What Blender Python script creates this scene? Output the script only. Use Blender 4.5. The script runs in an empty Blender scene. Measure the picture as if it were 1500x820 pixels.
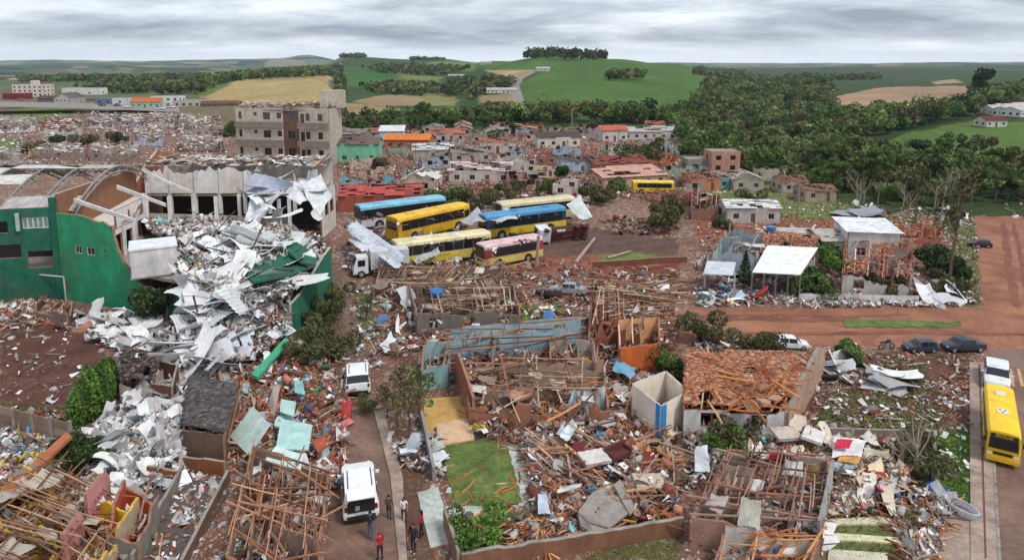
import bpy, bmesh, math, random
import numpy as np
from mathutils import Vector, Matrix, Euler

# ------------------------------------------------------------------ camera, world, sun, exposure
scene = bpy.context.scene
CAM_H, FPX, W0, H0, HORIZON = 27.0, 1000.0, 1500.0, 820.0, 92.0
PITCH = math.radians(8)
Y0 = HORIZON + FPX * math.tan(PITCH)            # principal row of the photograph
cam_d = bpy.data.cameras.new('camera')
cam_d.sensor_width = 36.0
cam_d.lens = 36.0 * FPX / W0
cam_d.shift_y = -(H0 / 2 - Y0) / W0
cam_d.clip_start, cam_d.clip_end = 0.5, 40000
cam = bpy.data.objects.new('camera', cam_d)
scene.collection.objects.link(cam)
cam.location = (0, 0, CAM_H)
cam.rotation_euler = (math.pi / 2 - PITCH, 0, 0)
scene.camera = cam

SUN_EL, SUN_AZ = math.radians(56), math.radians(128)   # azimuth measured from +Y towards +X
world = bpy.data.worlds.new('World'); scene.world = world
world.use_nodes = True
wn, wl = world.node_tree.nodes, world.node_tree.links
wn.clear()
def wnode(t, **k):
    n = wn.new(t)
    for a, b in k.items():
        setattr(n, a, b)
    return n
w_out = wnode('ShaderNodeOutputWorld')
w_bg = wnode('ShaderNodeBackground')
sky = wnode('ShaderNodeTexSky', sky_type='NISHITA', sun_disc=False, sun_elevation=SUN_EL, sun_rotation=SUN_AZ)
sky.air_density, sky.dust_density = 1.0, 2.0
tc = wnode('ShaderNodeTexCoord')
sep = wnode('ShaderNodeSeparateXYZ')
wl.new(tc.outputs['Generated'], sep.inputs[0])
def wmath(op, a, b=None):
    n = wnode('ShaderNodeMath', operation=op)
    for i, s in enumerate((a, b)):
        if s is None: continue
        if isinstance(s, (int, float)): n.inputs[i].default_value = s
        else: wl.new(s, n.inputs[i])
    return n.outputs[0]
zc = wmath('ADD', wmath('MAXIMUM', sep.outputs[2], 0.0), 0.15)
cx, cy = wmath('DIVIDE', sep.outputs[0], zc), wmath('DIVIDE', sep.outputs[1], zc)
comb = wnode('ShaderNodeCombineXYZ')
wl.new(cx, comb.inputs[0]); wl.new(cy, comb.inputs[1])
def wnoise(scale, detail, rough, off=0):
    mp = wnode('ShaderNodeMapping')
    mp.inputs['Location'].default_value = (off, off * 1.7, 0)
    mp.inputs['Scale'].default_value = (0.75, 1.0, 1)
    n = wnode('ShaderNodeTexNoise')
    n.inputs['Scale'].default_value = scale
    n.inputs['Detail'].default_value = detail
    n.inputs['Roughness'].default_value = rough
    n.inputs['Distortion'].default_value = 0.35
    wl.new(comb.outputs[0], mp.inputs[0]); wl.new(mp.outputs[0], n.inputs[0])
    return n.outputs[0]
n1, n2 = wnoise(0.7, 9, 0.55, 5.2), wnoise(2.2, 8, 0.6, 11.7)
cl = wmath('ADD', wmath('MULTIPLY', n1, 0.72), wmath('MULTIPLY', n2, 0.28))
ramp = wnode('ShaderNodeValToRGB')
wl.new(cl, ramp.inputs[0])
e = ramp.color_ramp.elements
e[0].position, e[0].color = 0.40, (0.24, 0.28, 0.335, 1)
e[1].position, e[1].color = 0.61, (0.78, 0.83, 0.88, 1)
m = ramp.color_ramp.elements.new(0.49); m.color = (0.44, 0.495, 0.555, 1)
# bright clear strip just above the skyline, where the cloud deck ends
hz = wnode('ShaderNodeMapRange', interpolation_type='SMOOTHSTEP')
wl.new(sep.outputs[2], hz.inputs[0])
hz.inputs[1].default_value, hz.inputs[2].default_value = 0.002, 0.036
hz.inputs[3].default_value, hz.inputs[4].default_value = 0.9, 0.0
mixh = wnode('ShaderNodeMixRGB')
wl.new(hz.outputs[0], mixh.inputs[0]); wl.new(ramp.outputs[0], mixh.inputs[1])
mixh.inputs[2].default_value = (1.0, 1.05, 1.1, 1)
skys = wnode('ShaderNodeMixRGB', blend_type='MULTIPLY'); skys.inputs[0].default_value = 1
wl.new(sky.outputs[0], skys.inputs[1]); skys.inputs[2].default_value = (0.1, 0.1, 0.1, 1)
mixs = wnode('ShaderNodeMixRGB'); mixs.inputs[0].default_value = 0.88
wl.new(skys.outputs[0], mixs.inputs[1]); wl.new(mixh.outputs[0], mixs.inputs[2])
wl.new(mixs.outputs[0], w_bg.inputs[0]); w_bg.inputs[1].default_value = 0.92
wl.new(w_bg.outputs[0], w_out.inputs[0])

sun_d = bpy.data.lights.new('sun', 'SUN')
sun_d.energy, sun_d.angle, sun_d.color = 1.5, math.radians(14), (1.0, 0.96, 0.9)
sun = bpy.data.objects.new('sun', sun_d)
scene.collection.objects.link(sun)
sd = Vector((math.sin(SUN_AZ) * math.cos(SUN_EL), math.cos(SUN_AZ) * math.cos(SUN_EL), math.sin(SUN_EL)))
sun.rotation_euler = sd.to_track_quat('Z', 'Y').to_euler()

scene.view_settings.view_transform = 'Standard'
scene.view_settings.look = 'None'
scene.view_settings.exposure = 0.66
scene.view_settings.gamma = 1.0
scene.view_settings.use_curve_mapping = False
scene.cycles.use_denoising = True
scene.cycles.max_bounces = 5
scene.cycles.diffuse_bounces = 3
scene.cycles.volume_bounces = 0
scene.cycles.use_adaptive_sampling = True
scene.cycles.adaptive_threshold = 0.02

rnd = random.Random(7)
RG = np.random.default_rng(7)
COL = scene.collection

# ------------------------------------------------------------------ pixels and places
CP, SP = math.cos(PITCH), math.sin(PITCH)
def ray(x, y):
    u, v = x - 750.0, Y0 - y
    return u, FPX * CP + v * SP, -FPX * SP + v * CP
def G(x, y, z=0.0):
    a, b, c = ray(x, y)
    t = (z - CAM_H) / c
    return Vector((a * t, b * t, z))
def GY(x, y, Y):
    """point of the photo's ray (x, y) at distance Y"""
    a, b, c = ray(x, y)
    t = Y / b
    return Vector((a * t, Y, CAM_H + c * t))
def ZT(x, y, base):
    """height of a vertical edge that rises from ground point base to photo row y"""
    return GY(x, y, base[1])[2]
def proj(X, Y, Z):
    Zr = Z - CAM_H
    d = Y * CP - Zr * SP
    v = Y * SP + Zr * CP
    return 750 + FPX * X / d, Y0 - FPX * v / d
def inpoly(px, py, poly):
    px, py = np.asarray(px, float), np.asarray(py, float)
    r = np.zeros(px.shape, bool)
    j = len(poly) - 1
    for i in range(len(poly)):
        xi, yi = poly[i]; xj, yj = poly[j]
        c = ((yi > py) != (yj > py)) & (px < (xj - xi) * (py - yi) / (yj - yi + 1e-12) + xi)
        r ^= c
        j = i
    return r
def lin(r, g=None, b=None):
    if g is None: r, g, b = r
    f = lambda c: (c / 255) / 12.92 if c <= 10 else ((c / 255 + 0.055) / 1.055) ** 2.4
    return (f(r), f(g), f(b))

# terrain: heights along bearings (bearing = photo column of a level ray, list of (distance, height))
PROF = [
 (-700, [(300,0),(500,-8),(1000,-1),(2000,-5),(4000,8),(7000,50),(12000,50)]),
 (-100, [(300,0),(500,-8),(1000,-1),(2000,-5),(4000,8),(7000,44),(12000,40)]),
 (150, [(330,0),(500,-6),(1000,-1),(2000,-4),(4000,8),(7000,44),(12000,40)]),
 (300, [(330,0),(430,1),(700,7),(950,-2),(2000,-4),(4000,8),(7000,50),(12000,40)]),
 (400, [(310,0),(420,3),(700,10.5),(950,8),(2000,0),(4000,8),(7000,56),(12000,40)]),
 (455, [(310,0),(420,4),(700,11.5),(950,12),(2000,5),(4000,8),(7000,100),(12000,40)]),
 (510, [(300,0),(420,-6),(600,-8),(900,-2),(1300,16),(1800,42),(2300,45),(4000,10),(7000,35),(12000,30)]),
 (650, [(300,0),(420,-7),(600,-9),(900,-4),(1300,12),(1800,34),(2500,40),(4000,30),(12000,30)]),
 (720, [(295,0),(380,-4),(570,-1),(800,12),(1000,25),(1200,30),(1500,22),(3000,10),(12000,20)]),
 (800, [(290,0),(350,-1),(550,5),(750,20),(900,33),(1050,36),(1400,20),(3000,0),(12000,0)]),
 (900, [(290,0),(350,-1),(550,4),(750,17),(900,30),(1050,33),(1400,20),(3000,0),(12000,20)]),
 (990, [(240,0),(330,-2),(550,2),(800,12),(1000,22),(1200,26),(1600,10),(3000,-5),(12000,20)]),
 (1060, [(160,0),(210,-6),(300,-7),(550,-5),(900,0),(1300,5),(2500,-6),(5000,-8),(9000,12),(12000,10)]),
 (1130, [(150,0),(190,-8),(300,-8),(500,-7),(900,-4),(1300,0),(2200,-2),(3000,0),(5000,-10),(9000,8),(12000,10)]),
 (1240, [(140,0),(185,-8),(240,-7),(330,-4),(600,-4),(900,0),(1300,-4),(2000,-4),(2600,18),(5000,-10),(9000,8),(12000,10)]),
 (1400, [(140,0),(180,-6),(240,-4),(330,0),(450,3),(600,0),(900,3),(1300,-2),(2500,0),(4500,20),(9000,22),(12000,10)]),
 (1700, [(140,0),(180,-4),(240,-1),(330,4),(450,6),(600,4),(900,4),(1300,2),(2500,0),(5000,10),(9000,22),(12000,10)]),
 (2300, [(140,0),(180,-4),(240,-1),(330,4),(450,6),(600,4),(900,4),(1300,2),(2500,0),(5000,10),(9000,22),(12000,10)]),
]
PX = np.array([p[0] for p in PROF], float)
def hgt(X, Y):
    X, Y = np.asarray(X, float), np.maximum(np.asarray(Y, float), 1.0)
    col = 750 + FPX * X / (Y * CP + 1e-6)
    col = np.clip(col, PX[0], PX[-1] - 1)
    lY = np.log(Y)
    H = np.stack([np.interp(lY, np.log([60.0] + [q[0] for q in p[1]]), [0.0] + [q[1] for q in p[1]]) for p in PROF])
    i = np.clip(np.searchsorted(PX, col, 'right') - 1, 0, len(PX) - 2)
    f = (col - PX[i]) / (PX[i + 1] - PX[i])
    f = f * f * (3 - 2 * f)
    H = H.reshape(len(PROF), -1); sh = col.shape
    ii, ff = i.ravel(), f.ravel(); k = np.arange(ii.size)
    z = (H[ii, k] * (1 - ff) + H[ii + 1, k] * ff).reshape(sh)
    far = np.clip((Y - 400) / 1200, 0, 1)
    und = np.sin(X * .013 + 1.3) * np.sin(Y * .009 + X * .004) * 1.6 + np.sin(X * .0031 + Y * .0023) * 3 + np.sin(Y * .0051 - X * .0017) * 2.2
    return z + far * und * np.clip(Y / 1500, .3, 2.2)
_YS = np.exp(np.linspace(math.log(25), math.log(11000), 1400))
def GT(x, y):
    """first terrain point on the photo's ray"""
    a, b, c = ray(x, y)
    t = _YS / b
    zr = CAM_H + c * t
    zt = hgt(a * t, _YS)
    k = np.where(zr <= zt)[0]
    if len(k) == 0: k = [len(_YS) - 1]
    k = k[0]
    return Vector((a * t[k], _YS[k], float(zt[k])))

# ------------------------------------------------------------------ materials
MATS = {}
def mat(key, rgb=(0.5, 0.5, 0.5), rough=0.85, var=0.3, scale=1.5, grime=0.25, bump=0.25, src='rgb', metal=0.0, spec=0.3,
        grimecol=(0.12, 0.065, 0.045), fine=14.0, transl=0.0):
    """procedural surface: base colour (fixed, object colour or colour attribute), mottling, grime, fine relief"""
    if key in MATS: return MATS[key]
    m = bpy.data.materials.new(key); m.use_nodes = True
    nt = m.node_tree; N, L = nt.nodes, nt.links
    bs = N['Principled BSDF']
    bs.inputs['Roughness'].default_value = rough
    bs.inputs['Metallic'].default_value = metal
    bs.inputs['Specular IOR Level'].default_value = spec
    geo = N.new('ShaderNodeNewGeometry')
    if src == 'rgb':
        c = N.new('ShaderNodeRGB'); c.outputs[0].default_value = (*rgb, 1); base = c.outputs[0]
    elif src == 'obj':
        c = N.new('ShaderNodeObjectInfo'); base = c.outputs['Color']
    else:
        c = N.new('ShaderNodeAttribute'); c.attribute_name = 'Col'; base = c.outputs['Color']
    n1 = N.new('ShaderNodeTexNoise'); n1.inputs['Scale'].default_value = scale; n1.inputs['Detail'].default_value = 6
    n1.inputs['Roughness'].default_value = 0.65
    L.new(geo.outputs['Position'], n1.inputs[0])
    mr = N.new('ShaderNodeMapRange')
    mr.inputs[1].default_value, mr.inputs[2].default_value = 0.3, 0.7
    mr.inputs[3].default_value, mr.inputs[4].default_value = 1 - var, 1 + var * 0.6
    L.new(n1.outputs[0], mr.inputs[0])
    mul = N.new('ShaderNodeVectorMath'); mul.operation = 'SCALE'
    L.new(base, mul.inputs[0]); L.new(mr.outputs[0], mul.inputs['Scale'])
    col = mul.outputs[0]
    if key.startswith('paint') or key == 'masonry':      # rain streaks down walls
        mp = N.new('ShaderNodeMapping'); mp.inputs['Scale'].default_value = (.9, .9, .1); L.new(geo.outputs['Position'], mp.inputs[0])
        ns = N.new('ShaderNodeTexNoise'); ns.inputs['Scale'].default_value = 1.3; ns.inputs['Detail'].default_value = 7; ns.inputs['Roughness'].default_value = .7
        L.new(mp.outputs[0], ns.inputs[0])
        ms_ = N.new('ShaderNodeMapRange'); ms_.inputs[1].default_value, ms_.inputs[2].default_value = .36, .62
        ms_.inputs[3].default_value, ms_.inputs[4].default_value = 1 - min(.3, grime * .55), 1.04
        L.new(ns.outputs[0], ms_.inputs[0])
        m2 = N.new('ShaderNodeVectorMath'); m2.operation = 'SCALE'; L.new(col, m2.inputs[0]); L.new(ms_.outputs[0], m2.inputs['Scale']); col = m2.outputs[0]
    if grime > 0:
        n2 = N.new('ShaderNodeTexNoise'); n2.inputs['Scale'].default_value = scale * 0.55; n2.inputs['Detail'].default_value = 8
        n2.inputs['Roughness'].default_value = 0.72
        L.new(geo.outputs['Position'], n2.inputs[0])
        g = N.new('ShaderNodeMapRange')
        g.inputs[1].default_value, g.inputs[2].default_value = 0.48, 0.72
        g.inputs[3].default_value, g.inputs[4].default_value = 0.0, grime
        L.new(n2.outputs[0], g.inputs[0])
        mx = N.new('ShaderNodeMixRGB'); L.new(g.outputs[0], mx.inputs[0]); L.new(col, mx.inputs[1])
        mx.inputs[2].default_value = (*grimecol, 1); col = mx.outputs[0]
    L.new(col, bs.inputs['Base Color'])
    if bump > 0:
        n3 = N.new('ShaderNodeTexNoise'); n3.inputs['Scale'].default_value = fine; n3.inputs['Detail'].default_value = 4
        L.new(geo.outputs['Position'], n3.inputs[0])
        b = N.new('ShaderNodeBump'); b.inputs['Strength'].default_value = bump; b.inputs['Distance'].default_value = 0.05
        L.new(n3.outputs[0], b.inputs['Height']); L.new(b.outputs[0], bs.inputs['Normal'])
    if transl > 0:
        tr = N.new('ShaderNodeBsdfTranslucent'); L.new(col, tr.inputs[0])
        ms = N.new('ShaderNodeMixShader'); ms.inputs[0].default_value = transl
        L.new(bs.outputs[0], ms.inputs[1]); L.new(tr.outputs[0], ms.inputs[2])
        L.new(ms.outputs[0], N['Material Output'].inputs[0])
    MATS[key] = m
    return m
def paint(r, g, b, rough=0.8, grime=0.3, var=0.2, scale=1.2):
    return mat('paint_%d_%d_%d_%d' % (r, g, b, int(grime * 100)), lin(r, g, b), rough, var, scale, grime)
M_OBJ_TIMBER = mat('timber', src='obj', rough=0.85, var=0.35, scale=4, grime=0.25)
M_OBJ_SHEET = mat('sheet_metal', src='obj', rough=0.55, var=0.15, scale=1.5, grime=0.35, spec=0.4, grimecol=(0.16, 0.12, 0.1))
M_OBJ_WALL = mat('masonry', src='obj', rough=0.9, var=0.25, scale=1.3, grime=0.45)
M_COL = mat('debris_mix', src='attr', rough=0.85, var=0.3, scale=2.5, grime=0.15)
M_LEAF = mat('leaves', src='attr', rough=0.7, var=0.35, scale=0.35, grime=0.0, bump=0, transl=0.25)
M_BARK = mat('bark', lin(105, 88, 74), 0.9, 0.4, 5, 0.2)
M_GLASS = mat('dark_glass', (0.012, 0.015, 0.018), 0.12, 0.1, 1, 0.0, 0, spec=0.6)
M_DARK_FILL = mat('dark_interior', (0.03, 0.025, 0.022), 0.9, 0.3, 2, 0.0, 0)  # near-black colour that paints in the shade of unlit rooms
M_TYRE = mat('tyre_rubber', (0.018, 0.018, 0.019), 0.85, 0.2, 4, 0.4)
M_RIM = mat('wheel_rim', (0.42, 0.43, 0.45), 0.4, 0.1, 4, 0.15, 0, metal=0.6)
M_BRICK = mat('raw_brick', lin(158, 116, 96), 0.92, 0.4, 3, 0.5)
M_CONC = mat('concrete', lin(150, 142, 134), 0.92, 0.3, 1.2, 0.45)

# ------------------------------------------------------------------ mesh helpers
def T(o, label=None, cat=None, group=None, kind=None):
    if label: o['label'] = label
    if cat: o['category'] = cat
    if group: o['group'] = group
    if kind: o['kind'] = kind
    return o
def empty(name, loc=(0, 0, 0), rz=0.0, label=None, cat=None, group=None):
    o = bpy.data.objects.new(name, None)
    COL.objects.link(o)
    o.empty_display_size = 0.3
    o.location = loc; o.rotation_euler = (0, 0, rz)
    return T(o, label, cat, group)
def link(name, me, parent=None, loc=None, rot=None, scale=None, color=None):
    o = bpy.data.objects.new(name, me)
    COL.objects.link(o)
    if parent is not None: o.parent = parent
    if loc is not None: o.location = loc
    if rot is not None: o.rotation_euler = rot
    if scale is not None: o.scale = scale
    if color is not None: o.color = (*color, 1)
    return o
def copy_tree(o, parent=None):
    c = o.copy(); COL.objects.link(c); c.parent = parent
    for ch in o.children: copy_tree(ch, c)
    return c
def drop_tree(o):
    for ch in list(o.children): drop_tree(ch)
    bpy.data.objects.remove(o)
class MB:
    def __init__(s, off=(0, 0, 0)):
        s.v, s.f, s.m, s.o = [], [], [], Vector(off)
    def add(s, vs, fs, mi=0):
        n = len(s.v)
        s.v += [Vector(v) - s.o for v in vs]
        s.f += [[n + i for i in f] for f in fs]
        s.m += list(mi) if isinstance(mi, (list, tuple)) else [mi] * len(fs)
        return s
    def hexa(s, p, mi=0):
        """p: four bottom points counter-clockwise, then four top points"""
        return s.add(p, [(3, 2, 1, 0), (4, 5, 6, 7), (0, 1, 5, 4), (1, 2, 6, 5), (2, 3, 7, 6), (3, 0, 4, 7)], mi)
    def box(s, c, d, rz=0.0, mi=0, R=None):
        x, y, z = d[0] / 2, d[1] / 2, d[2] / 2
        R = R or Matrix.Rotation(rz, 3, 'Z'); c = Vector(c)
        return s.hexa([c + R @ Vector(q) for q in ((-x, -y, -z), (x, -y, -z), (x, y, -z), (-x, y, -z), (-x, -y, z), (x, -y, z), (x, y, z), (-x, y, z))], mi)
    def prism(s, poly, z0, z1, mi=0):
        n = len(poly)
        a = sum(poly[i][0] * poly[(i + 1) % n][1] - poly[(i + 1) % n][0] * poly[i][1] for i in range(n))
        if a < 0: poly = poly[::-1]
        return s.add([(p[0], p[1], z0) for p in poly] + [(p[0], p[1], z1) for p in poly],
                     [tuple(range(n - 1, -1, -1)), tuple(range(n, 2 * n))] + [(i, (i + 1) % n, n + (i + 1) % n, n + i) for i in range(n)], mi)
    def tube(s, pts, radii, n=6, mi=0, cap=True):
        rings, pts = [], [Vector(p) for p in pts]
        if not isinstance(radii, (list, tuple)): radii = [radii] * len(pts)
        for i, p in enumerate(pts):
            t = (pts[min(i + 1, len(pts) - 1)] - pts[max(i - 1, 0)])
            t = t.normalized() if t.length > 1e-6 else Vector((0, 0, 1))
            a = t.orthogonal().normalized() if abs(t.z) > .9 else t.cross(Vector((0, 0, 1))).normalized()
            b = t.cross(a)
            rings.append([p + (a * math.cos(2 * math.pi * k / n) + b * math.sin(2 * math.pi * k / n)) * radii[i] for k in range(n)])
        fs = []
        for i in range(len(rings) - 1):
            for k in range(n):
                fs.append((i * n + k, i * n + (k + 1) % n, (i + 1) * n + (k + 1) % n, (i + 1) * n + k))
        if cap:
            fs.append(tuple(range(n - 1, -1, -1))); fs.append(tuple((len(rings) - 1) * n + k for k in range(n)))
        return s.add([v for r in rings for v in r], fs, mi)
    def build(s, name, mats, parent=None, smooth=False, loc=None, color=None):
        me = bpy.data.meshes.new(name)
        me.from_pydata([tuple(v) for v in s.v], [], s.f)
        for m in (mats if isinstance(mats, (list, tuple)) else [mats]): me.materials.append(m)
        me.polygons.foreach_set('material_index', s.m)
        if smooth: me.polygons.foreach_set('use_smooth', [True] * len(s.f))
        bm = bmesh.new(); bm.from_mesh(me); bmesh.ops.recalc_face_normals(bm, faces=bm.faces); bm.to_mesh(me); bm.free()
        me.update()
        return link(name, me, parent, loc, color=color)
class Soup:
    """many quads in one mesh, with a colour attribute"""
    def __init__(s): s.v, s.f, s.c, s.n = [], [], [], 0
    def add(s, V, F, C):
        """V (N,k,3) F (m,4) per piece C (N,3) or (N,k,3)"""
        N, k = V.shape[:2]
        if N == 0: return s
        s.v.append(V.reshape(-1, 3))
        s.f.append((F[None] + (s.n + np.arange(N) * k)[:, None, None]).reshape(-1, 4))
        if C.ndim == 2: C = np.repeat(C[:, None], k, 1)
        s.c.append(C.reshape(-1, 3)); s.n += N * k
        return s
    def mesh(s, name, material, smooth=False):
        V, F, C = np.concatenate(s.v), np.concatenate(s.f), np.concatenate(s.c)
        me = bpy.data.meshes.new(name)
        me.vertices.add(len(V)); me.vertices.foreach_set('co', V.astype('f4').ravel())
        me.loops.add(F.size); me.loops.foreach_set('vertex_index', F.astype('i4').ravel())
        me.polygons.add(len(F)); me.polygons.foreach_set('loop_start', (np.arange(len(F)) * 4).astype('i4'))
        at = me.color_attributes.new('Col', 'FLOAT_COLOR', 'POINT')
        at.data.foreach_set('color', np.concatenate([C, np.ones((len(C), 1))], 1).astype('f4').ravel())
        if smooth: me.polygons.foreach_set('use_smooth', np.ones(len(F), bool))
        me.materials.append(material); me.update(calc_edges=True)
        return me
    def build(s, name, material, parent=None, smooth=False):
        return link(name, s.mesh(name, material, smooth), parent)
BOXV = np.array([(-1, -1, -1), (1, -1, -1), (1, 1, -1), (-1, 1, -1), (-1, -1, 1), (1, -1, 1), (1, 1, 1), (-1, 1, 1)], float) / 2
BOXF = np.array([(3, 2, 1, 0), (4, 5, 6, 7), (0, 1, 5, 4), (1, 2, 6, 5), (2, 3, 7, 6), (3, 0, 4, 7)])
def rots(n, tilt, rg=RG, yaw=None):
    y = rg.uniform(0, 2 * math.pi, n) if yaw is None else yaw
    p, r = rg.normal(0, tilt, n), rg.normal(0, tilt, n)
    cy, sy, cp, sp, cr, sr = np.cos(y), np.sin(y), np.cos(p), np.sin(p), np.cos(r), np.sin(r)
    o, z = np.ones(n), np.zeros(n)
    m = lambda a: np.stack(a, 1).reshape(n, 3, 3)
    return m([cy, -sy, z, sy, cy, z, z, z, o]) @ m([cp, z, sp, z, o, z, -sp, z, cp]) @ m([o, z, z, z, cr, -sr, z, sr, cr])
def s_boxes(soup, C, S, R, col):
    V = np.einsum('nij,nkj->nki', R, BOXV[None] * S[:, None]) + C[:, None]
    soup.add(V, BOXF, col)
GU, GV = np.meshgrid(np.linspace(-1, 1, 6), np.linspace(-1, 1, 4)); GU, GV = GU.ravel(), GV.ravel()
GF = np.array([(j * 6 + i, j * 6 + i + 1, (j + 1) * 6 + i + 1, (j + 1) * 6 + i) for j in range(3) for i in range(5)])
def s_sheets(soup, C, S, R, col, bend=0.35, rg=RG):
    n = len(C)
    a, b, c, ph = rg.normal(0, bend * .7, (n, 1)), rg.normal(0, bend * .35, (n, 1)), rg.uniform(0, bend * .5, (n, 1)), rg.uniform(0, 6, (n, 1))
    z = (a * GU ** 2 + b * GU * GV + c * np.sin(3.2 * GU + ph)) * S[:, :1] * .5
    x = GU * S[:, :1] * .5 * (1 + rg.normal(0, .02, (n, 24))); y = GV * S[:, 1:2] * .5 * (1 + rg.normal(0, .04, (n, 24)))
    V = np.einsum('nij,nkj->nki', R, np.stack([x, y, z], 2)) + C[:, None]
    soup.add(V, GF, col)
def pal(cols, n, rg=RG, jit=0.18):
    P = np.array([lin(c) for c in cols])
    c = P[rg.integers(0, len(P), n)]
    return np.clip(c * (1 + rg.normal(0, jit, (n, 1))) * (1 + rg.normal(0, .018, (n, 3))), 0.004, 0.9)
TIMBER = [(150, 108, 80), (122, 88, 68), (182, 150, 122), (98, 72, 60), (160, 120, 95), (134, 98, 82), (196, 168, 142)]
ORANGE = [(190, 122, 66), (168, 98, 56), (205, 146, 92), (150, 92, 60)]
WHITE = [(234, 234, 234), (220, 220, 220), (204, 204, 206), (228, 226, 224), (184, 182, 182), (160, 156, 154)]
BRICK = [(160, 88, 66), (138, 70, 54), (178, 116, 92), (120, 66, 54), (150, 104, 88)]
GREY = [(150, 140, 132), (128, 118, 112), (172, 164, 156), (108, 98, 94), (190, 184, 178)]
DARK = [(62, 54, 50), (82, 70, 64), (48, 44, 44), (96, 82, 74)]
ACCENT = [(86, 150, 190), (120, 190, 190), (200, 170, 60), (170, 60, 60), (70, 100, 150), (196, 120, 130), (60, 120, 90)]

# ------------------------------------------------------------------ terrain with soil, lawns and fields
FIELDS = [  # photo outlines of fields and lawns, turned into places on the terrain; colour, litter amount
 ([(1062,100),(1500,96),(1700,96),(1700,320),(1500,322),(1425,318),(1300,310),(1180,300),(1018,275),(1004,190),(1022,150)], (70,88,50), 0.0),
 ([(1018,268),(1130,270),(1250,300),(1260,325),(1140,332),(1018,320)], (116,128,74), 0.15),
 ([(1018,315),(1235,322),(1235,350),(1018,352)], (150,88,64), 0.2),
 ([(1270,318),(1425,320),(1430,345),(1285,345)], (118,122,70), 0.2),
 ([(1395,345),(1430,345),(1436,450),(1390,450)], (120,122,72), 0.25),
 ([(1265,218),(1330,195),(1430,176),(1500,180),(1640,182),(1640,222),(1440,232),(1380,227),(1330,222)], (112,140,66), 0.0),
 ([(1140,156),(1185,150),(1232,160),(1215,170),(1150,165)], (128,152,74), 0.0),
 ([(1222,142),(1290,128),(1425,126),(1422,141),(1340,149),(1250,159),(1218,150)], (190,154,122), 0.0),
 ([(1365,120),(1400,116),(1410,121),(1370,124)], (190,165,120), 0.0),
 # hill behind the buses
 ([(478,100),(507,84),(994,80),(1050,98),(1010,196),(500,196),(486,150),(492,130)], (74,98,56), 0.0),
 ([(640,92),(720,80),(780,76),(900,76),(994,86),(1056,97),(1030,120),(1008,165),(994,172),(760,166),(756,128),(790,108),(715,102),(640,98)], (90,124,56), 0.0),
 ([(490,98),(560,100),(645,113),(640,121),(560,124),(497,126)], (76,122,58), 0.0),
 ([(575,106),(648,113),(640,121),(590,116)], (132,142,80), 0.0),
 ([(640,90),(700,92),(695,106),(600,99)], (120,142,72), 0.0),
 ([(512,150),(560,139),(618,141),(625,155),(560,156)], (172,148,112), 0.0),
 ([(618,136),(668,139),(670,155),(622,156)], (150,144,90), 0.0),
 ([(497,150),(560,156),(606,164),(560,174),(502,176)], (180,158,110), 0.0),
 ([(712,103),(785,103),(764,118),(756,130),(758,156),(744,156),(748,128),(735,112)], (196,168,128), 0.0),
 ([(700,140),(747,136),(748,155),(705,154)], (168,148,108), 0.0),
 # left
 ([(0,118),(480,110),(480,128),(300,150),(0,136)], (96,106,68), 0.1),
 ([(292,142),(348,117),(460,111),(488,112),(480,124),(496,140),(488,152),(330,153)], (196,170,116), 0.0),
 ([(284,136),(330,124),(350,117),(300,143)], (116,136,72), 0.0),
 ([(18,151),(100,152),(102,168),(60,174),(20,171)], (112,128,60), 0.05),
 ([(0,200),(60,212),(84,226),(40,232),(0,232)], (116,134,62), 0.08),
 ([(0,470),(60,462),(130,482),(160,520),(150,575),(110,600),(60,598),(0,590)], (104,70,60), 0.12),
 ([(0,590),(110,598),(120,625),(0,612)], (112,104,62), 0.3),
 ([(80,640),(150,632),(170,690),(90,690)], (78,86,52), 0.3),
 ([(425,400),(506,395),(506,530),(425,520)], (88,94,52), 0.3),
 # middle
 ([(645,652),(720,645),(745,655),(765,740),(668,745)], (104,132,54), 0.05),
 ([(755,446),(812,444),(850,470),(800,486),(757,488)], (96,130,54), 0.15),
 ([(520,430),(548,432),(550,500),(524,500)], (108,120,62), 0.25),
 ([(630,345),(700,348),(880,335),(994,350),(994,392),(860,396),(640,392)], (104,80,72), 0.12),
 ([(740,376),(994,372),(994,396),(860,400),(720,398)], (146,92,72), 0.12),
 ([(880,372),(960,370),(965,382),(885,388)], (116,130,66), 0.1),
 ([(860,398),(994,386),(994,412),(870,418)], (132,72,54), 0.1),
 ([(560,650),(612,640),(640,820),(590,820)], (112,82,66), 0.15),
 ([(655,760),(760,748),(840,760),(700,812),(660,812)], (92,104,56), 0.3),
 ([(900,770),(994,740),(994,820),(860,820)], (106,104,58), 0.3),
 # right
 ([(1180,515),(1420,515),(1420,630),(1150,632)], (112,76,62), 0.25),
 ([(1220,575),(1330,565),(1380,600),(1372,626),(1190,626)], (112,120,68), 0.2),
 ([(1290,520),(1350,530),(1370,580),(1320,600),(1290,570)], (112,104,68), 0.25),
 ([(1374,634),(1421,628),(1423,758),(1385,735),(1372,690)], (102,140,52), 0.06),
 ([(1300,640),(1374,640),(1378,720),(1300,720)], (104,110,70), 0.3),
 ([(1210,745),(1340,750),(1350,820),(1210,820)], (110,118,66), 0.15),
]
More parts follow.
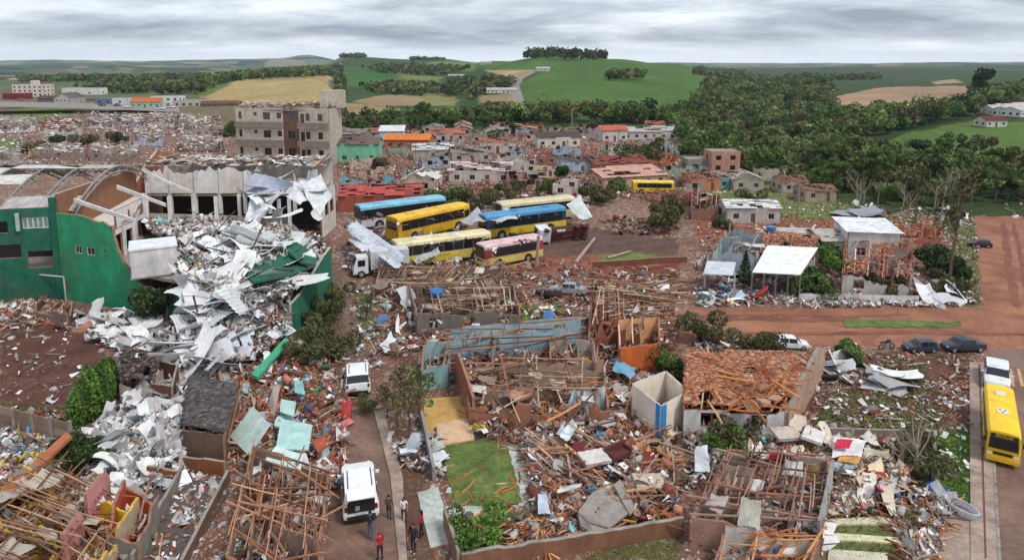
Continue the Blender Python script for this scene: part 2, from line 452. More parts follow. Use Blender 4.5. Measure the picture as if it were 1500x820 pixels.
def build_ground():
    nt, ny = 620, 470
    t = np.linspace(-1.5, 1.5, nt)
    y = np.concatenate([np.linspace(8, 30, 16)[:-1], np.exp(np.linspace(math.log(30), math.log(11500), ny - 15))])
    Tt, Yy = np.meshgrid(t, y)
    Xx = Tt * np.maximum(Yy, 40)
    Z = hgt(Xx, Yy)
    V = np.stack([Xx, Yy, Z], 2).reshape(-1, 3)
    px, py = proj(V[:, 0], V[:, 1], V[:, 2])
    rg = np.random.default_rng(3)
    # patchwork of far fields
    far = V[:, 1] > 800
    sx, sy = rg.uniform(-1.5, 1.5, 1600), np.exp(rg.uniform(math.log(700), math.log(11500), 1600))
    fc = pal([(118,134,96),(146,142,112),(84,104,78),(172,160,128),(70,92,66),(100,124,84),(62,82,60),(132,140,104)], 1600, rg, .12) * .62
    C = np.tile(np.array(lin(126, 92, 76)), (len(V), 1))
    lit = np.full(len(V), 1.0)
    C[V[:, 1] > 300] = lin(104, 96, 66); lit[V[:, 1] > 300] = .25
    idx = np.where(far)[0]
    for k in range(0, len(idx), 20000):
        q = V[idx[k:k + 20000]]
        d = (q[:, :1] / q[:, 1:2] - sx + .03 * np.log(q[:, 1:2])) ** 2 + ((np.log(q[:, 1:2]) - np.log(sy)) * .2) ** 2
        C[idx[k:k + 20000]] = fc[d.argmin(1)]
    lit[far] = 0
    for poly, c, l in FIELDS:
        m = inpoly(px + np.sin(py * .7 + px * .05) * 1.5, py + (np.sin(px * .11) + .5 * np.sin(px * .31 + 1)) * np.clip((py - 90) / 120, .2, 1.5), poly)
        C[m] = np.array(lin(c)) * (.7 if l < .02 else .9); lit[m] = l
    # green country beyond the wood stays a patchwork
    C = np.clip(C * (1 + rg.normal(0, .05, (len(V), 1))), 0.01, .8)
    F = (np.arange(ny + 0)[:, None] * nt + np.arange(nt)[None])
    r = len(y)
    a = (np.arange(r - 1)[:, None] * nt + np.arange(nt - 1)[None]).ravel()
    F = np.stack([a, a + 1, a + nt + 1, a + nt], 1)
    s = Soup(); s.add(V[None], F, C[None])
    m = bpy.data.materials.new('ground_soil'); m.use_nodes = True
    N, L = m.node_tree.nodes, m.node_tree.links
    bs = N['Principled BSDF']; bs.inputs['Roughness'].default_value = .95; bs.inputs['Specular IOR Level'].default_value = .15
    geo = N.new('ShaderNodeNewGeometry')
    at = N.new('ShaderNodeAttribute'); at.attribute_name = 'Col'
    la = N.new('ShaderNodeAttribute'); la.attribute_name = 'litter'
    def noise(sc, det, ro=.6):
        n = N.new('ShaderNodeTexNoise'); n.inputs['Scale'].default_value = sc; n.inputs['Detail'].default_value = det
        n.inputs['Roughness'].default_value = ro
        L.new(geo.outputs['Position'], n.inputs[0]); return n.outputs[0]
    def rng(v, a, b, c, d):
        n = N.new('ShaderNodeMapRange')
        for i, q in enumerate((a, b, c, d)): n.inputs[i + 1].default_value = q
        L.new(v, n.inputs[0]); return n.outputs[0]
    def scale(c, f):
        n = N.new('ShaderNodeVectorMath'); n.operation = 'SCALE'; L.new(c, n.inputs[0]); L.new(f, n.inputs['Scale']); return n.outputs[0]
    def mix(f, a, b):
        n = N.new('ShaderNodeMixRGB'); L.new(f, n.inputs[0]); L.new(a, n.inputs[1])
        if isinstance(b, tuple): n.inputs[2].default_value = (*b, 1)
        else: L.new(b, n.inputs[2])
        return n.outputs[0]
    def mul(a, b):
        n = N.new('ShaderNodeMath'); n.operation = 'MULTIPLY'; L.new(a, n.inputs[0]); L.new(b, n.inputs[1]); return n.outputs[0]
    c = scale(at.outputs['Color'], rng(noise(.35, 8, .7), .3, .7, .68, 1.22))
    c = scale(c, rng(noise(.02, 5), .3, .7, .84, 1.14))
    wv = N.new('ShaderNodeTexWave'); wv.inputs['Scale'].default_value = .09; wv.inputs['Distortion'].default_value = 3; wv.inputs['Detail'].default_value = 3; wv.inputs['Detail Scale'].default_value = .3
    mpw = N.new('ShaderNodeMapping'); mpw.inputs['Rotation'].default_value = (0, 0, 1.1); L.new(geo.outputs['Position'], mpw.inputs[0]); L.new(mpw.outputs[0], wv.inputs[0])
    c = scale(c, rng(wv.outputs['Fac'], 0, 1, .9, 1.07))
    c = scale(c, rng(noise(.006, 6, .65), .32, .68, .74, 1.2))
    # soil showing through, and flecks of litter too small to pick apart
    c = mix(mul(rng(noise(.16, 7, .7), .5, .66, 0, .55), la.outputs['Fac']), c, lin(112, 68, 52))
    for sc, lo, colr in ((2.6, .6, None), (7.0, .5, None)):
        vo = N.new('ShaderNodeTexVoronoi'); vo.inputs['Scale'].default_value = sc; L.new(geo.outputs['Position'], vo.inputs[0])
        se = N.new('ShaderNodeSeparateColor'); L.new(vo.outputs['Color'], se.inputs[0])
        rp = N.new('ShaderNodeValToRGB'); rp.color_ramp.interpolation = 'CONSTANT'
        rp.color_ramp.elements[0].color = (*lin(120, 84, 68), 1)
        rp.color_ramp.elements[1].position = .25; rp.color_ramp.elements[1].color = (*lin(152, 134, 120), 1)
        for p_, q in ((.42, (86, 66, 58)), (.55, (206, 204, 206)), (.66, (148, 96, 76)), (.78, (176, 158, 142)), (.9, (104, 88, 80))):
            e_ = rp.color_ramp.elements.new(p_); e_.color = (*lin(q), 1)
        L.new(se.outputs[0], rp.inputs[0])
        c = mix(mul(rng(se.outputs[1], lo, lo + .02, 0, 1), mul(rng(noise(.12, 5), .38, .6, .1, .85), la.outputs['Fac'])), c, rp.outputs[0])
    L.new(c, bs.inputs['Base Color'])
    bu = N.new('ShaderNodeBump'); bu.inputs['Strength'].default_value = .5; bu.inputs['Distance'].default_value = .12
    L.new(noise(3.2, 8, .7), bu.inputs['Height']); L.new(bu.outputs[0], bs.inputs['Normal'])
    o = s.build('ground', m, smooth=True)
    a = o.data.attributes.new('litter', 'FLOAT', 'POINT'); a.data.foreach_set('value', lit.astype('f4'))
    T(o, 'red soil and rolling farmland around the wrecked town', kind='structure')
    return float(Z.min()), float(Z.max())
ZMIN, ZMAX = build_ground()

def road_mat(key, c1, c2, wet=0.75, sc=.25):
    m = bpy.data.materials.new(key); m.use_nodes = True
    N, L = m.node_tree.nodes, m.node_tree.links
    bs = N['Principled BSDF']; bs.inputs['Roughness'].default_value = wet
    geo = N.new('ShaderNodeNewGeometry')
    mp = N.new('ShaderNodeMapping'); mp.inputs['Scale'].default_value = (1, 1, 1); L.new(geo.outputs['Position'], mp.inputs[0])
    n = N.new('ShaderNodeTexNoise'); n.inputs['Scale'].default_value = sc; n.inputs['Detail'].default_value = 9; n.inputs['Roughness'].default_value = .68
    n.inputs['Distortion'].default_value = .5
    L.new(mp.outputs[0], n.inputs[0])
    r = N.new('ShaderNodeValToRGB'); r.color_ramp.elements[0].position = .36; r.color_ramp.elements[1].position = .64
    r.color_ramp.elements[0].color = (*lin(c1), 1); r.color_ramp.elements[1].color = (*lin(c2), 1)
    L.new(n.outputs[0], r.inputs[0])
    n2 = N.new('ShaderNodeTexNoise'); n2.inputs['Scale'].default_value = 3; n2.inputs['Detail'].default_value = 8; L.new(mp.outputs[0], n2.inputs[0])
    mr = N.new('ShaderNodeMapRange'); mr.inputs[1].default_value = .3; mr.inputs[2].default_value = .7; mr.inputs[3].default_value = .78; mr.inputs[4].default_value = 1.18
    L.new(n2.outputs[0], mr.inputs[0])
    s = N.new('ShaderNodeVectorMath'); s.operation = 'SCALE'; L.new(r.outputs[0], s.inputs[0]); L.new(mr.outputs[0], s.inputs['Scale'])
    L.new(s.outputs[0], bs.inputs['Base Color'])
    b = N.new('ShaderNodeBump'); b.inputs['Strength'].default_value = .3; b.inputs['Distance'].default_value = .05
    L.new(n2.outputs[0], b.inputs['Height']); L.new(b.outputs[0], bs.inputs['Normal'])
    return m
M_DIRT = road_mat('red_dirt_road', (122, 76, 56), (164, 110, 82), .9, .16)
M_DIRT2 = road_mat('wheel_packed_dirt', (104, 58, 42), (136, 82, 60))
M_ASPH = road_mat('muddy_asphalt', (98, 72, 62), (134, 104, 88), .6)
M_ASPH2 = road_mat('grey_asphalt', (120, 112, 108), (150, 140, 134), .8)
M_PAVE = road_mat('pavement_slabs', (136, 116, 104), (172, 152, 138), .9, .6)
M_PATH = road_mat('pale_concrete_path', (150, 156, 148), (188, 192, 184), .85, .6)
M_GRASS = road_mat('turf', (66, 84, 38), (104, 122, 56), .95, .8)
LAYER = [0.0]
def sheet(name, poly, m, label=None, z=None, thick=None, parent=None):
    """flat piece of the ground, laid from photo points; each sheet 4 mm above the last"""
    LAYER[0] += 0.004
    z = (0.012 + LAYER[0]) if z is None else z
    if m.name in ('red_dirt_road', 'turf', 'muddy_asphalt', 'pale_concrete_path'):    # soft, broken edges
        rd = random.Random(int(poly[0][0] * 3 + poly[0][1])); am = 1.6 if m.name in ('red_dirt_road', 'turf') else .6; q = []
        for (x0, y0), (x1, y1) in zip(poly, poly[1:] + poly[:1]):
            n = max(1, int(math.hypot(x1 - x0, y1 - y0) / 7))
            q += [(x0 + (x1 - x0) * k / n + rd.uniform(-am, am), y0 + (y1 - y0) * k / n + rd.uniform(-am, am) * .7) for k in range(n)]
        poly = q
    pts = [G(x, y, 0) for x, y in poly]
    mb = MB(); mb.prism([(p.x, p.y) for p in pts], -0.05, z)
    o = mb.build(name, m, parent)
    if parent is None: T(o, label, kind='structure')
    return o
def rut(pts, w, label):
    rd = random.Random(int(pts[0][0])); L, R = [], []
    fine = [Vector((a[0] + (b[0] - a[0]) * k / 9, a[1] + (b[1] - a[1]) * k / 9)) for a, b in zip(pts[:-1], pts[1:]) for k in range(9)] + [Vector(pts[-1])]
    P_ = [G(p.x, p.y + rd.uniform(-.4, .4)) for p in fine]
    for i, p in enumerate(P_):
        d = P_[min(i + 1, len(P_) - 1)] - P_[max(i - 1, 0)]; n = Vector((d.y, -d.x, 0)).normalized()
        e_ = math.sin(math.pi * min(1, (i + .2) / 4)) if i < 2 else 1
        L.append(p + n * w * rd.uniform(.3, .8) * e_); R.append(p - n * w * rd.uniform(.3, .8) * e_)
    LAYER[0] += .004
    mb = MB(); z = Vector((0, 0, .012 + LAYER[0])); n = len(P_)
    mb.add([q + z for q in L + R], [(i, i + 1, n + i + 1, n + i) for i in range(n - 1)])
    T(mb.build('wheel_track', M_DIRT2), label, kind='structure')
sheet('road', [(980,452),(1446,449),(1500,452),(1700,455),(1700,512),(1445,530),(1440,512),(1200,506),(980,500)], M_DIRT, 'wide red dirt cross street')
sheet('road', [(1429,317),(1560,318),(1640,452),(1442,452),(1436,400)], M_DIRT, 'red dirt street climbing away towards the wood')
sheet('road', [(1446,512),(1600,512),(1720,830),(1600,900),(1467,900)], M_ASPH, 'muddy asphalt street under the parked school bus')
sheet('road', [(480,395),(512,395),(548,600),(575,680),(600,830),(600,900),(430,900),(480,600)], M_ASPH, 'muddy lane beside the trimmed trees and white cars')
rut([(985,470),(1100,467),(1180,469),(1260,467)], 1.1, 'dark wheel rut along the dirt cross street')
rut([(985,463),(1120,462),(1240,464),(1330,461)], .5, 'narrow wheel rut along the far side of the cross street')
rut([(1470,326),(1474,360),(1482,410),(1490,450)], .7, 'dark wheel rut up the climbing dirt street')
rut([(1484,326),(1496,380),(1508,450)], .5, 'second wheel rut up the climbing dirt street')
rut([(1060,490),(1200,489),(1320,487),(1445,489),(1600,492)], .7, 'wheel rut beside the dark parked cars')
sheet('road', [(-200,146),(120,151),(330,157),(350,160),(350,165),(310,166),(120,159),(-200,152)], M_ASPH2, 'grey street past the orange roofed house')
for q_ in ([(1477,541),(1482,541),(1487,566),(1482,566)], [(1489,541),(1494,541),(1500,566),(1495,566)]): sheet('road_marking', q_, mat('worn_road_paint', lin(206, 160, 120), .8, .4, 4, .5), 'worn pale stripe painted on the asphalt street')
sheet('yard', [(1368,760),(1425,752),(1427,830),(1427,870),(1360,870),(1362,800)], M_PAVE, 'worn concrete driveway between lawn and pavement')
sheet('path', [(611,722),(642,714),(664,795),(630,803)], M_PATH, 'pale green concrete path slab beside the lawn')
sheet('path', [(742,655),(770,652),(800,705),(810,738),(760,742),(752,690)], M_PATH, 'pale concrete apron at the lawn edge')
sheet('path', [(652,742),(714,740),(700,756),(655,758)], M_PATH, 'curved pale concrete strip below the stepping stones')
sheet('floor_slab', [(622,585),(690,580),(695,645),(640,655),(618,640)], mat('ochre_floor', lin(200, 160, 92), .7, .25, 1.5, .3), 'ochre tiled floor of a vanished room')
sheet('floor_slab', [(640,622),(692,612),(694,645),(640,652)], mat('peach_floor', lin(214, 178, 146), .7, .2, 1.5, .3), 'peach concrete porch floor')
# pavements with a real kerb
def pavement(poly, label, z=.13):
    o = sheet('pavement', poly, M_PAVE, label, z=z)
    return o
pv = pavement([(1420,532),(1447,532),(1459,740),(1467,900),(1422,900),(1421,700)], 'pinkish grey pavement along the asphalt street')
sheet('paving_seam', [(1433,535),(1436,535),(1445,820),(1442,820)], mat('seam', lin(112, 74, 66), .9), None, z=.137, parent=pv)
for k in range(24):       # kerb stones along the asphalt edge
    y0 = 536 + k * 12 + k * k * .12
    a, b = G(1447.5 + (y0 - 532) * .057, y0), G(1447.5 + (y0 + 12 + .24 * k - 532) * .057, y0 + 11.3 + .24 * k)
    d = b - a
    mb = MB(a); mb.box((a + b) / 2 + Vector((0, 0, .075)), (d.length * .97, .16, .17), math.atan2(d.y, d.x))
    mb.build('kerb_stone', M_CONC, pv, loc=a)
pavement([(548,604),(562,602),(590,700),(596,820),(600,880),(590,880),(572,700)], 'narrow concrete pavement beside the muddy lane')
med = sheet('grass_strip', [(1236,469),(1404,472),(1408,478),(1380,480),(1236,480)], M_GRASS, 'grass strip in the middle of the dirt street', z=.1)
# stepping stones
lawn = sheet('lawn', [(648,655),(720,648),(744,658),(766,738),(712,742),(670,742),(655,700)], M_GRASS, 'small green lawn with stepping stones')
for k in range(8):
    p = G(659 + k * 14.2, 719 - k * 1.1)
    mb = MB(p); mb.box(p + Vector((0, 0, .05)), (.4 + rnd.uniform(-.03, .03), .55, .1), rnd.uniform(-.1, .1) - .1)
    mb.build('stepping_stone', M_PATH, lawn, loc=p)
strips = [([(1216,762),(1300,757),(1330,768),(1224,770)], (218, 212, 180)), ([(1218,782),(1330,790),(1336,798),(1216,792)], (222, 216, 176)), ([(1214,806),(1300,812),(1300,824),(1212,822)], (206, 200, 180))]
for q, c in strips:
    sheet('concrete_strip', q, paint(*c), 'cream concrete driveway strip set in the grass')

# ------------------------------------------------------------------ trees
def leaf_soup(P, size, cols, rg, flat=.5):
    n = len(P)
    R = rots(n, 1.0, rg)
    q = np.array([(-1, -.15, 0), (.1, -.6, .15), (1, .1, 0), (-.1, .6, .2)], float)
    sz = size * rg.uniform(.6, 1.35, (n, 1, 1))
    V = np.einsum('nij,nkj->nki', R, q[None] * sz) + P[:, None]
    return V, np.array([(0, 1, 2, 3)]), cols
def crown_points(rg, n, kind, h, r):
    if kind == 'cypress':
        z = rg.uniform(.04, 1, n) ** .9; a = rg.uniform(0, 6.283, n)
        rad = r * (np.sin(np.clip(z, 0, 1) * 2.9 + .22) ** .7) * rg.uniform(.6, 1, n)
        return np.stack([np.cos(a) * rad, np.sin(a) * rad, z * h], 1), rg.uniform(.7, 1.25, n)
    if kind == 'conifer':
        z = rg.uniform(.06, 1, n); a = rg.uniform(0, 6.283, n)
        rad = r * (1.02 - z) * rg.uniform(.55, 1.05, n) * (.8 + .2 * np.sin(z * 40))
        return np.stack([np.cos(a) * rad, np.sin(a) * rad, z * h], 1), rg.uniform(.7, 1.25, n)
    nl = {'broad': 9, 'tall': 8, 'bush': 7, 'sparse': 9}[kind]
    if kind == 'tall':
        C = np.stack([rg.normal(0, r * .4, nl), rg.normal(0, r * .4, nl), rg.uniform(.4, .95, nl) * h], 1); lr = r * rg.uniform(.3, .55, nl)
    elif kind == 'bush':
        C = np.stack([rg.normal(0, r * .5, nl), rg.normal(0, r * .5, nl), rg.uniform(.2, .7, nl) * h], 1); lr = r * rg.uniform(.35, .6, nl)
    elif kind == 'sparse':
        C = np.stack([rg.normal(0, r * .5, nl), rg.normal(0, r * .5, nl), rg.uniform(.35, .95, nl) * h], 1); lr = r * rg.uniform(.25, .5, nl)
    else:
        C = np.stack([rg.normal(0, r * .48, nl), rg.normal(0, r * .48, nl), rg.uniform(.42, .86, nl) * h], 1); lr = r * rg.uniform(.36, .62, nl)
    k = rg.integers(0, nl, n)
    d = rg.normal(0, 1, (n, 3)); d /= np.linalg.norm(d, axis=1, keepdims=True)
    P = C[k] + d * (lr[k] * rg.uniform(.55, 1.05, n) ** .6)[:, None] * np.array([1, 1, .78])
    P[:, 2] = np.maximum(P[:, 2], .12 * h if kind != 'bush' else .03 * h)
    return P, rg.uniform(.62, 1.4, nl)[k]
GREENS = {'dark': [(66, 88, 48), (56, 78, 44), (80, 100, 54)], 'mid': [(90, 114, 56), (78, 104, 50), (106, 126, 64)], 'pale': [(116, 136, 74), (100, 124, 64), (132, 144, 88)],
          'olive': [(104, 106, 66), (90, 92, 60), (120, 116, 78)], 'bright': [(104, 140, 60), (92, 128, 52), (120, 150, 70)], 'brown': [(124, 104, 80), (108, 92, 70), (118, 112, 74)]}
def tree_meshes(kind, h, r, n, size, tone, seed, trunk_r=.16):
    rg = np.random.default_rng(seed); rd = random.Random(seed)
    P, br = crown_points(rg, n, kind, h, r)
    s = Soup(); s.add(*leaf_soup(P, size, pal(GREENS[tone], n, rg, .16) * br[:, None], rg))
    crown = s.mesh('crown', M_LEAF)
    mb = MB()
    top = h * (.9 if kind in ('tall', 'conifer', 'cypress') else .62)
    pts = [Vector((rd.uniform(-.12, .12) * k, rd.uniform(-.12, .12) * k, top * k / 4)) for k in range(5)]
    mb.tube(pts, [trunk_r * (1 - .2 * k) for k in range(5)], 6)
    if kind not in ('cypress', 'conifer'):
        for k in range(7):
            b = pts[rd.choice((1, 2, 3))]; q = P[rd.randrange(len(P))]; e_ = Vector(q)
            mid = (b + e_) / 2 + Vector((rd.uniform(-.2, .2), rd.uniform(-.2, .2), .25))
            mb.tube([b, mid, e_], [trunk_r * .5, trunk_r * .3, trunk_r * .1], 5)
    tmp = mb.build('trunk', M_BARK); me = tmp.data; bpy.data.objects.remove(tmp)
    return me, crown
def plant_tree(name, meshes, loc, scale=1.0, rz=0.0, label=None, group=None, cat='tree', sx=1.0):
    e_ = empty(name, loc, rz, label, cat, group)
    e_.scale = (scale * sx, scale * sx, scale)
    link('trunk', meshes[0], e_); link('crown', meshes[1], e_)
    return e_
TREE = {}
for i, tone in enumerate(('dark', 'mid', 'pale', 'olive')):
    TREE['broad', tone] = [tree_meshes('broad', 7.5, 3.4, 1500, .44, tone, 20 + i), tree_meshes('broad', 7.5, 3.2, 1500, .44, tone, 40 + i)]
    TREE['tall', tone] = [tree_meshes('tall', 12, 3.0, 1100, .44, tone, 60 + i, .2)]
WOODS = [ # photo outlines of woods
 [(1036,120),(1100,114),(1160,122),(1215,126),(1222,150),(1255,162),(1340,152),(1425,142),(1500,132),(1660,128),(1660,160),(1455,160),(1425,176),(1320,195),(1262,221),(1330,224),(1440,234),(1500,226),(1660,222),(1660,305),(1422,303),(1240,296),(1150,268),(1085,252),(1005,240),(998,205),(1006,178),(1020,150)],
 [(495,184),(600,181),(690,172),(750,176),(830,174),(994,174),(1010,165),(1010,205),(994,182),(760,186),(495,196)],
 [(530,100),(600,97),(690,103),(640,113),(560,108)], [(530,130),(600,125),(650,130),(690,124),(745,122),(750,132),(690,143),(600,140),(545,136)],
 [(712,81),(800,76),(888,84),(888,90),(790,90)], [(888,113),(942,112),(942,118),(890,119)], [(602,85),(652,85),(652,89),(602,89)], [(495,78),(535,80),(535,86),(495,85)],
 [(225,141),(300,118),(340,111),(500,101),(500,112),(345,119),(288,139)], [(100,128),(240,122),(230,137),(150,138)], [(30,118),(300,113),(300,117),(30,122)],
 [(1150,113),(1290,112),(1290,118),(1150,119)], [(1018,104),(1090,106),(1090,114),(1018,113)], [(655,118),(670,140),(690,152),(700,140),(690,118)], [(488,98),(500,98),(506,130),(500,180),(488,182),(494,130)]]
WOOD_SKIP = [[(1218,150),(1255,162),(1340,152),(1425,142),(1422,126),(1290,126)], [(1140,156),(1185,150),(1232,160),(1215,170),(1150,165)], [(1436,168),(1500,160),(1500,190),(1436,190)], [(1262,205),(1330,190),(1430,172),(1660,172),(1660,250),(1440,256),(1330,250),(1270,238)], [(1218,146),(1425,140),(1425,158),(1300,172),(1222,170)]]
def plant_woods():
    rg = np.random.default_rng(5)
    pts = []
    for y0, y1, area in ((118, 350, 26), (350, 700, 55), (700, 1300, 120), (1300, 3200, 300)):
        n = int(1.0 * (y1 ** 2 - y0 ** 2) * .98 / area)
        Y = np.sqrt(rg.uniform(y0 ** 2, y1 ** 2, n)); t = rg.uniform(-.98, .98, n)
        X = t * Y; Z = hgt(X, Y); px, py = proj(X, Y, Z)
        m = np.zeros(n, bool)
        for w in WOODS: m |= inpoly(px, py, w)
        for w in WOOD_SKIP: m &= ~inpoly(px, py, w)
        m &= (Y > 128) | (px < 1400)
        pts.append(np.stack([X, Y, Z, px, py], 1)[m])
    P = np.concatenate(pts)
    P = P[np.argsort(P[:, 1])]
    near = []
    rest = np.ones(len(P), bool)
    for i, p in enumerate(P):
        if p[1] < 420 and -10 < p[3] < 1510 and len(near) < 285 and (p[1] < 205 or rg.random() < .35):
            near.append(i); rest[i] = False
    names = {'dark': 'dark green', 'mid': 'mid green', 'pale': 'pale green', 'olive': 'olive grey'}
    for i in near:
        p = P[i]
        kind = 'tall' if rg.random() < .2 else 'broad'
        tone = ['dark', 'mid', 'pale', 'olive'][rg.choice(4, p=[.26, .34, .18, .22])]
        ms = TREE[kind, tone]; ms = ms[rg.integers(0, len(ms))]
        where = 'in the wooded valley behind the ruined street' if p[3] > 1000 else 'in the tree belt below the green hill' if p[3] > 495 else 'in the wood beside the tan field'
        plant_tree('broadleaf_tree' if kind == 'broad' else 'tall_tree', ms, (p[0], p[1], p[2] - .3), rg.uniform(.5, .92), rg.uniform(0, 6.28),
                   '%s %s %s' % (names[tone], 'bushy broadleaf tree' if kind == 'broad' else 'slender tall tree with open crown', where),
                   '%s %s trees %s' % (names[tone], kind, where), 'tree', rg.uniform(.85, 1.15))
    Q = P[rest]
    s = Soup()
    for lo, hi, nq, size in ((0, 350, 170, .8), (350, 700, 90, 1.15), (700, 1300, 44, 1.8), (1300, 9000, 22, 3.2)):
        q = Q[(Q[:, 1] >= lo) & (Q[:, 1] < hi)]
        n = len(q)
        if n == 0: continue
        h = rg.uniform(5, 10.5, n) * np.where((q[:, 3] > 495) & (q[:, 3] < 700) & (q[:, 1] < 700), .75, 1); r = h * rg.uniform(.34, .5, n)
        tall = (q[:, 3] > 690) & (q[:, 3] < 900) & (q[:, 4] < 92)
        h[tall] *= 1.5
        tone = pal(sum([GREENS[k] for k in ('dark', 'mid', 'mid', 'mid', 'olive', 'pale', 'brown')], []), n, rg, .2)
        tone[tall] *= .6
        d = rg.normal(0, 1, (n, nq, 3)); d /= np.linalg.norm(d, axis=2, keepdims=True)
        lob = rg.normal(0, .38, (n, 4, 3)); k = rg.integers(0, 4, (n, nq))
        lc = np.take_along_axis(lob, k[:, :, None].repeat(3, 2), 1)
        o = (lc + d * .62) * np.stack([r, r, h * .34], 1)[:, None]
        o[:, :, 2] += (h * .6)[:, None]
        o[:, :, 2] = np.maximum(o[:, :, 2], .3)
        Pp = (q[:, None, :3] + o).reshape(-1, 3)
        lb = np.take_along_axis(rg.uniform(.65, 1.35, (n, 4)), k, 1)
        c = (tone[:, None] * lb[:, :, None] * rg.uniform(.8, 1.2, (n, nq, 1))).reshape(-1, 3)
        s.add(*leaf_soup(Pp, size, c, rg))
    o = s.build('forest', M_LEAF)
    T(o, 'dense green woodland covering the valley and far slopes', kind='stuff')
    print('WOODS', len(P), 'quads', sum(len(f) for f in s.f))
plant_woods()

# air: pale even haze over the whole country
hb = MB()
hb.box((0, 5800, (ZMIN - 2 + 170) / 2), (42000, 13000, 170 - ZMIN + 2))
haze = hb.build('haze', [])
hm = bpy.data.materials.new('haze_air'); hm.use_nodes = True
hn = hm.node_tree.nodes
hn.remove(hn['Principled BSDF'])
pvn = hn.new('ShaderNodeVolumePrincipled')
pvn.inputs['Color'].default_value = (0.72, 0.83, 1.0, 1)
pvn.inputs['Density'].default_value = 0.00006
pvn.inputs['Anisotropy'].default_value = 0.1
hm.node_tree.links.new(pvn.outputs[0], hn['Material Output'].inputs['Volume'])
haze.data.materials.append(hm)
T(haze, 'thin pale blue haze over the distant hills', kind='stuff')

# ------------------------------------------------------------------ planks, sheets and rubble
def plank_mesh(seed, split=False):
    rd = random.Random(seed); mb = MB()
    n = 6; rows = []; bend, kink = rd.uniform(-1, 1), rd.uniform(-1.2, 1.2)
    for k in range(n + 1):
        x = -.5 + k / n
        by, bz = bend * (x + .5) ** 2 * 2.2, kink * max(0, x - .1) * 3
        wd = (1 - .25 * abs(x)) if seed % 2 else 1
        rows.append([(x + (rd.uniform(-.04, .04) if k in (0, n) else 0), by + sy * wd * (.5 + rd.uniform(-.1, .1)), bz + sz * .5) for sy, sz in ((-1, -1), (1, -1), (1, 1), (-1, 1))])
    vs = [v for r in rows for v in r]; fs = []
    for k in range(n):
        for j in range(4): fs.append((k * 4 + j, k * 4 + (j + 1) % 4, (k + 1) * 4 + (j + 1) % 4, (k + 1) * 4 + j))
    fs += [(3, 2, 1, 0), tuple(n * 4 + j for j in range(4))]
    mb.add(vs, fs)
    o = mb.build('plank', M_OBJ_TIMBER); me = o.data; bpy.data.objects.remove(o)
    return me
PLANKS = [plank_mesh(i) for i in range(9)]
def stick(name, p0, p1, w, t, color, parent=None, off=None, roll=0.0):
    """timber from p0 to p1 (world); part of parent when given (off = parent location)"""
    p0, p1 = Vector(p0), Vector(p1)
    d = p1 - p0; L_ = max(d.length, .05)
    q = d.to_track_quat('X', 'Z')
    o = link(name, PLANKS[rnd.randrange(9)], parent, ((p0 + p1) / 2) - (Vector(off) if off is not None else Vector()), None, (L_, w, t), color)
    o.rotation_mode = 'QUATERNION'
    o.rotation_quaternion = q @ Euler((roll, 0, 0)).to_quaternion()
    return o
def sheet_mesh(seed, style):
    rg = np.random.default_rng(seed)
    nu, nv = (16, 15) if style == 'corrugated' else (12, 8)
    u, v = np.meshgrid(np.linspace(-.5, .5, nu), np.linspace(-.5, .5, nv)); u, v = u.ravel(), v.ravel()
    a, b, c, f, k = rg.normal(0, .35), rg.normal(0, .4), rg.uniform(.03, .12), rg.uniform(-.3, .3), rg.uniform(.1, .7) * rg.choice((-1, 1))
    z = a * u ** 2 + b * u * v + c * np.sin(5 * u + rg.uniform(0, 6)) + k * np.maximum(0, u - f) + rg.normal(0, .35) * np.maximum(0, v - .2)
    if style == 'corrugated': z = z + .02 * np.where(np.arange(nv)[:, None] % 2, 1, -1).repeat(nu, 1).ravel()
    x = u * (1 + .06 * np.sin(v * 7 + rg.uniform(0, 6))); y = v * (1 - .25 * np.maximum(0, u) * rg.uniform(0, 1)) + .08 * np.sin(u * 6 + rg.uniform(0, 6))
    V = np.stack([x, y, z], 1)
    V2 = np.concatenate([V, V - np.array([0, 0, .012])])
    n = nu * nv; fs = []
    for j in range(nv - 1):
        for i in range(nu - 1):
            q = (j * nu + i, j * nu + i + 1, (j + 1) * nu + i + 1, (j + 1) * nu + i)
            fs.append(q); fs.append(tuple(n + k_ for k_ in q[::-1]))
    ed = [j * nu for j in range(nv)], [j * nu + nu - 1 for j in range(nv)], list(range(nu)), list(range((nv - 1) * nu, nv * nu))
    for e_ in ed:
        for a_, b_ in zip(e_[:-1], e_[1:]): fs.append((a_, b_, n + b_, n + a_))
    mb = MB(); mb.add([tuple(q) for q in V2], fs)
    o = mb.build('sheet', M_OBJ_SHEET); me = o.data; bpy.data.objects.remove(o)
    return me
SHEETS = [sheet_mesh(i, 'corrugated' if i % 2 else 'flat') for i in range(14)]
def loose_sheet(p, L_, w, rot, color, label, group, name='metal_sheet', cat='roof sheet'):
    o = link(name, SHEETS[rnd.randrange(14)], None, p, rot, (L_, w, (L_ + w) * .3), color)
    return T(o, label, cat, group)
def chunk_mesh(seed):
    """a piece of broken wall: slab with a ragged outline and raw edges"""
    rd = random.Random(seed); n = 9
    pts = [(math.cos(2 * math.pi * k / n) * rd.uniform(.32, .55), math.sin(2 * math.pi * k / n) * rd.uniform(.32, .55)) for k in range(n)]
    mb = MB(); mb.prism(pts, -.5, .5)
    o = mb.build('fragment', M_OBJ_WALL); me = o.data; bpy.data.objects.remove(o)
    return me
CHUNKS = [chunk_mesh(i) for i in range(6)]
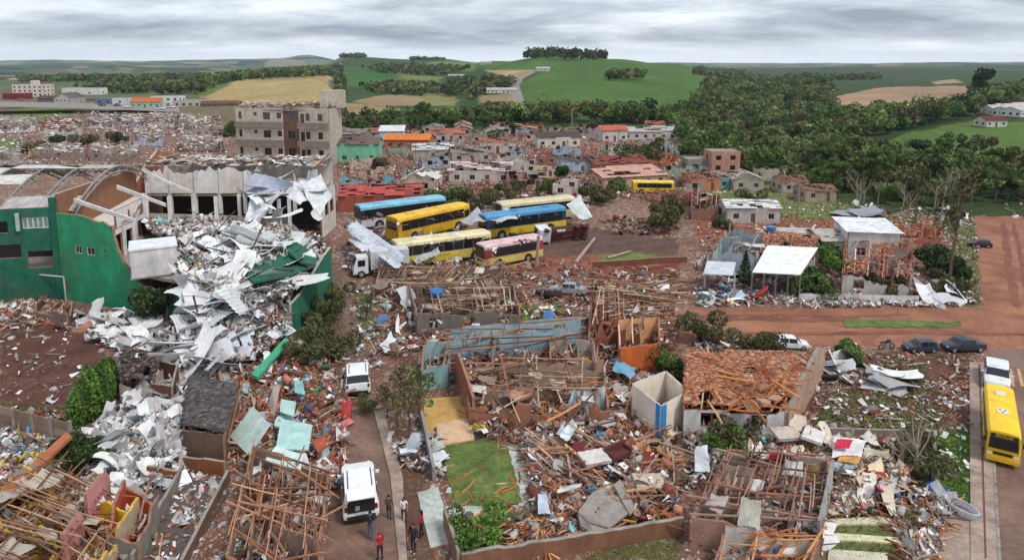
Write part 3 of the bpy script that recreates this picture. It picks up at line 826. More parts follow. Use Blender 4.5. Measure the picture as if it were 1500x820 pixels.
def samp(poly, n, rg, z=0.0):
    """n ground points inside a photo outline, even over the photo's rows and columns, so nearer ground gets no sparser"""
    xs, ys = [p[0] for p in poly], [p[1] for p in poly]
    X, Y = [], []
    while len(X) < n:
        a, b = rg.uniform(min(xs), max(xs), n * 2), rg.uniform(min(ys), max(ys), n * 2)
        m = inpoly(a, b, poly); X += list(a[m]); Y += list(b[m])
    X, Y = np.array(X[:n]), np.array(Y[:n])
    v = Y0 - Y; dy, dz = FPX * CP + v * SP, -FPX * SP + v * CP
    if callable(z): z = z(X, Y)
    t = (z - CAM_H) / dz
    return np.stack([(X - 750) * t, dy * t, np.full(n, z) if np.isscalar(z) else z], 1), -t
def zmap(ctrl, r=45.0):
    """height of a heap's surface, known at some photo points and smoothed between them"""
    q = np.array(ctrl, float)
    def f(X, Y):
        d = (np.asarray(X)[..., None] - q[:, 0]) ** 2 + (1.6 * (np.asarray(Y)[..., None] - q[:, 1])) ** 2
        w = 1 / (d + r * r * .15) ** 1.5
        return (w * q[:, 2]).sum(-1) / w.sum(-1)
    return f
def heap_mesh(name, poly, zf, cols, label, step=4.0, rough=.35, seed=1, kind='stuff', parent=None):
    """the solid body of a heap, an uneven surface over a photo outline"""
    rg = np.random.default_rng(seed)
    xs, ys = [p[0] for p in poly], [p[1] for p in poly]
    gx, gy = np.arange(min(xs), max(xs) + step, step), np.arange(min(ys), max(ys) + step, step)
    A, B = np.meshgrid(gx, gy); ins = inpoly(A, B, poly)
    Z = zf(A, B) + rg.normal(0, rough * .4, A.shape); Z = np.where(ins, Z, -.3)
    v = Y0 - B; dy, dz = FPX * CP + v * SP, -FPX * SP + v * CP
    t = (Z - CAM_H) / dz
    V = np.stack([(A - 750) * t, dy * t, Z], 2).reshape(-1, 3)
    n = len(gx); a = (np.arange(len(gy) - 1)[:, None] * n + np.arange(n - 1)[None]).ravel()
    F = np.stack([a + n, a + n + 1, a + 1, a], 1)
    I = ins.ravel(); F = F[I[F].any(1)]
    s = Soup(); s.add(V[None], F, pal(cols, len(V), rg, .2)[None])
    o = s.build(name, M_COL, parent)
    return T(o, label, kind=kind)
SOUPS = {}
def soup(key):
    if key not in SOUPS: SOUPS[key] = Soup()
    return SOUPS[key]
def lump(P, amp, wl=2.2):
    x, y = P[:, 0] / wl, P[:, 1] / wl
    return amp * np.clip(.45 + .35 * np.sin(x * 1.7 + np.sin(y * 1.3) * 1.5) * np.cos(y * 1.9 + .7) + .2 * np.sin(x * 4.1 + y * 3.3), 0, 1)
def rubble(key, poly, n, kinds='tsbg', heap=.5, z0=0.0, size=1.0, tilt=.25, seed=1, mix=None, zf=None, yaw=None, cols=None):
    """litter of planks (t), sheets (s), brick bits (b), grey lumps (g), dark (d), white flakes (w)"""
    rg = np.random.default_rng(seed)
    S = soup(key); kinds = list(kinds); mix = mix or [1 / len(kinds)] * len(kinds)
    cnt = rg.multinomial(n, np.array(mix) / sum(mix))
    for k, m in zip(kinds, cnt):
        if m == 0: continue
        P, mpp = samp(poly, int(m * 1.7) + 4, rg, z0)
        q = np.sin(P[:, 0] * .83 + np.sin(P[:, 1] * .61) * 2) + np.cos(P[:, 1] * .97 + np.sin(P[:, 0] * .47) * 2) + .8 * np.sin(P[:, 0] * 2.3 + P[:, 1] * 1.9) + rg.normal(0, 1.1, len(P))
        sel = np.argsort(-q)[:m]; P, mpp = P[sel].copy(), mpp[sel]      # debris gathers in drifts
        P[:, 2] += (zf(P) if zf is not None else lump(P, heap)) * rg.uniform(.3, 1, m) + .03
        sc = size * np.clip(mpp / .05, .8, 2.2) * rg.lognormal(0, .3, m)     # pieces that still show at a distance are the large ones
        yw = None if yaw is None else rg.choice(yaw, m) + rg.normal(0, .3, m)
        if k in 'to':
            L_ = rg.gamma(2.2, .55, m) * sc ** .5 + .3
            s_boxes(S, P, np.stack([L_, rg.uniform(.05, .16, m) * sc, rg.uniform(.03, .09, m) * sc], 1), rots(m, tilt, rg, yw), pal(cols or (TIMBER if k == 't' else ORANGE), m, rg))
        elif k in 'sw':
            L_ = rg.gamma(2.2, .26, m) * sc + .18
            s_sheets(S, P + np.array([0, 0, .1]), np.stack([L_, L_ * rg.uniform(.12, .6, m)], 1), rots(m, tilt * 1.3, rg), pal(cols or (WHITE if k == 'w' or rg.random() < 2 else GREY), m, rg, .1), .5, rg)
        elif k == 'a':
            L_ = rg.gamma(2.5, .22, m) * sc + .15
            s_boxes(S, P, np.stack([L_, L_ * rg.uniform(.3, .9, m), rg.uniform(.03, .2, m)], 1), rots(m, tilt * 1.6, rg), pal(ACCENT, m, rg, .15))
        else:
            d = rg.gamma(2, .1, m) * sc + .08
            s_boxes(S, P, np.stack([d * rg.uniform(.8, 2.2, m), d * rg.uniform(.6, 1.4, m), d * rg.uniform(.3, .9, m)], 1), rots(m, .7, rg), pal(cols or {'b': BRICK, 'g': GREY, 'd': DARK}[k], m, rg))
def loose_planks(poly, n, label, group, cols=TIMBER, L_=(1.5, 4.5), w=(.08, .16), heap=.5, z0=0., tilt=.2, seed=1, zf=None, name='plank', yaw=None):
    rg = np.random.default_rng(seed + 500)
    P, _ = samp(poly, n, rg, z0); h = zf(P) if zf is not None else lump(P, heap)
    C = pal(cols, n, rg)
    for i in range(n):
        l = rg.uniform(*L_); a = rg.uniform(0, 6.28) if yaw is None else yaw + rg.normal(0, .35)
        p = Vector(P[i]) + Vector((0, 0, h[i] + .12)); sl = rg.normal(0, tilt)
        d = Vector((math.cos(a) * math.cos(sl), math.sin(a) * math.cos(sl), math.sin(sl))) * l / 2
        p.z += abs(d.z) * .7
        o = stick(name, p - d, p + d, rg.uniform(*w), rg.uniform(.04, .1), C[i], roll=rg.uniform(-1.4, 1.4))
        T(o, label, 'plank', group)
def loose_sheets(poly, n, label, group, cols=WHITE, L_=(1.4, 3.6), heap=.5, z0=0., tilt=.35, seed=1, zf=None, name='metal_sheet', cat='roof sheet'):
    rg = np.random.default_rng(seed + 900)
    P, _ = samp(poly, n, rg, z0); h = zf(P) if zf is not None else lump(P, heap)
    C = pal(cols, n, rg, .08)
    for i in range(n):
        l = rg.uniform(*L_)
        loose_sheet(Vector(P[i]) + Vector((0, 0, h[i] + .3)), l, l * rg.uniform(.3, .6), (rg.normal(0, tilt), rg.normal(0, tilt), rg.uniform(0, 6.28)), C[i], label, group, name, cat)
def loose_chunks(poly, n, label, group, cols=GREY, L_=(.8, 2.0), heap=.3, seed=1, z0=0., zf=None):
    rg = np.random.default_rng(seed + 1300)
    P, _ = samp(poly, n, rg, z0); h = zf(P) if zf is not None else lump(P, heap); C = pal(cols, n, rg, .1)
    for i in range(n):
        l = rg.uniform(*L_)
        o = link('wall_fragment', CHUNKS[rnd.randrange(6)], None, Vector(P[i]) + Vector((0, 0, h[i] + .12)), (rg.normal(0, .25), rg.normal(0, .25), rg.uniform(0, 6.28)),
                 (l, l * rg.uniform(.5, .9), rg.uniform(.1, .18)), C[i])
        T(o, label, 'rubble', group)

# ------------------------------------------------------------------ walls, windows, houses
def wall_geo(mb, p0, p1, h, th=.16, opens=(), top=None, mi=(0, 1, 2), z0=0.0):
    """upright wall from p0 to p1: opens = (s0, s1, z0, z1); top = list of (s, height)"""
    a, b = Vector((p0[0], p0[1], 0)), Vector((p1[0], p1[1], 0))
    d = b - a; L_ = d.length
    if L_ < .05: return
    d /= L_; n = Vector((d.y, -d.x, 0)) * th / 2
    tp = top or [(0, h), (L_, h)]
    ts, tz = [q[0] for q in tp], [q[1] for q in tp]
    cuts = sorted(set([0, L_] + [c for o in opens for c in (o[0], o[1])] + [c for c in ts]))
    cuts = [c for c in cuts if -1e-6 <= c <= L_ + 1e-6]
    for s0, s1 in zip(cuts[:-1], cuts[1:]):
        if s1 - s0 < 1e-4: continue
        h0, h1 = float(np.interp(s0, ts, tz)), float(np.interp(s1, ts, tz)); mid = (s0 + s1) / 2
        spans, lo = [], 0.0
        for o in sorted([o for o in opens if o[0] <= mid <= o[1]], key=lambda o: o[2]):
            spans.append((lo, o[2], False)); lo = o[3]
        spans.append((lo, None, True))
        q0, q1 = a + d * s0, a + d * s1
        for l, u, last in spans:
            u0, u1 = (h0, h1) if last else (min(u, h0), min(u, h1))
            if max(u0, u1) - l < .02: continue
            u0, u1 = max(u0, l + .01), max(u1, l + .01)
            zb, Z = Vector((0, 0, z0 + l)), Vector((0, 0, 1))
            pts = [q0 + n + zb, q1 + n + zb, q1 - n + zb, q0 - n + zb, q0 + n + Z * (z0 + u0), q1 + n + Z * (z0 + u1), q1 - n + Z * (z0 + u1), q0 - n + Z * (z0 + u0)]
            mb.hexa(pts, [mi[2], mi[2], mi[0], mi[2], mi[1], mi[2]])
def jag(L_, h, amt, rd, step=.45):
    s, out = 0.0, []
    lvl = h * rd.uniform(1 - amt, 1)
    while s < L_:
        if rd.random() < .3: lvl = h * rd.uniform(max(.12, 1 - amt), 1)
        out.append((s, max(.15, lvl + rd.uniform(-.12, .12) * h * amt)))
        s += step * rd.uniform(.5, 1.5)
    out.append((L_, max(.15, lvl)))
    return out
def frame_window(parent, p0, p1, s, w, z, h, off, out=.0, glass=True):
    d = (Vector(p1) - Vector(p0)).normalized(); n = Vector((d.y, -d.x, 0))
    c = Vector(p0) + d * (s + w / 2) + Vector((0, 0, z + h / 2)) + n * out
    rz = math.atan2(d.y, d.x)
    mb = MB(c)
    R = Matrix.Rotation(rz, 3, 'Z')
    for q, sz in (((-w / 2 + .03, 0, 0), (.06, .1, h)), ((w / 2 - .03, 0, 0), (.06, .1, h)), ((0, 0, h / 2 - .03), (w, .1, .06)), ((0, 0, -h / 2 + .03), (w + .1, .14, .06)), ((0, 0, 0), (.04, .08, h))):
        mb.box(c + R @ Vector(q), sz, rz)
    o = mb.build('window', paint(196, 192, 186), parent, loc=c - Vector(off))
    if glass:
        g = MB(); g.box((0, 0, 0), (w - .1, .02, h - .1), rz)
        g.build('pane', M_GLASS, o)
    return o
def ruin(name, label, C, h, out, inn, cat='house', top=None, floor=(140, 120, 108), jagg=.3, rooms=2, rafters=8, rdir=0, rcol=TIMBER, battens=0, tiles=0, tilecol=None,
         seed=1, group=None, wins=True, th=.16, hs=None, ragged=(1, 1, 1, 1), droop=.35, inside=60, insk='tbg', edge=None, skip=(), rw=.11, roofrise=0.0, tilefrac=.7):
    """house open to the sky; C = photo points of its base corners (near-left, near-right, far-right, far-left)"""
    rd = random.Random(seed); rg = np.random.default_rng(seed)
    jagg, droop = min(.85, jagg * 1.7 + .04 * (jagg > 0)), max(droop, .42 if roofrise == 0 else droop)
    P = [G(*c) for c in C]
    off = sum(P, Vector()) / 4
    e_ = empty(name, off, 0, label, cat, group)
    mats = [paint(*out), paint(*inn), edge or M_BRICK]
    f = MB(off); f.prism([(p.x, p.y) for p in P], -.05, .07)
    f.build('floor', paint(*floor, grime=.55), e_)
    for i in range(4):
        if i in skip: continue
        a, b = P[i], P[(i + 1) % 4]; L_ = (b - a).length
        hh = (hs[i] if hs else h)
        ops = []
        if wins and L_ > 3:
            k = max(1, int(L_ / 3.4))
            for j in range(k):
                if rd.random() < .75:
                    s0 = (j + .5) * L_ / k - .55
                    if rd.random() < .25: ops.append((s0, s0 + .85, 0.0, 2.05))
                    else: ops.append((s0, s0 + 1.15, .95, 2.0))
        mb = MB(off)
        wall_geo(mb, a, b, hh, th, ops, jag(L_, hh, jagg * ragged[i], rd) if jagg * ragged[i] > 0 else None)
        mb.build('wall', mats, e_)
        for o_ in ops:
            if o_[2] > 0 and hh > 2.1 and rd.random() < .6: frame_window(e_, a, b, o_[0], 1.15, .95, 1.05, off, glass=rd.random() < .5)
    for k in range(rooms):
        u = (k + 1) / (rooms + 1) + rd.uniform(-.06, .06)
        a, b = (P[0].lerp(P[1], u), P[3].lerp(P[2], u)) if k % 2 == 0 else (P[0].lerp(P[3], u), P[1].lerp(P[2], u))
        L_ = (b - a).length; mb = MB(off)
        sA, sB = (.12, L_ - .12) if rd.random() < .5 else (.12, L_ * .6)
        d = (b - a) / L_
        wall_geo(mb, a + d * sA, a + d * sB, h, th * .8, [(L_ * .3, L_ * .3 + .85, 0, 2.0)] if L_ > 3 and sB > L_ * .3 + 1.2 else [], jag(sB - sA, h, jagg + .15, rd))
        mb.build('partition', [paint(*inn), paint(*(rd.choice([inn, out, (206, 198, 184)]))), mats[2]], e_)
    # roof timbers that stayed or sagged
    A, B, C_, D = (P[0], P[1], P[2], P[3]) if rdir == 0 else (P[1], P[2], P[3], P[0])
    def rz(u, v): return h + .1 + roofrise * (1 - abs(2 * v - 1))
    RC = pal(rcol, max(rafters, 1), rg)
    for k in range(rafters):
        if rd.random() < .12: continue
        u = (k + .5) / rafters + rd.uniform(-.35, .35) / rafters
        a, b = A.lerp(B, u), D.lerp(C_, u)
        s0, s1 = rd.choice([(0, 1), (0, 1), (0, .6), (.4, 1), (-.04, 1.03)])
        z0, z1 = h + .1, h + .1
        if rd.random() < droop: z1 -= rd.uniform(.4, h * .9)
        elif rd.random() < droop: z0 -= rd.uniform(.3, h * .7)
        p, q = a.lerp(b, s0), a.lerp(b, s1)
        if roofrise > 0 and rd.random() > droop:
            m_ = a.lerp(b, .5); m_.z = h + .1 + roofrise
            p.z, q.z = h + .1, h + .1
            stick('rafter', p, m_, rw, .1, RC[k], e_, off); stick('rafter', m_, q, rw, .1, RC[k], e_, off)
            continue
        p.z, q.z = z0, z1
        p += Vector((rd.uniform(-.5, .5), rd.uniform(-.5, .5), 0)); q += Vector((rd.uniform(-.5, .5), rd.uniform(-.5, .5), 0))
        stick('rafter', p, q, rw, .09, RC[k], e_, off)
    area = (P[1] - P[0]).length * (P[3] - P[0]).length
    if area > 60 and not tiles:        # ceiling boards that still hang on the timbers
        for k in range(int(area / 7)):
            u, v = rd.uniform(.05, .95), rd.uniform(.05, .95); c = A.lerp(B, u).lerp(D.lerp(C_, u), v); c.z = h * rd.uniform(.75, 1.04)
            l_ = rd.uniform(.7, 1.9); o = link('ceiling_board', SHEETS[rd.randrange(7) * 2], e_, c - off, (rd.gauss(0, .14), rd.gauss(0, .14), math.atan2((B - A).y, (B - A).x) + rd.gauss(0, .15)), (l_, l_ * rd.uniform(.5, .9), l_ * .35), lin(rd.choice([(176, 166, 154), (150, 136, 122), (206, 200, 192), (128, 112, 100), (190, 180, 160)])))
    BC = pal(rcol, max(battens, 1), rg)
    for k in range(battens):
        v = rd.random(); a, b = A.lerp(D, v), B.lerp(C_, v)
        s0 = rd.uniform(0, .6); s1 = min(1.02, s0 + rd.uniform(.2, .7))
        p, q = a.lerp(b, s0), a.lerp(b, s1)
        zz = rz(0, v) + .12
        p.z, q.z = zz - (rd.uniform(.3, h) if rd.random() < .3 else 0), zz - (rd.uniform(.3, h) if rd.random() < .3 else 0)
        stick('batten', p, q, .06, .045, BC[k], e_, off)
    if tiles:
        s = Soup(); u, v = rg.random(tiles), rg.random(tiles)
        keep = (np.sin(u * 9 + seed) * np.cos(v * 7 + seed * 2) * .5 + .5) < tilefrac
        u, v = u[keep], v[keep]; n = len(u)
        rw_ = max(4, int((D - A).length / .33)); v = (np.floor(v * rw_) + .5 + rg.normal(0, .09, n)) / rw_
        a = np.array(A)[None] + (np.array(B) - np.array(A))[None] * u[:, None]
        b = np.array(D)[None] + (np.array(C_) - np.array(D))[None] * u[:, None]
        p = a + (b - a) * v[:, None]
        p[:, 2] = h + .2 + roofrise * (1 - np.abs(2 * v - 1)) + rg.uniform(-.04, .06, n) - (rg.random(n) < .12) * rg.uniform(0, h, n)
        yw = math.atan2((B - A).y, (B - A).x) + rg.normal(0, .25, n)
        p -= np.array(off)
        s_boxes(s, p, np.stack([rg.uniform(.24, .42, n), rg.uniform(.3, .38, n), np.full(n, .04)], 1), rots(n, .07 if tilefrac > .82 else .16, rg, yw - (.0 if tilefrac <= .82 else rg.normal(0, .2, n) * 0)), pal(tilecol or BRICK, n, rg, .2))
        o = s.build('roof_tiles', M_COL, e_); o['kind'] = 'stuff'
    if inside:
        rubble(name + str(seed), [C[0], C[1], C[2], C[3]], inside, insk, min(1.5, h * .6), .07, .8, .35, seed)
        o = SOUPS.pop(name + str(seed)).build('rubble', M_COL); o.data.transform(Matrix.Translation(-off)); o.parent = e_; o['kind'] = 'stuff'
    return e_
def roof_slope(parent, a, b, c, d, m, rows=8, lost=0.0, rd=rnd, name='roof_slope', thick=.06, cols=6):
    """roof plane a-b (eave) to d-c (ridge) in overlapping courses of panels; some may be lost"""
    mb = MB(); a, b, c, d = map(Vector, (a, b, c, d))
    n = (b - a).cross(d - a).normalized()
    for j in range(rows):
        for i in range(cols):
            if rd.random() < lost * (.35 + 1.3 * (math.sin(i * .9 + j * .5 + lost * 40) > 0)): continue
            v0, v1 = j / rows, (j + 1.12) / rows; u0, u1 = i / cols, (i + 1) / cols
            v1 = min(v1, 1.01)
            P_ = lambda u, v: a.lerp(b, u).lerp(d.lerp(c, u), v)
            w = rd.uniform(0, .02)
            lo, hi = n * (thick * 1.2 + w), n * (thick * .3 + w)
            q = [P_(u0, v0), P_(u1, v0), P_(u1, v1), P_(u0, v1)]
            mb.hexa([q[0], q[1], q[2], q[3], q[0] + lo, q[1] + lo, q[2] + hi, q[3] + hi])
    if not mb.v: return None
    return mb.build(name, m, parent)
def house(name, label, loc, rz, w, d, h, wallc, roofc, roof='gable', lost=0.0, rise=1.2, seed=1, group=None, eave=.4, simple=False, cat='house', timbers=True, sag=0.0, wcol=None):
    """small masonry house with its own walls, windows, door and roof slopes; local x along the ridge"""
    rd = random.Random(seed)
    e_ = empty(name, loc, rz, label, cat, group)
    mats = [paint(*wallc), paint(*(wcol or wallc)), M_BRICK]
    cs = [(-w / 2, -d / 2), (w / 2, -d / 2), (w / 2, d / 2), (-w / 2, d / 2)]
    for i in range(4):
        a, b = Vector((*cs[i], 0)), Vector((*cs[(i + 1) % 4], 0)); L_ = (b - a).length
        ops, k = [], max(1, int(L_ / 3))
        for j in range(k):
            s0 = (j + .5) * L_ / k - .55
            if i == 0 and j == k // 2: ops.append((s0, s0 + .9, 0, 2.1))
            elif rd.random() < .8: ops.append((s0, s0 + 1.2, .95, 2.05))
        tp = None
        if roof == 'gable' and i in (1, 3): tp = [(0, h), (L_ / 2, h + rise), (L_, h)]
        elif roof == 'none': tp = jag(L_, h, .75, rd)
        mb = MB(); wall_geo(mb, a, b, h, .16, ops, tp); mb.build('wall', mats, e_)
        for o_ in ops:
            if roof == 'none' and rd.random() < .5: continue
            if o_[2] > 0:
                if simple:
                    n = Vector(((b - a).y, -(b - a).x, 0)).normalized(); c = a + (b - a) / L_ * (o_[0] + .6) + Vector((0, 0, 1.5)) - n * .03
                    g = MB(c); g.box(c, (1.18, .04, 1.08), math.atan2((b - a).y, (b - a).x)); g.build('window', M_GLASS, e_, loc=c)
                else: frame_window(e_, a, b, o_[0], 1.2, .95, 1.1, (0, 0, 0))
            else:
                c = a + (b - a) / L_ * (o_[0] + .45) + Vector((0, 0, 1.04))
                g = MB(c); g.box(c, (.88, .05, 2.06), math.atan2((b - a).y, (b - a).x)); g.build('door', paint(112, 84, 66), e_, loc=c)
    m = paint(*roofc, grime=.45, rough=.7)
    if roof == 'gable':
        x, y, zr, ze = w / 2 + eave, d / 2 + eave, h + rise + .05, h - rise * eave / (d / 2) + .05
        rows, cols = (5, 4) if simple else (12, 9)
        for sgn in (1, -1):
            ex = [(-x, -y * sgn, ze), (x, -y * sgn, ze), (x, 0, zr), (-x, 0, zr)]
            if sgn < 0: ex = [ex[1], ex[0], ex[3], ex[2]]
            l = lost if rd.random() < .7 else min(.95, lost * 2)
            roof_slope(e_, *ex, m, rows, l, rd, cols=cols)
            if lost > 0 and timbers:
                for k in range(5 if simple else 9):
                    u = k / (4 if simple else 8)
                    p, q = Vector(ex[0]).lerp(Vector(ex[1]), u), Vector(ex[3]).lerp(Vector(ex[2]), u)
                    p.z -= .05; q.z -= .05
                    stick('rafter', p, q, .1, .1, lin(rd.choice(TIMBER)), e_)
    elif roof == 'flat':
        x, y = w / 2 + eave, d / 2 + eave
        roof_slope(e_, (-x, -y, h + .04), (x, -y, h + .04), (x, y, h + .04 + rise), (-x, y, h + .04 + rise), m, 6 if not simple else 3, lost, rd, cols=8 if not simple else 3)
        if lost > 0:
            for k in range(6):
                xx = -x + 2 * x * k / 5
                stick('rafter', (xx, -y, h + .02), (xx, y, h + .02 + rise), .1, .08, lin(rd.choice(TIMBER)), e_)
    elif roof == 'none' and timbers:
        for k in range(5):
            xx = -w / 2 + w * (k + .5) / 5
            if rd.random() < .7: stick('rafter', (xx, -d / 2, h + .05), (xx + rd.uniform(-.8, .8), d / 2 * rd.uniform(.2, 1), h * rd.uniform(.3, 1.05)), .12, .1, lin(rd.choice(TIMBER)), e_)
    return e_

# ------------------------------------------------------------------ vehicles
def wheel(parent, x, y, r, w=.2, rimc=None, z=None):
    z = r if z is None else z
    t = MB(); t.tube([(0, -w / 2, 0), (0, -w / 2 + .03, 0), (0, w / 2 - .03, 0), (0, w / 2, 0)], [r * .9, r, r, r * .9], 16)
    o = t.build('wheel', M_TYRE, parent, True, loc=(x, y, z))
    s = 1 if y > 0 else -1
    m = MB(); m.tube([(0, s * (w / 2 - .02), 0), (0, s * (w / 2 + .008), 0), (0, s * (w / 2 + .02), 0)], [r * .62, r * .6, r * .2], 10)
    m.build('rim', rimc or M_RIM, o)
    return o
CARST = {  # stations from the tail forwards: x, underside, belt, top, half width at belt, half width at top, cabin?
 'hatch': [(-2.0,.45,.62,.66,.72,.70,0),(-1.96,.28,.88,.92,.82,.74,0),(-1.9,.24,.95,1.0,.85,.72,1),(-1.62,.24,.97,1.42,.86,.62,1),(-1.45,.24,.97,1.46,.86,.63,2),(-.62,.22,.95,1.5,.87,.64,1),(-.54,.22,.95,1.5,.87,.64,1),(.2,.22,.93,1.46,.87,.62,1),(.45,.22,.93,1.36,.87,.6,1),(1.02,.22,.9,.95,.86,.68,0),(1.6,.24,.8,.85,.83,.7,0),(1.92,.28,.7,.74,.78,.66,0),(2.0,.34,.58,.6,.7,.6,0)],
 'suv': [(-2.15,.5,.7,.74,.8,.74,0),(-2.1,.34,1.0,1.04,.9,.78,0),(-2.05,.3,1.06,1.12,.92,.76,1),(-1.78,.3,1.08,1.6,.92,.68,1),(-1.6,.3,1.08,1.66,.93,.69,2),(-.66,.28,1.06,1.7,.93,.7,1),(-.58,.28,1.06,1.7,.93,.7,1),(.3,.28,1.05,1.66,.93,.68,1),(.5,.28,1.05,1.56,.93,.66,1),(1.05,.28,1.02,1.08,.92,.74,0),(1.75,.3,.96,1.0,.9,.76,0),(2.1,.34,.84,.88,.85,.72,0),(2.18,.42,.66,.68,.76,.64,0)],
 'sedan': [(-2.25,.45,.7,.74,.74,.68,0),(-2.2,.28,.9,.94,.84,.7,0),(-1.6,.25,.96,1.0,.86,.7,0),(-1.45,.24,.96,1.02,.87,.68,1),(-.95,.24,.96,1.4,.87,.6,1),(-.8,.24,.96,1.43,.87,.61,2),(-.3,.22,.95,1.46,.87,.62,1),(-.22,.22,.95,1.46,.87,.62,1),(.4,.22,.93,1.42,.87,.6,1),(.6,.22,.93,1.34,.87,.58,1),(1.15,.22,.9,.95,.86,.68,0),(1.8,.24,.8,.84,.83,.7,0),(2.15,.28,.7,.73,.78,.66,0),(2.25,.34,.56,.58,.7,.6,0)]}
def car(kind, color, label, cat='car', grime=.3, opened=False):
    S = CARST[kind]
    e_ = empty('car', (0, 0, 0), 0, label, cat)
    body_m = mat('car_paint_%d_%d_%d' % color, lin(color), .28, .06, 2, grime, .02, spec=.6)
    rings = []
    for x, zl, zb, zt, hb, ht, _ in S:
        mz = (zl + zb) / 2
        ht = ht + (hb - ht) * .42
        half = [(hb * .9, zl), (hb, zl + .12), (hb * 1.01, mz), (hb * .985, zb), (ht, zt), (ht * .55, zt + .035)]
        rings.append([(x, y, z) for y, z in half] + [(x, -y, z) for y, z in half[::-1]])
    n = 12
    parts = {'body': MB(), 'windscreen': MB(), 'rear_window': MB(), 'side_window': MB(), 'side_window_b': MB()}
    cab = [i for i, s in enumerate(S) if s[6]]
    i_ws = next(i for i in range(len(S) - 1) if S[i][6] and not S[i + 1][6])
    for i in range(len(S) - 1):
        for k in range(n):
            q = [rings[i][k], rings[i][(k + 1) % n], rings[i + 1][(k + 1) % n], rings[i + 1][k]]
            side = k in (3, 7); top = k in (4, 5, 6)
            key = 'body'
            dx = S[i + 1][0] - S[i][0]
            if top and i == i_ws: key = 'windscreen'
            elif top and i == cab[0]: key = 'rear_window'
            elif side and S[i][6] and S[i + 1][6] and dx > .12 and i != cab[0]: key = 'side_window' if k == 3 else 'side_window_b'
            if opened and key == 'rear_window': key = 'body'
            parts[key].add(q, [(0, 1, 2, 3)])
    parts['body'].add(rings[0], [tuple(range(n))]); parts['body'].add(rings[-1], [tuple(range(n))])
    b = parts['body'].build('body', body_m, e_)
    me = b.data; bm = bmesh.new(); bm.from_mesh(me); bmesh.ops.remove_doubles(bm, verts=bm.verts, dist=.001); bm.to_mesh(me); bm.free()
    me.polygons.foreach_set('use_smooth', [True] * len(me.polygons)); me.set_sharp_from_angle(angle=math.radians(32))
    for k in ('windscreen', 'rear_window', 'side_window', 'side_window_b'):
        if parts[k].v: parts[k].build('side_window' if k == 'side_window_b' else k, M_GLASS, e_)
    L_ = S[-1][0]; R_ = -S[0][0]; hw = S[5][4]; wr = .33 if kind != 'suv' else .37
    for x in (L_ - .78, -R_ + .72):
        for y in (hw - .1, -hw + .1): wheel(e_, x, y, wr, .2)
    for s in (1, -1):
        m = MB(); m.box((L_ - .17, s * .58, S[-3][2] - .12), (.24, .3, .14), -s * .35); m.build('headlight', mat('lamp_glass', (.75, .78, .8), .15, .05, 1, 0, 0), e_)
        m = MB(); m.box((-R_ + .045, s * (hw - .16), S[2][2] - .12), (.1, .16, .26)); m.build('tail_light', mat('tail_red', (.3, .01, .012), .25, .05, 1, 0, 0), e_)
        m = MB(); m.box((S[8][0] + .15, s * (hw + .1), S[8][2] + .07), (.12, .2, .13)); m.build('mirror', body_m, e_)
        m = MB(); m.box((-.1, s * (hw + .012), S[6][2] - .14), (.16, .03, .035)); m.build('door_handle', body_m, e_)
    m = MB(); m.box((L_ - .03, 0, .42), (.1, 1.2, .18)); m.build('grille', mat('black_trim', (.02, .02, .022), .5, .1, 3, .1, 0), e_)
    m = MB(); m.box((-R_ - .01, 0, .46), (.12, 1.45, .2)); m.build('rear_bumper', MATS['black_trim'] if kind == 'suv' else body_m, e_)
    m = MB(); m.box((-R_ - .012, 0, .68), (.1, .42, .13)); m.build('number_plate', paint(200, 200, 205, grime=0), e_)
    if opened:   # tailgate lifted, solid black block for the dark of the open boot
        c = S[cab[0]]
        m = MB(); m.box((-R_ + .12, 0, 1.16), (.34, 1.4, .8)); m.build('luggage_dark_block', MATS['black_trim'], e_)
        m = MB(); m.box((-R_ + .02, 0, 1.66), (.75, 1.4, .06), R=Matrix.Rotation(.06, 3, 'Y')); m.build('tailgate', body_m, e_)
        m = MB(); m.box((-R_ + .1, .1, 1.0), (.3, .5, .25), .3); m.box((-R_ + .08, -.3, .98), (.25, .3, .2)); m.build('luggage', paint(150, 150, 156), e_)
    if kind == 'suv':
        for s in (1, -1):
            m = MB(); m.tube([(-1.5, s * .62, 1.7), (-1.4, s * .62, 1.76), (.1, s * .62, 1.74), (.2, s * .62, 1.68)], .025, 5); m.build('roof_rail', MATS['black_trim'], e_)
    return e_
def put(o, rear, front, fit=None, z=0.0):
    """stand a vehicle on the ground with its tail and nose at two photo points; fit = its model length"""
    a, b = G(*rear), G(*front); d = b - a
    o.location = (a + b) / 2 + Vector((0, 0, z)); o.rotation_euler = (0, 0, math.atan2(d.y, d.x))
    if fit: s = min(max(d.length / fit, .75), 1.3); o.scale = (s, s, s)
    return o
def text(body, size, parent, loc, rot, m, name='lettering'):
    c = bpy.data.curves.new(name, 'FONT'); c.body = body; c.size = size; c.extrude = .004; c.align_x = 'CENTER'; c.align_y = 'CENTER'
    t = bpy.data.objects.new(name, c); COL.objects.link(t)
    me = bpy.data.meshes.new_from_object(t.evaluated_get(bpy.context.evaluated_depsgraph_get())); bpy.data.objects.remove(t)
    me.materials.clear(); me.materials.append(m)
    return link(name, me, parent, loc, rot)
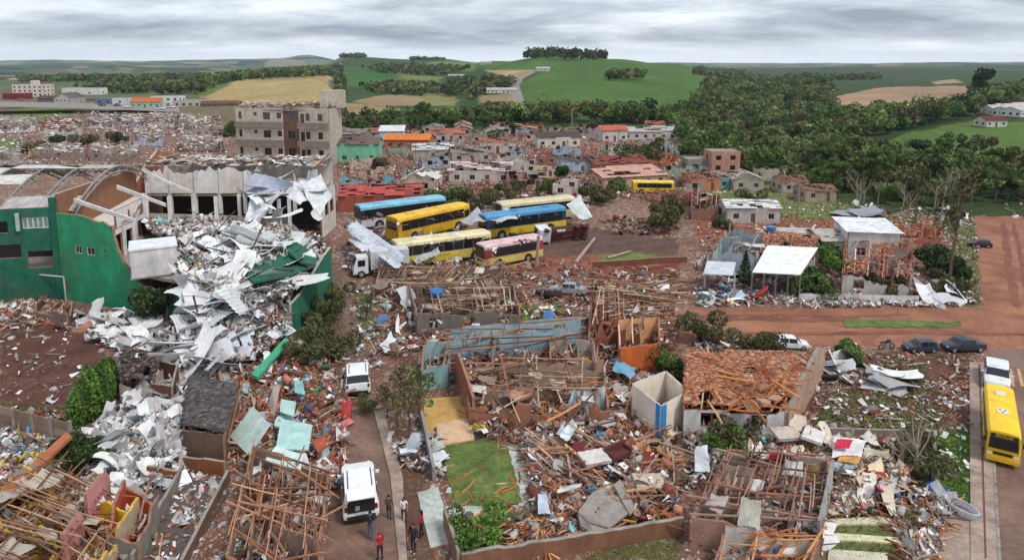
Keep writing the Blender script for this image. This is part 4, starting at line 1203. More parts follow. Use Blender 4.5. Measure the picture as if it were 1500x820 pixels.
def bus(label, lower, upper, roofc, L_=10.5, w=2.45, h=3.1, stripe=None, front=None, school=False, broken=0.0, hatch=True, seed=1, grime=.5, nwin=8, group=None):
    rd = random.Random(seed)
    e_ = empty('bus', (0, 0, 0), 0, label, 'bus', group)
    pm = lambda c: mat('bus_paint_%d_%d_%d_%d' % (*c, int(grime * 100)), lin(c), .45, .22, .8, grime, .12, spec=.5)
    hw = w / 2
    sec = [(hw * .96, .35), (hw, .5), (hw, 1.35), (hw * .985, 1.36), (hw * .97, h - .55), (hw * .93, h - .22), (hw * .8, h - .05), (hw * .4, h), (0, h + .02)]
    st = [(-L_ / 2, .96, -.06), (-L_ / 2 + .12, 1, 0), (-L_ / 4, 1, 0), (0, 1, 0), (L_ / 4, 1, 0), (L_ / 2 - .5, 1, 0), (L_ / 2 - .14, .985, -.03), (L_ / 2, .92, -.12)]
    mb = MB(); rings = []
    for x, s, dz in st:
        r = [(x, y * s, z + (dz if z > 2 else 0)) for y, z in sec]
        rings.append(r + [(p[0], -p[1], p[2]) for p in r[-2::-1]])
    n = len(rings[0])
    for i in range(len(rings) - 1):
        for k in range(n - 1):
            kk = min(k, n - 2 - k)
            mi = 0 if kk < 2 else 1 if kk < 4 else 2
            mb.add([rings[i][k], rings[i][k + 1], rings[i + 1][k + 1], rings[i + 1][k]], [(0, 1, 2, 3)], mi)
        mb.add([rings[i][0], rings[i + 1][0], rings[i + 1][-1], rings[i][-1]], [(0, 1, 2, 3)], 0)
    for r, mi in ((rings[0], 1), (rings[-1], 1)):
        for k in range(n // 2):
            mb.add([r[k], r[k + 1], r[n - 2 - k], r[n - 1 - k]], [(0, 1, 2, 3)] if k < n // 2 - 1 else [(0, 1, 2)] , 0 if k < 3 else (1 if k < 5 else 2)) if k < n // 2 - 1 else mb.add([r[k], r[k + 1], r[n - 1 - k]], [(0, 1, 2)], 2)
    mb.build('body', [pm(lower), pm(upper), pm(roofc)], e_)
    gw = L_ - 1.7; ww = gw / nwin
    for s in (1, -1):
        for k in range(nwin):
            x = -L_ / 2 + .55 + ww * (k + .5)
            z = (1.4 + h - .55) / 2 + .05
            fr = MB((x, s * hw, z)); fr.box((x, s * (hw * .98 + .006), z), (ww * .97, .03, h - 2.0)); f = fr.build('window', mat('black_trim', (.02, .02, .022), .5, .1, 3, .1, 0), e_, loc=(x, s * hw, z))
            if rd.random() >= broken:
                g = MB(); g.box((0, s * (.012), 0), (ww * .86, .03, h - 2.14)); g.build('pane', M_GLASS, f)
        m = MB(); m.box((L_ / 2 - .65, s * (hw + .004), 1.35), (.8, .02, 1.95)); m.build('door', M_GLASS, e_) if s < 0 else None
        if stripe:
            m = MB(); m.box((-.2, s * (hw + .008), 1.12), (L_ - .9, .02, .34)); m.build('stripe', pm(stripe), e_)
        for x in (L_ / 2 - 2.1, -L_ / 2 + 2.4):
            m = MB(); m.tube([(x, s * (hw - .1), .52), (x, s * (hw + .012), .52)], [.62, .62], 14); m.build('wheel_arch', MATS['black_trim'], e_)
            wheel(e_, x, s * (hw - .08), .48, .24)
    fz = 1.9
    m = MB(); m.hexa([(L_ / 2 - .02, -hw * .84, 1.35), (L_ / 2 + .03, -hw * .84, 1.35), (L_ / 2 + .03, hw * .84, 1.35), (L_ / 2 - .02, hw * .84, 1.35), (L_ / 2 - .06, -hw * .8, h - .62), (L_ / 2 + .01, -hw * .8, h - .62), (L_ / 2 + .01, hw * .8, h - .62), (L_ / 2 - .06, hw * .8, h - .62)])
    m.build('windscreen', M_GLASS, e_)
    m = MB(); m.box((L_ / 2 - .01, 0, h - .45), (.06, hw * 1.55, .3)); m.build('destination_panel', MATS['black_trim'], e_)
    m = MB(); m.box((-L_ / 2 + .01, 0, 2.05), (.06, hw * 1.5, .9)); m.build('rear_window', M_GLASS, e_)
    m = MB(); m.box((L_ / 2 + .03, 0, .55), (.14, w * .94, .3)); m.build('bumper', pm(front or lower), e_)
    m = MB(); m.box((L_ / 2 + .012, 0, 1.0), (.04, hw * 1.1, .2)); m.build('grille', MATS['black_trim'], e_)
    for s in (1, -1):
        m = MB(); m.box((L_ / 2, s * hw * .74, .9), (.08, .34, .2)); m.build('headlight', mat('lamp_glass', (.75, .78, .8), .15, .05, 1, 0, 0), e_)
        m = MB(); m.tube([(L_ / 2 - .1, s * hw * .9, 2.3), (L_ / 2 + .22, s * (hw + .06), 2.25)], .025, 5); m.box((L_ / 2 + .24, s * (hw + .08), 2.05), (.07, .18, .34)); m.build('mirror', MATS['black_trim'], e_)
        m = MB(); m.box((-L_ / 2 + .01, s * hw * .8, 1.1), (.06, .2, .3)); m.build('tail_light', mat('tail_red', (.3, .01, .012), .25, .05, 1, 0, 0), e_)
    if hatch:
        for x in (-L_ * .28, L_ * .12):
            m = MB(); m.box((x, 0, h + .05), (.75, .75, .09)); hh = m.build('roof_hatch', pm((226, 222, 210) if school else roofc), e_)
            if school and x > 0:
                for q in ((-.15, -.18), (-.15, .18), (.15, 0)):
                    m = MB(); m.tube([(x + q[0], q[1], h + .09), (x + q[0], q[1], h + .11)], .09, 8); m.build('vent_hole', MATS['black_trim'], hh)
    if school:
        text('ESCOLAR', .27, e_, (L_ / 2 + .024, 0, h - .45), (math.pi / 2, 0, math.pi / 2), paint(230, 200, 70, grime=0))
        for s in (1, -1):
            m = MB(); m.box((-.3, s * (hw + .014), 1.1), (3.4, .02, .36)); p_ = m.build('sign_band', pm((232, 196, 60)), e_)
            text('ESCOLAR', .34, e_, (-.3, s * (hw + .028), 1.1), (math.pi / 2, 0, 0 if s < 0 else math.pi), mat('black_trim'))
    return e_
def box_truck(label, cabc, boxc):
    e_ = empty('truck', (0, 0, 0), 0, label, 'truck')
    m = MB(); m.box((-1.0, 0, 1.95), (4.4, 2.2, 2.1)); m.build('cargo_box', paint(*boxc, rough=.5), e_)
    m = MB()
    m.add([(1.5, -1, .5), (3.1, -1, .5), (3.15, -1, 1.4), (2.75, -.92, 2.35), (1.5, -.92, 2.4), (1.5, 1, .5), (3.1, 1, .5), (3.15, 1, 1.4), (2.75, .92, 2.35), (1.5, .92, 2.4)],
          [(0, 1, 2, 3, 4), (9, 8, 7, 6, 5), (0, 5, 6, 1), (1, 6, 7, 2), (2, 7, 8, 3), (3, 8, 9, 4), (4, 9, 5, 0)])
    m.build('cab', paint(*cabc, rough=.4), e_)
    m = MB(); m.add([(3.16, -.88, 1.45), (3.16, .88, 1.45), (2.80, .82, 2.28), (2.80, -.82, 2.28)], [(0, 1, 2, 3)]); m.build('windscreen', M_GLASS, e_)
    for s in (1, -1):
        m = MB(); m.box((2.25, s * .975, 1.75), (.8, .06, .7)); m.build('side_window', M_GLASS, e_)
        m = MB(); m.box((3.12, s * .75, .85), (.08, .3, .2)); m.build('headlight', mat('lamp_glass'), e_)
        for x in (2.3, -1.9): wheel(e_, x, s * .95, .44, .26)
    m = MB(); m.box((0, 0, .72), (6.0, .8, .22)); m.build('chassis', mat('black_trim'), e_)
    m = MB(); m.box((3.12, 0, .6), (.16, 2.0, .24)); m.build('bumper', paint(*cabc), e_)
    return e_
def tipped_truck(label):
    e_ = empty('truck', (0, 0, 0), 0, label, 'truck')
    m = MB(); m.box((3.2, 0, 1.35), (1.9, 2.3, 2.0)); m.build('cab', paint(222, 222, 226, rough=.4), e_)
    m = MB(); m.box((4.17, 0, 1.75), (.05, 1.9, .9)); m.build('windscreen', M_GLASS, e_)
    m = MB(); m.box((3.2, 0, 2.37), (1.3, 1.7, .04)); m.build('roof_panel', mat('black_trim'), e_)
    red = paint(120, 40, 42)
    for s in (1, -1):
        m = MB(); m.box((-1, s * .45, .75), (7.2, .14, .3)); m.build('chassis_rail', red, e_)
    for x in (-3.6, -2.3, .2, 1.6):
        m = MB(); m.tube([(x, -1, .55), (x, 1, .55)], .1, 8); m.build('axle', red, e_)
    for x in (-3.6, -2.3, 3.0):
        for s in (1, -1): wheel(e_, x, s * 1.0, .5, .3, red)
    m = MB(); m.box((-1.4, 0, 1.1), (6.4, 2.3, .14)); m.build('load_bed', M_OBJ_TIMBER, e_, color=lin(110, 84, 70))
    m = MB(); m.tube([(-.2, .6, .6), (1.2, .6, .6)], .28, 10); m.build('fuel_tank', M_RIM, e_)
    return e_
def motorbike(label, color):
    e_ = empty('motorcycle', (0, 0, 0), 0, label, 'motorcycle')
    for x in (.65, -.62):
        t = MB(); 
        for k in range(16):
            a, b = 2 * math.pi * k / 16, 2 * math.pi * (k + 1) / 16
            t.tube([(x + .27 * math.cos(a), 0, .31 + .27 * math.sin(a)), (x + .27 * math.cos(b), 0, .31 + .27 * math.sin(b))], .05, 5)
        w = t.build('wheel', M_TYRE, e_)
        t = MB(); t.tube([(x, -.05, .31), (x, .05, .31)], .12, 8); t.build('hub', M_RIM, w)
    m = MB(); m.tube([(.65, 0, .31), (.45, 0, .85), (.38, 0, 1.0)], .035, 6); m.build('fork', M_RIM, e_)
    m = MB(); m.tube([(.3, -.35, 1.02), (.4, -.1, 1.0), (.4, .1, 1.0), (.3, .35, 1.02)], .018, 5); m.build('handlebar', mat('black_trim'), e_)
    m = MB(); m.tube([(.42, 0, .82), (.2, 0, .86), (-.1, 0, .74)], [.1, .17, .1], 8); m.build('fuel_tank', paint(*color, rough=.3), e_, True)
    m = MB(); m.box((-.38, 0, .78), (.65, .24, .1)); m.build('seat', mat('black_trim'), e_)
    m = MB(); m.box((.05, 0, .48), (.42, .26, .32)); m.build('engine', M_RIM, e_)
    return e_

# ------------------------------------------------------------------ people
SKIN = mat('skin', lin(176, 124, 98), .6, .08, 5, 0, 0)
HAIR = mat('dark_hair', lin(34, 28, 26), .7, .2, 8, 0, 0)
def person(label, loc, rz, shirt, trousers, pose='stand', h=1.7, hairlong=False, shoes=(60, 56, 56), cap=None, sleeves=.55):
    e_ = empty('person', loc, rz, label, 'person')
    k = h / 1.72
    stride = {'stand': .05, 'walk': .22, 'lean': .08}[pose]; lean = {'stand': .0, 'walk': .05, 'lean': .18}[pose]
    J = {}
    def j(n, x, y, z, rx, ry, tag): J[n] = (Vector((x + lean * max(0, z - .95), y, z)) * k, rx * k, ry * k, tag)
    j('pelvis', 0, 0, .95, .12, .16, 'T'); j('waist', 0, 0, 1.08, .105, .14, 'S'); j('chest', .01, 0, 1.28, .115, .165, 'S'); j('collar', 0, 0, 1.43, .075, .1, 'S'); j('neck', .015, 0, 1.5, .05, .05, 'K'); j('skull', .03, 0, 1.60, .092, .078, 'K'); j('crown', .025, 0, 1.68, .075, .066, 'K'); j('nose', .118, 0, 1.585, .016, .016, 'K')
    ed = [('pelvis', 'waist'), ('waist', 'chest'), ('chest', 'collar'), ('collar', 'neck'), ('neck', 'skull'), ('skull', 'crown'), ('skull', 'nose')]
    for s, q in ((1, 'l'), (-1, 'r')):
        f = stride * s
        j('hip' + q, 0, .1 * s, .88, .095, .095, 'T'); j('knee' + q, f * .55 + .03, .11 * s, .5, .062, .062, 'T'); j('ankle' + q, f, .11 * s, .1, .042, .042, 'T'); j('heel' + q, f - .04, .11 * s, .05, .045, .045, 'F'); j('toe' + q, f + .17, .125 * s, .035, .036, .042, 'F')
        bend = .3 if pose == 'lean' else .1
        j('shoulder' + q, 0, .175 * s, 1.41, .062, .062, 'S'); j('elbow' + q, -.02 - f * .4 + bend * .3, .235 * s, 1.13, .045, .045, 'A'); j('wrist' + q, .06 - f * .7 + bend, .235 * s, .9 + bend * .35, .03, .03, 'K'); j('palm' + q, .075 - f * .8 + bend * 1.15, .232 * s, .83 + bend * .35, .032, .022, 'K')
        ed += [('pelvis', 'hip' + q), ('hip' + q, 'knee' + q), ('knee' + q, 'ankle' + q), ('ankle' + q, 'heel' + q), ('ankle' + q, 'toe' + q), ('collar', 'shoulder' + q), ('shoulder' + q, 'elbow' + q), ('elbow' + q, 'wrist' + q), ('wrist' + q, 'palm' + q)]
        b = J['palm' + q][0] / k
        for i, (dx, dy) in enumerate(((-.024, 0), (-.008, .004), (.009, .003), (.024, 0))):
            n = 'f%d%s' % (i, q)
            J[n] = ((b + Vector((dx + .012, dy * s - .004 * s, -.055 - (.012 if i in (1, 2) else 0)))) * k, .0085 * k, .0085 * k, 'K')
            J[n + 't'] = ((b + Vector((dx + .026, dy * s - .016 * s, -.085 - (.014 if i in (1, 2) else 0)))) * k, .007 * k, .007 * k, 'K')
            ed += [('palm' + q, n), (n, n + 't')]
        J['th' + q] = ((b + Vector((.05, -.012 * s, -.01))) * k, .0095 * k, .0095 * k, 'K'); J['tt' + q] = ((b + Vector((.066, -.022 * s, -.045))) * k, .008 * k, .008 * k, 'K')
        ed += [('wrist' + q, 'th' + q), ('th' + q, 'tt' + q)]
    names = list(J)
    me = bpy.data.meshes.new('body'); me.from_pydata([J[n][0] for n in names], [(names.index(a), names.index(b)) for a, b in ed], [])
    o = link('body', me)
    md = o.modifiers.new('skin', 'SKIN'); md.use_smooth_shade = True
    for i, n in enumerate(names):
        me.skin_vertices[0].data[i].radius = (J[n][1], J[n][2])
    me.skin_vertices[0].data[0].use_root = True
    sb = o.modifiers.new('sub', 'SUBSURF'); sb.levels = 1; sb.render_levels = 1
    dg = bpy.context.evaluated_depsgraph_get()
    nm = bpy.data.meshes.new_from_object(o.evaluated_get(dg))
    bpy.data.objects.remove(o)
    tags = {'T': 1, 'S': 2, 'K': 0, 'F': 3, 'A': 2 if sleeves > .8 else 0}
    mats = [SKIN, paint(*trousers, grime=.1), paint(*shirt, grime=.05), paint(*shoes, grime=.2)]
    nm.materials.clear()
    for m in mats: nm.materials.append(m)
    pos = np.array([J[n][0] for n in names]); A = np.array([names.index(a) for a, b in ed]); B = np.array([names.index(b) for a, b in ed])
    for p in nm.polygons:
        c = np.array(p.center); ab = pos[B] - pos[A]
        t = np.clip(((c - pos[A]) * ab).sum(1) / (ab * ab).sum(1), 0, 1)
        i = np.linalg.norm(pos[A] + ab * t[:, None] - c, axis=1).argmin()
        na, nb = names[A[i]], names[B[i]]
        tag = J[nb][3] if t[i] > .5 else J[na][3]
        if na.startswith('shoulder'): tag = 'S' if t[i] < sleeves * 1.3 else 'A'
        if na.startswith('elbow') and sleeves > .8 and t[i] < .85: tag = 'A'
        if na == 'pelvis' and nb == 'waist': tag = 'T' if t[i] < .3 else 'S'
        p.material_index = tags[tag]; p.use_smooth = True
    link('body', nm, e_)
    hm_ = MB(); hc = J['skull'][0]
    rings = []
    for a in range(7):
        t = a / 6 * math.pi * .62; zz, rr = math.cos(t) * .118 * k, math.sin(t) * .1 * k + .004
        rings.append([hc + Vector((-.012 * k + math.cos(q * math.pi / 6) * rr * (1.08 if math.cos(q * math.pi / 6) < .2 else (.95 if a < 4 else .55)), math.sin(q * math.pi / 6) * rr * .92, zz + .012 * k)) for q in range(12)])
    if hairlong:
        for dz, rr in ((-.1, .1), (-.2, .085)):
            rings.append([hc + Vector((-.05 * k + math.cos(q * math.pi / 6) * rr * k * .55, math.sin(q * math.pi / 6) * rr * k, dz * k)) for q in range(12)])
    hm_.add([v for r in rings for v in r], [(i * 12 + q, i * 12 + (q + 1) % 12, (i + 1) * 12 + (q + 1) % 12, (i + 1) * 12 + q) for i in range(len(rings) - 1) for q in range(12)])
    hm_.build('cap' if cap else 'hair', paint(*cap, grime=0) if cap else HAIR, e_, True)
    for s in (1, -1):
        m = MB(); m.box(hc + Vector((.086, .032 * s, .004)) * k, (.012 * k, .024 * k, .012 * k)); m.build('eye', mat('black_trim'), e_)
    return e_

# ================================================================== LEFT: school, flats, houses of the far street
def wp(P0, P1, x, y):
    """photo point on the upright plane through P0-P1: distance along it and height"""
    a, b, c = ray(x, y); d = (P1 - P0); L_ = math.hypot(d.x, d.y); dx, dy = d.x / L_, d.y / L_
    # solve a*t = P0.x + dx*s ; b*t = P0.y + dy*s
    det = a * (-dy) - b * (-dx)
    t = (P0.x * (-dy) - P0.y * (-dx)) / det
    s = (a * P0.y - b * P0.x) / det
    return s, CAM_H + c * t
def pxopen(P0, P1, *boxes):
    out = []
    for x0, y0, x1, y1 in boxes:
        s0, z1 = wp(P0, P1, x0, (y0)); s1, z0 = wp(P0, P1, x1, y1)
        out.append((min(s0, s1), max(s0, s1), max(z0, 0.05), z1))
    return out
GREEN_SHADED, GREEN_LIT = (30, 104, 82), (44, 150, 104)  # one school green as a shaded and a lit copy
def build_school():
    A0, C0, B1 = G(-70, 447), G(92, 437), G(292, 472)
    off = Vector((C0.x, C0.y, 0))
    e_ = empty('school_building', off, 0, 'large two storey green school torn open by the storm', 'school')
    raw = M_BRICK; wht = paint(226, 224, 220, grime=.28); brown = paint(150, 104, 76); cream = paint(222, 214, 204, grime=.3)
    # dark green block, shade put into its paint
    ops = pxopen(A0, C0, (-40, 326, 13, 341), (33, 319, 72, 333), (-50, 361, 33, 377), (40, 368, 85, 390))
    mb = MB(off); hA = wp(A0, C0, 60, 304)[1]
    wall_geo(mb, A0, C0, hA, .25, ops); mb.build('wall', [paint(*GREEN_SHADED, grime=.5, var=.35), wht, raw], e_)
    s0, z1 = wp(A0, C0, 33, 319); s1, z0 = wp(A0, C0, 72, 333)
    d = (C0 - A0).normalized(); rz = math.atan2(d.y, d.x); R = Matrix.Rotation(rz, 3, 'Z')
    c = A0 + d * (s0 + s1) / 2 + Vector((0, 0, (z0 + z1) / 2)); mb = MB(c); w = s1 - s0
    for k in range(6): mb.box(c + d * (w * (k / 5 - .5)), (.09, .2, z1 - z0), rz)
    for q in (-1, 1): mb.box(c + Vector((0, 0, q * (z1 - z0) / 2)), (w + .1, .2, .12), rz)
    wf = mb.build('window', wht, e_, loc=c - off)
    for k in range(5):
        g = MB(); g.box(d * (w * ((k + .5) / 5 - .5)), (w / 5 - .12, .03, z1 - z0 - .1), rz); g.build('pane', paint(120, 140, 140, rough=.2, grime=.3), wf)
    mb = MB(off); mb.prism([(A0.x, A0.y + .3), (C0.x - .2, C0.y + .3), (C0.x - .4, C0.y + 8), (A0.x, A0.y + 8)], 3.1, 3.35); mb.build('floor', M_CONC, e_)
    mb = MB(off); wall_geo(mb, A0 + Vector((0, 7, 0)), C0 + Vector((-.5, 7, 0)), 8, .2); mb.build('wall', [M_DARK_FILL, M_DARK_FILL, raw], e_)  # back wall coloured near black for the shade behind the windows
    mb = MB(off); p = wp(A0, C0, 27, 312); q = A0 + d * p[0]
    mb.tube([q + Vector((0, -.3, p[1])), q + Vector((0, -.3, p[1] - 2.0))], .22, 8); mb.build('downpipe', paint(170, 190, 186), e_)
    # bright green gable block in the lit tone of the paint, its corner torn away
    top = [wp(C0, B1, x, y) for x, y in ((92.5, 313), (112, 314), (130, 319), (150, 324), (166, 331), (169, 350), (174, 366), (182, 384), (194, 400), (208, 414), (226, 424), (250, 427), (268, 424), (280, 428), (291.5, 424))]
    rj = random.Random(4); t2 = []
    for (s0, z0), (s1, z1) in zip(top[:-1], top[1:]):
        for q in range(3): t2.append((s0 + (s1 - s0) * q / 3, z0 + (z1 - z0) * q / 3 + (rj.uniform(-.28, .28) if s0 > 5 and q else 0)))
    top = t2 + [top[-1]]
    L_ = (B1 - C0).length; top[0] = (0, top[0][1]); top[-1] = (L_, top[-1][1])
    ops = pxopen(C0, B1, (112, 359, 122, 371), (129, 361, 141, 374), (154, 366, 158, 370))
    mb = MB(off); wall_geo(mb, C0, B1, 10, .3, ops, top); mb.build('wall', [paint(*GREEN_LIT, grime=.42, var=.35, scale=.6), paint(205, 200, 190), raw], e_)
    for o_ in ops[:2]:
        frame_window(e_, C0, B1, o_[0], o_[1] - o_[0], o_[2], o_[3] - o_[2], off, out=.08)
    mb = MB(off); mb.box(C0 + Vector((-.1, -.1, 5.9)), (.6, .6, 12.0), rz); mb.build('corner_pillar', paint(24, 96, 74), e_)
    # raking parapet walls behind, with brown inner lining
    Q = GY(205, 350, 102); Q.z = 0; Q2 = GY(268, 300, 121); Q2.z = 0
    mb = MB(off); tp = [(0, 12.2), (6, 12.0), (14, 11.6), ((Q - C0).length, 11.2)]
    wall_geo(mb, C0, Q, 11, .3, (), tp, mi=(1, 0, 2)); mb.build('parapet_wall', [paint(*GREEN_SHADED), brown, paint(196, 180, 160)], e_)
    mb = MB(off); wall_geo(mb, Q, Q2, 12, .3, (), [(0, 9), (4, 11), (9, 12.8), (14, 11.6), ((Q2 - Q).length, 11)], mi=(1, 0, 2)); mb.build('parapet_wall', [paint(*GREEN_SHADED), paint(176, 116, 82), paint(196, 180, 160)], e_)
    # sloping attic floor with white ribs
    def slab(name, pts, z, m, th=.2):
        P_ = [G(x, y, z) for x, y in pts]; b_ = MB(off); b_.prism([(p_.x, p_.y) for p_ in P_], z - th, z); return b_.build(name, m, e_)
    slab('floor', [(100, 322), (160, 333), (215, 312), (214, 282), (150, 292)], 7.2, cream)
    for k in (0, 2, 4):
        a, b = Vector((C0.x + .4, C0.y + 3 + k * 4.4, 11.2)), Vector((C0.x + 8 - k * .5 + (k % 2), C0.y + 2 + k * 4.5, 8.9))
        m_ = MB(off); m_.hexa([a + Vector((0, -.12, -.5)), b + Vector((0, -.12, -.4)), b + Vector((0, .12, -.5)), a + Vector((0, .12, -.7)), a + Vector((0, -.12, 0)), b + Vector((0, -.12, 0)), b + Vector((0, .12, 0)), a + Vector((0, .12, 0))])
        m_.build('roof_rib', wht, e_)
    # white frame where the corner is open
    for (x0, y0), (x1, y1), z0, h in (((166, 392), (200, 372), 3.6, 4.2), ((170, 340), (215, 316), 6.8, 2.6), ((200, 372), (216, 330), 3.6, 4.6)):
        a, b = G(x0, y0, z0), G(x1, y1, z0); l = (b - a).length; m_ = MB(off)
        wall_geo(m_, a, b, h, .25, [(l * .15, l * .42, .6, h - .6), (l * .58, l * .85, .6, h - .6)] if l > 2.4 else [], None, z0=z0); m_.build('wall', [wht, wht, raw], e_)
    slab('floor', [(170, 395), (300, 418), (430, 400), (480, 380), (420, 318), (215, 312)], 4.3, M_CONC, .35)
    # columns of the torn bay
    for x, y in ((216, 330), (250, 326), (285, 322), (318, 326), (352, 322), (410, 330), (425, 330)):
        p_ = G(x, y, 4.3); m_ = MB(p_); m_.box(p_ + Vector((0, 0, 1.9)), (.4, .4, 3.8)); m_.build('column', wht, e_, loc=p_ - off)
    # white back wing
    Y_ = 103.0
    X0, X1 = GY(214, 300, Y_).x, GY(468, 300, Y_).x
    xs = np.linspace(X0, X1, 8)
    rd = random.Random(5)
    for k in range(7):
        a, b = Vector((xs[k] + .05, Y_ + rd.uniform(-.2, .2), 0)), Vector((xs[k + 1] - .05, Y_ + rd.uniform(-.2, .2), 0)); l = (b - a).length
        m_ = MB(off); wall_geo(m_, a, b, 4.2, .2, [(l * .35, l * .7, 1.2, 3.4)] if k in (4, 5) else [], jag(l, 4.2, .35 if k < 4 else .75, rd), z0=7.2); m_.build('wall', [cream if k % 2 else wht, cream, raw], e_)
        m_ = MB(off); m_.box(((xs[k]), Y_ + .1, 5.6), (.45, .5, 3.2)); m_.build('column', wht, e_)
    m_ = MB(off); m_.box(((X0 + X1) / 2, Y_ + 4.2, 6.9), (X1 - X0, 8.4, .35)); m_.build('floor', M_CONC, e_)
    m_ = MB(off); m_.box(((X0 + X1) / 2, Y_ + 5, 4.0), (X1 - X0, .2, 6)); m_.build('wall', M_DARK_FILL, e_)  # inner wall with the dark of the open storey in its colour
    m_ = MB(off); wall_geo(m_, Vector((X0, Y_ + 8.5, 0)), Vector((X1, Y_ + 8.5, 0)), 11.6, .25, (), jag(X1 - X0, 11.6, .08, rd)); m_.build('wall', [cream, cream, raw], e_)
    m_ = MB(off); wall_geo(m_, Vector((X1 + .1, Y_ + .2, 0)), Vector((X1 + .1, Y_ + 8.5, 0)), 11.3, .25, [(2, 4, 7.8, 9.6), (5, 7, 7.8, 9.6), (2, 4, 3, 5), (5, 7, 3, 5)], jag(8.3, 11.3, .45, rd)); m_.build('wall', [cream, cream, raw], e_)
    roof_slope(e_, Vector((X0, Y_ + .4, 11.3)) - off, Vector((X1, Y_ + .4, 11.3)) - off, Vector((X1, Y_ + 8, 11.9)) - off, Vector((X0, Y_ + 8, 11.9)) - off, paint(196, 192, 188, grime=.75), 3, .3, rd, cols=13, name='roof')
    for k in range(16):
        xx = X0 + (X1 - X0) * k / 15
        stick('rafter', (xx, Y_ + .4, 11.2), (xx, Y_ + 8, 11.8), .14, .12, lin(120, 100, 86), e_, off)
    rg = np.random.default_rng(14); n = 300; s = Soup()
    Pr = np.stack([rg.uniform(X0, X1, n), rg.uniform(Y_ - .3, Y_ + 8, n), rg.uniform(11.5, 12.0, n)], 1) - np.array(off)
    s_boxes(s, Pr, np.stack([rg.uniform(.4, 2.6, n), rg.uniform(.1, .7, n), rg.uniform(.05, .25, n)], 1), rots(n, .25, rg), pal(TIMBER + GREY + WHITE, n, rg))
    o = s.build('roof_wreckage', M_COL, e_); o['kind'] = 'stuff'
    # green floors
    slab('floor', [(404, 352), (425, 348), (466, 374), (462, 388), (440, 384)], 6.0, paint(36, 104, 80, grime=.55))
    slab('floor', [(362, 405), (378, 376), (412, 366), (452, 392), (424, 402), (372, 413)], 5.5, paint(36, 104, 80, grime=.55))
    # green flank wall on the right
    a, b = G(427, 492), G(486, 432); l = (b - a).length
    m_ = MB(off); wall_geo(m_, a, b, 4.5, .3, (), [(0, 3.3), (l * .3, 3.6), (l * .5, 4.4), (l * .8, 5.4), (l, 5.8)], mi=(0, 1, 2)); m_.build('wall', [paint(38, 110, 86), paint(170, 170, 160), paint(190, 180, 168)], e_)
    # gymnasium vault: trusses and the sheets that are left
    rd = random.Random(8)
    ya, yb = 79.0, 104.0
    def arch(t, x): return Vector((x - (t - .5) * 4, ya + (yb - ya) * t, 9.6 + 3.4 * math.sin(math.pi * t)))
    gx = np.linspace(-76, -54, 6)
    for k, x in enumerate(gx):
        m_ = MB(off)
        m_.tube([arch(i / 10, x) for i in range(11)], .13, 5); m_.tube([arch(i / 10, x) - Vector((0, 0, .7)) for i in range(11)], .1, 5)
        for i in range(10): m_.tube([arch(i / 10, x), arch((i + .5) / 10, x) - Vector((0, 0, .7)), arch((i + 1) / 10, x)], .05, 4)
        m_.build('truss', paint(150, 148, 146), e_)
    for i in range(9):
        for k in range(5):
            if rd.random() < (.25 if i < 1 else .62 if i < 6 else .35): continue
            t0, t1 = i / 9, (i + 1.05) / 9
            q = [arch(t0, gx[k]), arch(t0, gx[k + 1]), arch(t1, gx[k + 1]), arch(t1, gx[k])]
            dz = rd.uniform(-.9, .2) if rd.random() < .4 else 0
            q[rd.randrange(4)].z += dz
            m_ = MB(off); u = Vector((0, 0, .05)); m_.hexa([p_ + u for p_ in q] + [p_ + u * 2.2 for p_ in q]); m_.build('roof_sheet', paint(*rd.choice([(206, 200, 196), (190, 182, 178), (216, 212, 208)]), grime=.5), e_)
    # goal frame and fence in front of the dark wall
    return e_
school = build_school()
zs = zmap([(200,330,6.2),(230,330,6.4),(300,330,6.2),(360,340,6),(420,345,5.6),(470,360,5),(290,370,6),(340,380,5.6),(300,410,5.4),(345,430,4.6),(290,455,3.4),(340,470,2.8),(310,490,1.8),(270,510,1.0),(350,515,.9),(230,560,.5),(200,620,.9),(230,650,1.0),(230,690,.6),(395,425,4.3),(440,415,4.6),(410,460,2.2),(150,468,.8),(185,480,1.1),(215,470,1.2),(390,490,1.2)])
P_HEAP = [(205,322),(300,318),(360,322),(420,330),(478,352),(468,385),(440,400),(425,440),(420,485),(385,520),(350,530),(300,522),(250,530),(235,500),(262,470),(292,462),(288,420),(262,405),(262,348),(225,343)]
heap_mesh('rubble_heap', P_HEAP, zs, GREY + DARK + WHITE[3:] + TIMBER[:3], 'grey mound of pulverised masonry inside the green school', 3.5, .5, 4)
P_SLIDE = [(262,400),(292,405),(300,330),(400,345),(470,365),(430,420),(370,420),(372,480),(345,528),(290,540),(240,540),(250,500),(290,470)]
rubble('white_wreckage', P_HEAP, 5200, 'wgtad', 0.35, zs, .95, .45, 11, [.46, .17, .2, .05, .12])
rubble('white_wreckage', P_SLIDE, 2600, 'wgtd', .3, zs, 1.0, .5, 12, [.5, .14, .22, .14])
rubble('white_wreckage', P_SLIDE, 1500, 'w', .5, zs, 1.7, .4, 18, cols=WHITE[:4])
P_TAIL = [(120,460),(200,462),(262,500),(330,520),(300,560),(275,600),(262,650),(270,700),(235,725),(190,722),(130,700),(120,655),(160,620),(190,580),(170,520),(110,480)]
heap_mesh('rubble_heap', [(190,600),(250,590),(275,640),(262,700),(200,712),(140,690),(150,640)], zmap([(200,650,.8),(240,620,.9),(230,690,.6),(160,670,.5),(260,600,.5)]), GREY + WHITE, 'pale heap of crumpled sheeting below the brown box', 4, .4, 5)
rubble('white_wreckage', P_TAIL, 900, 'w', .7, .1, 1.3, .4, 19, cols=WHITE[:4])
rubble('white_wreckage', P_TAIL, 3000, 'wgtd', .6, .05, .8, .45, 13, [.62, .12, .18, .08])
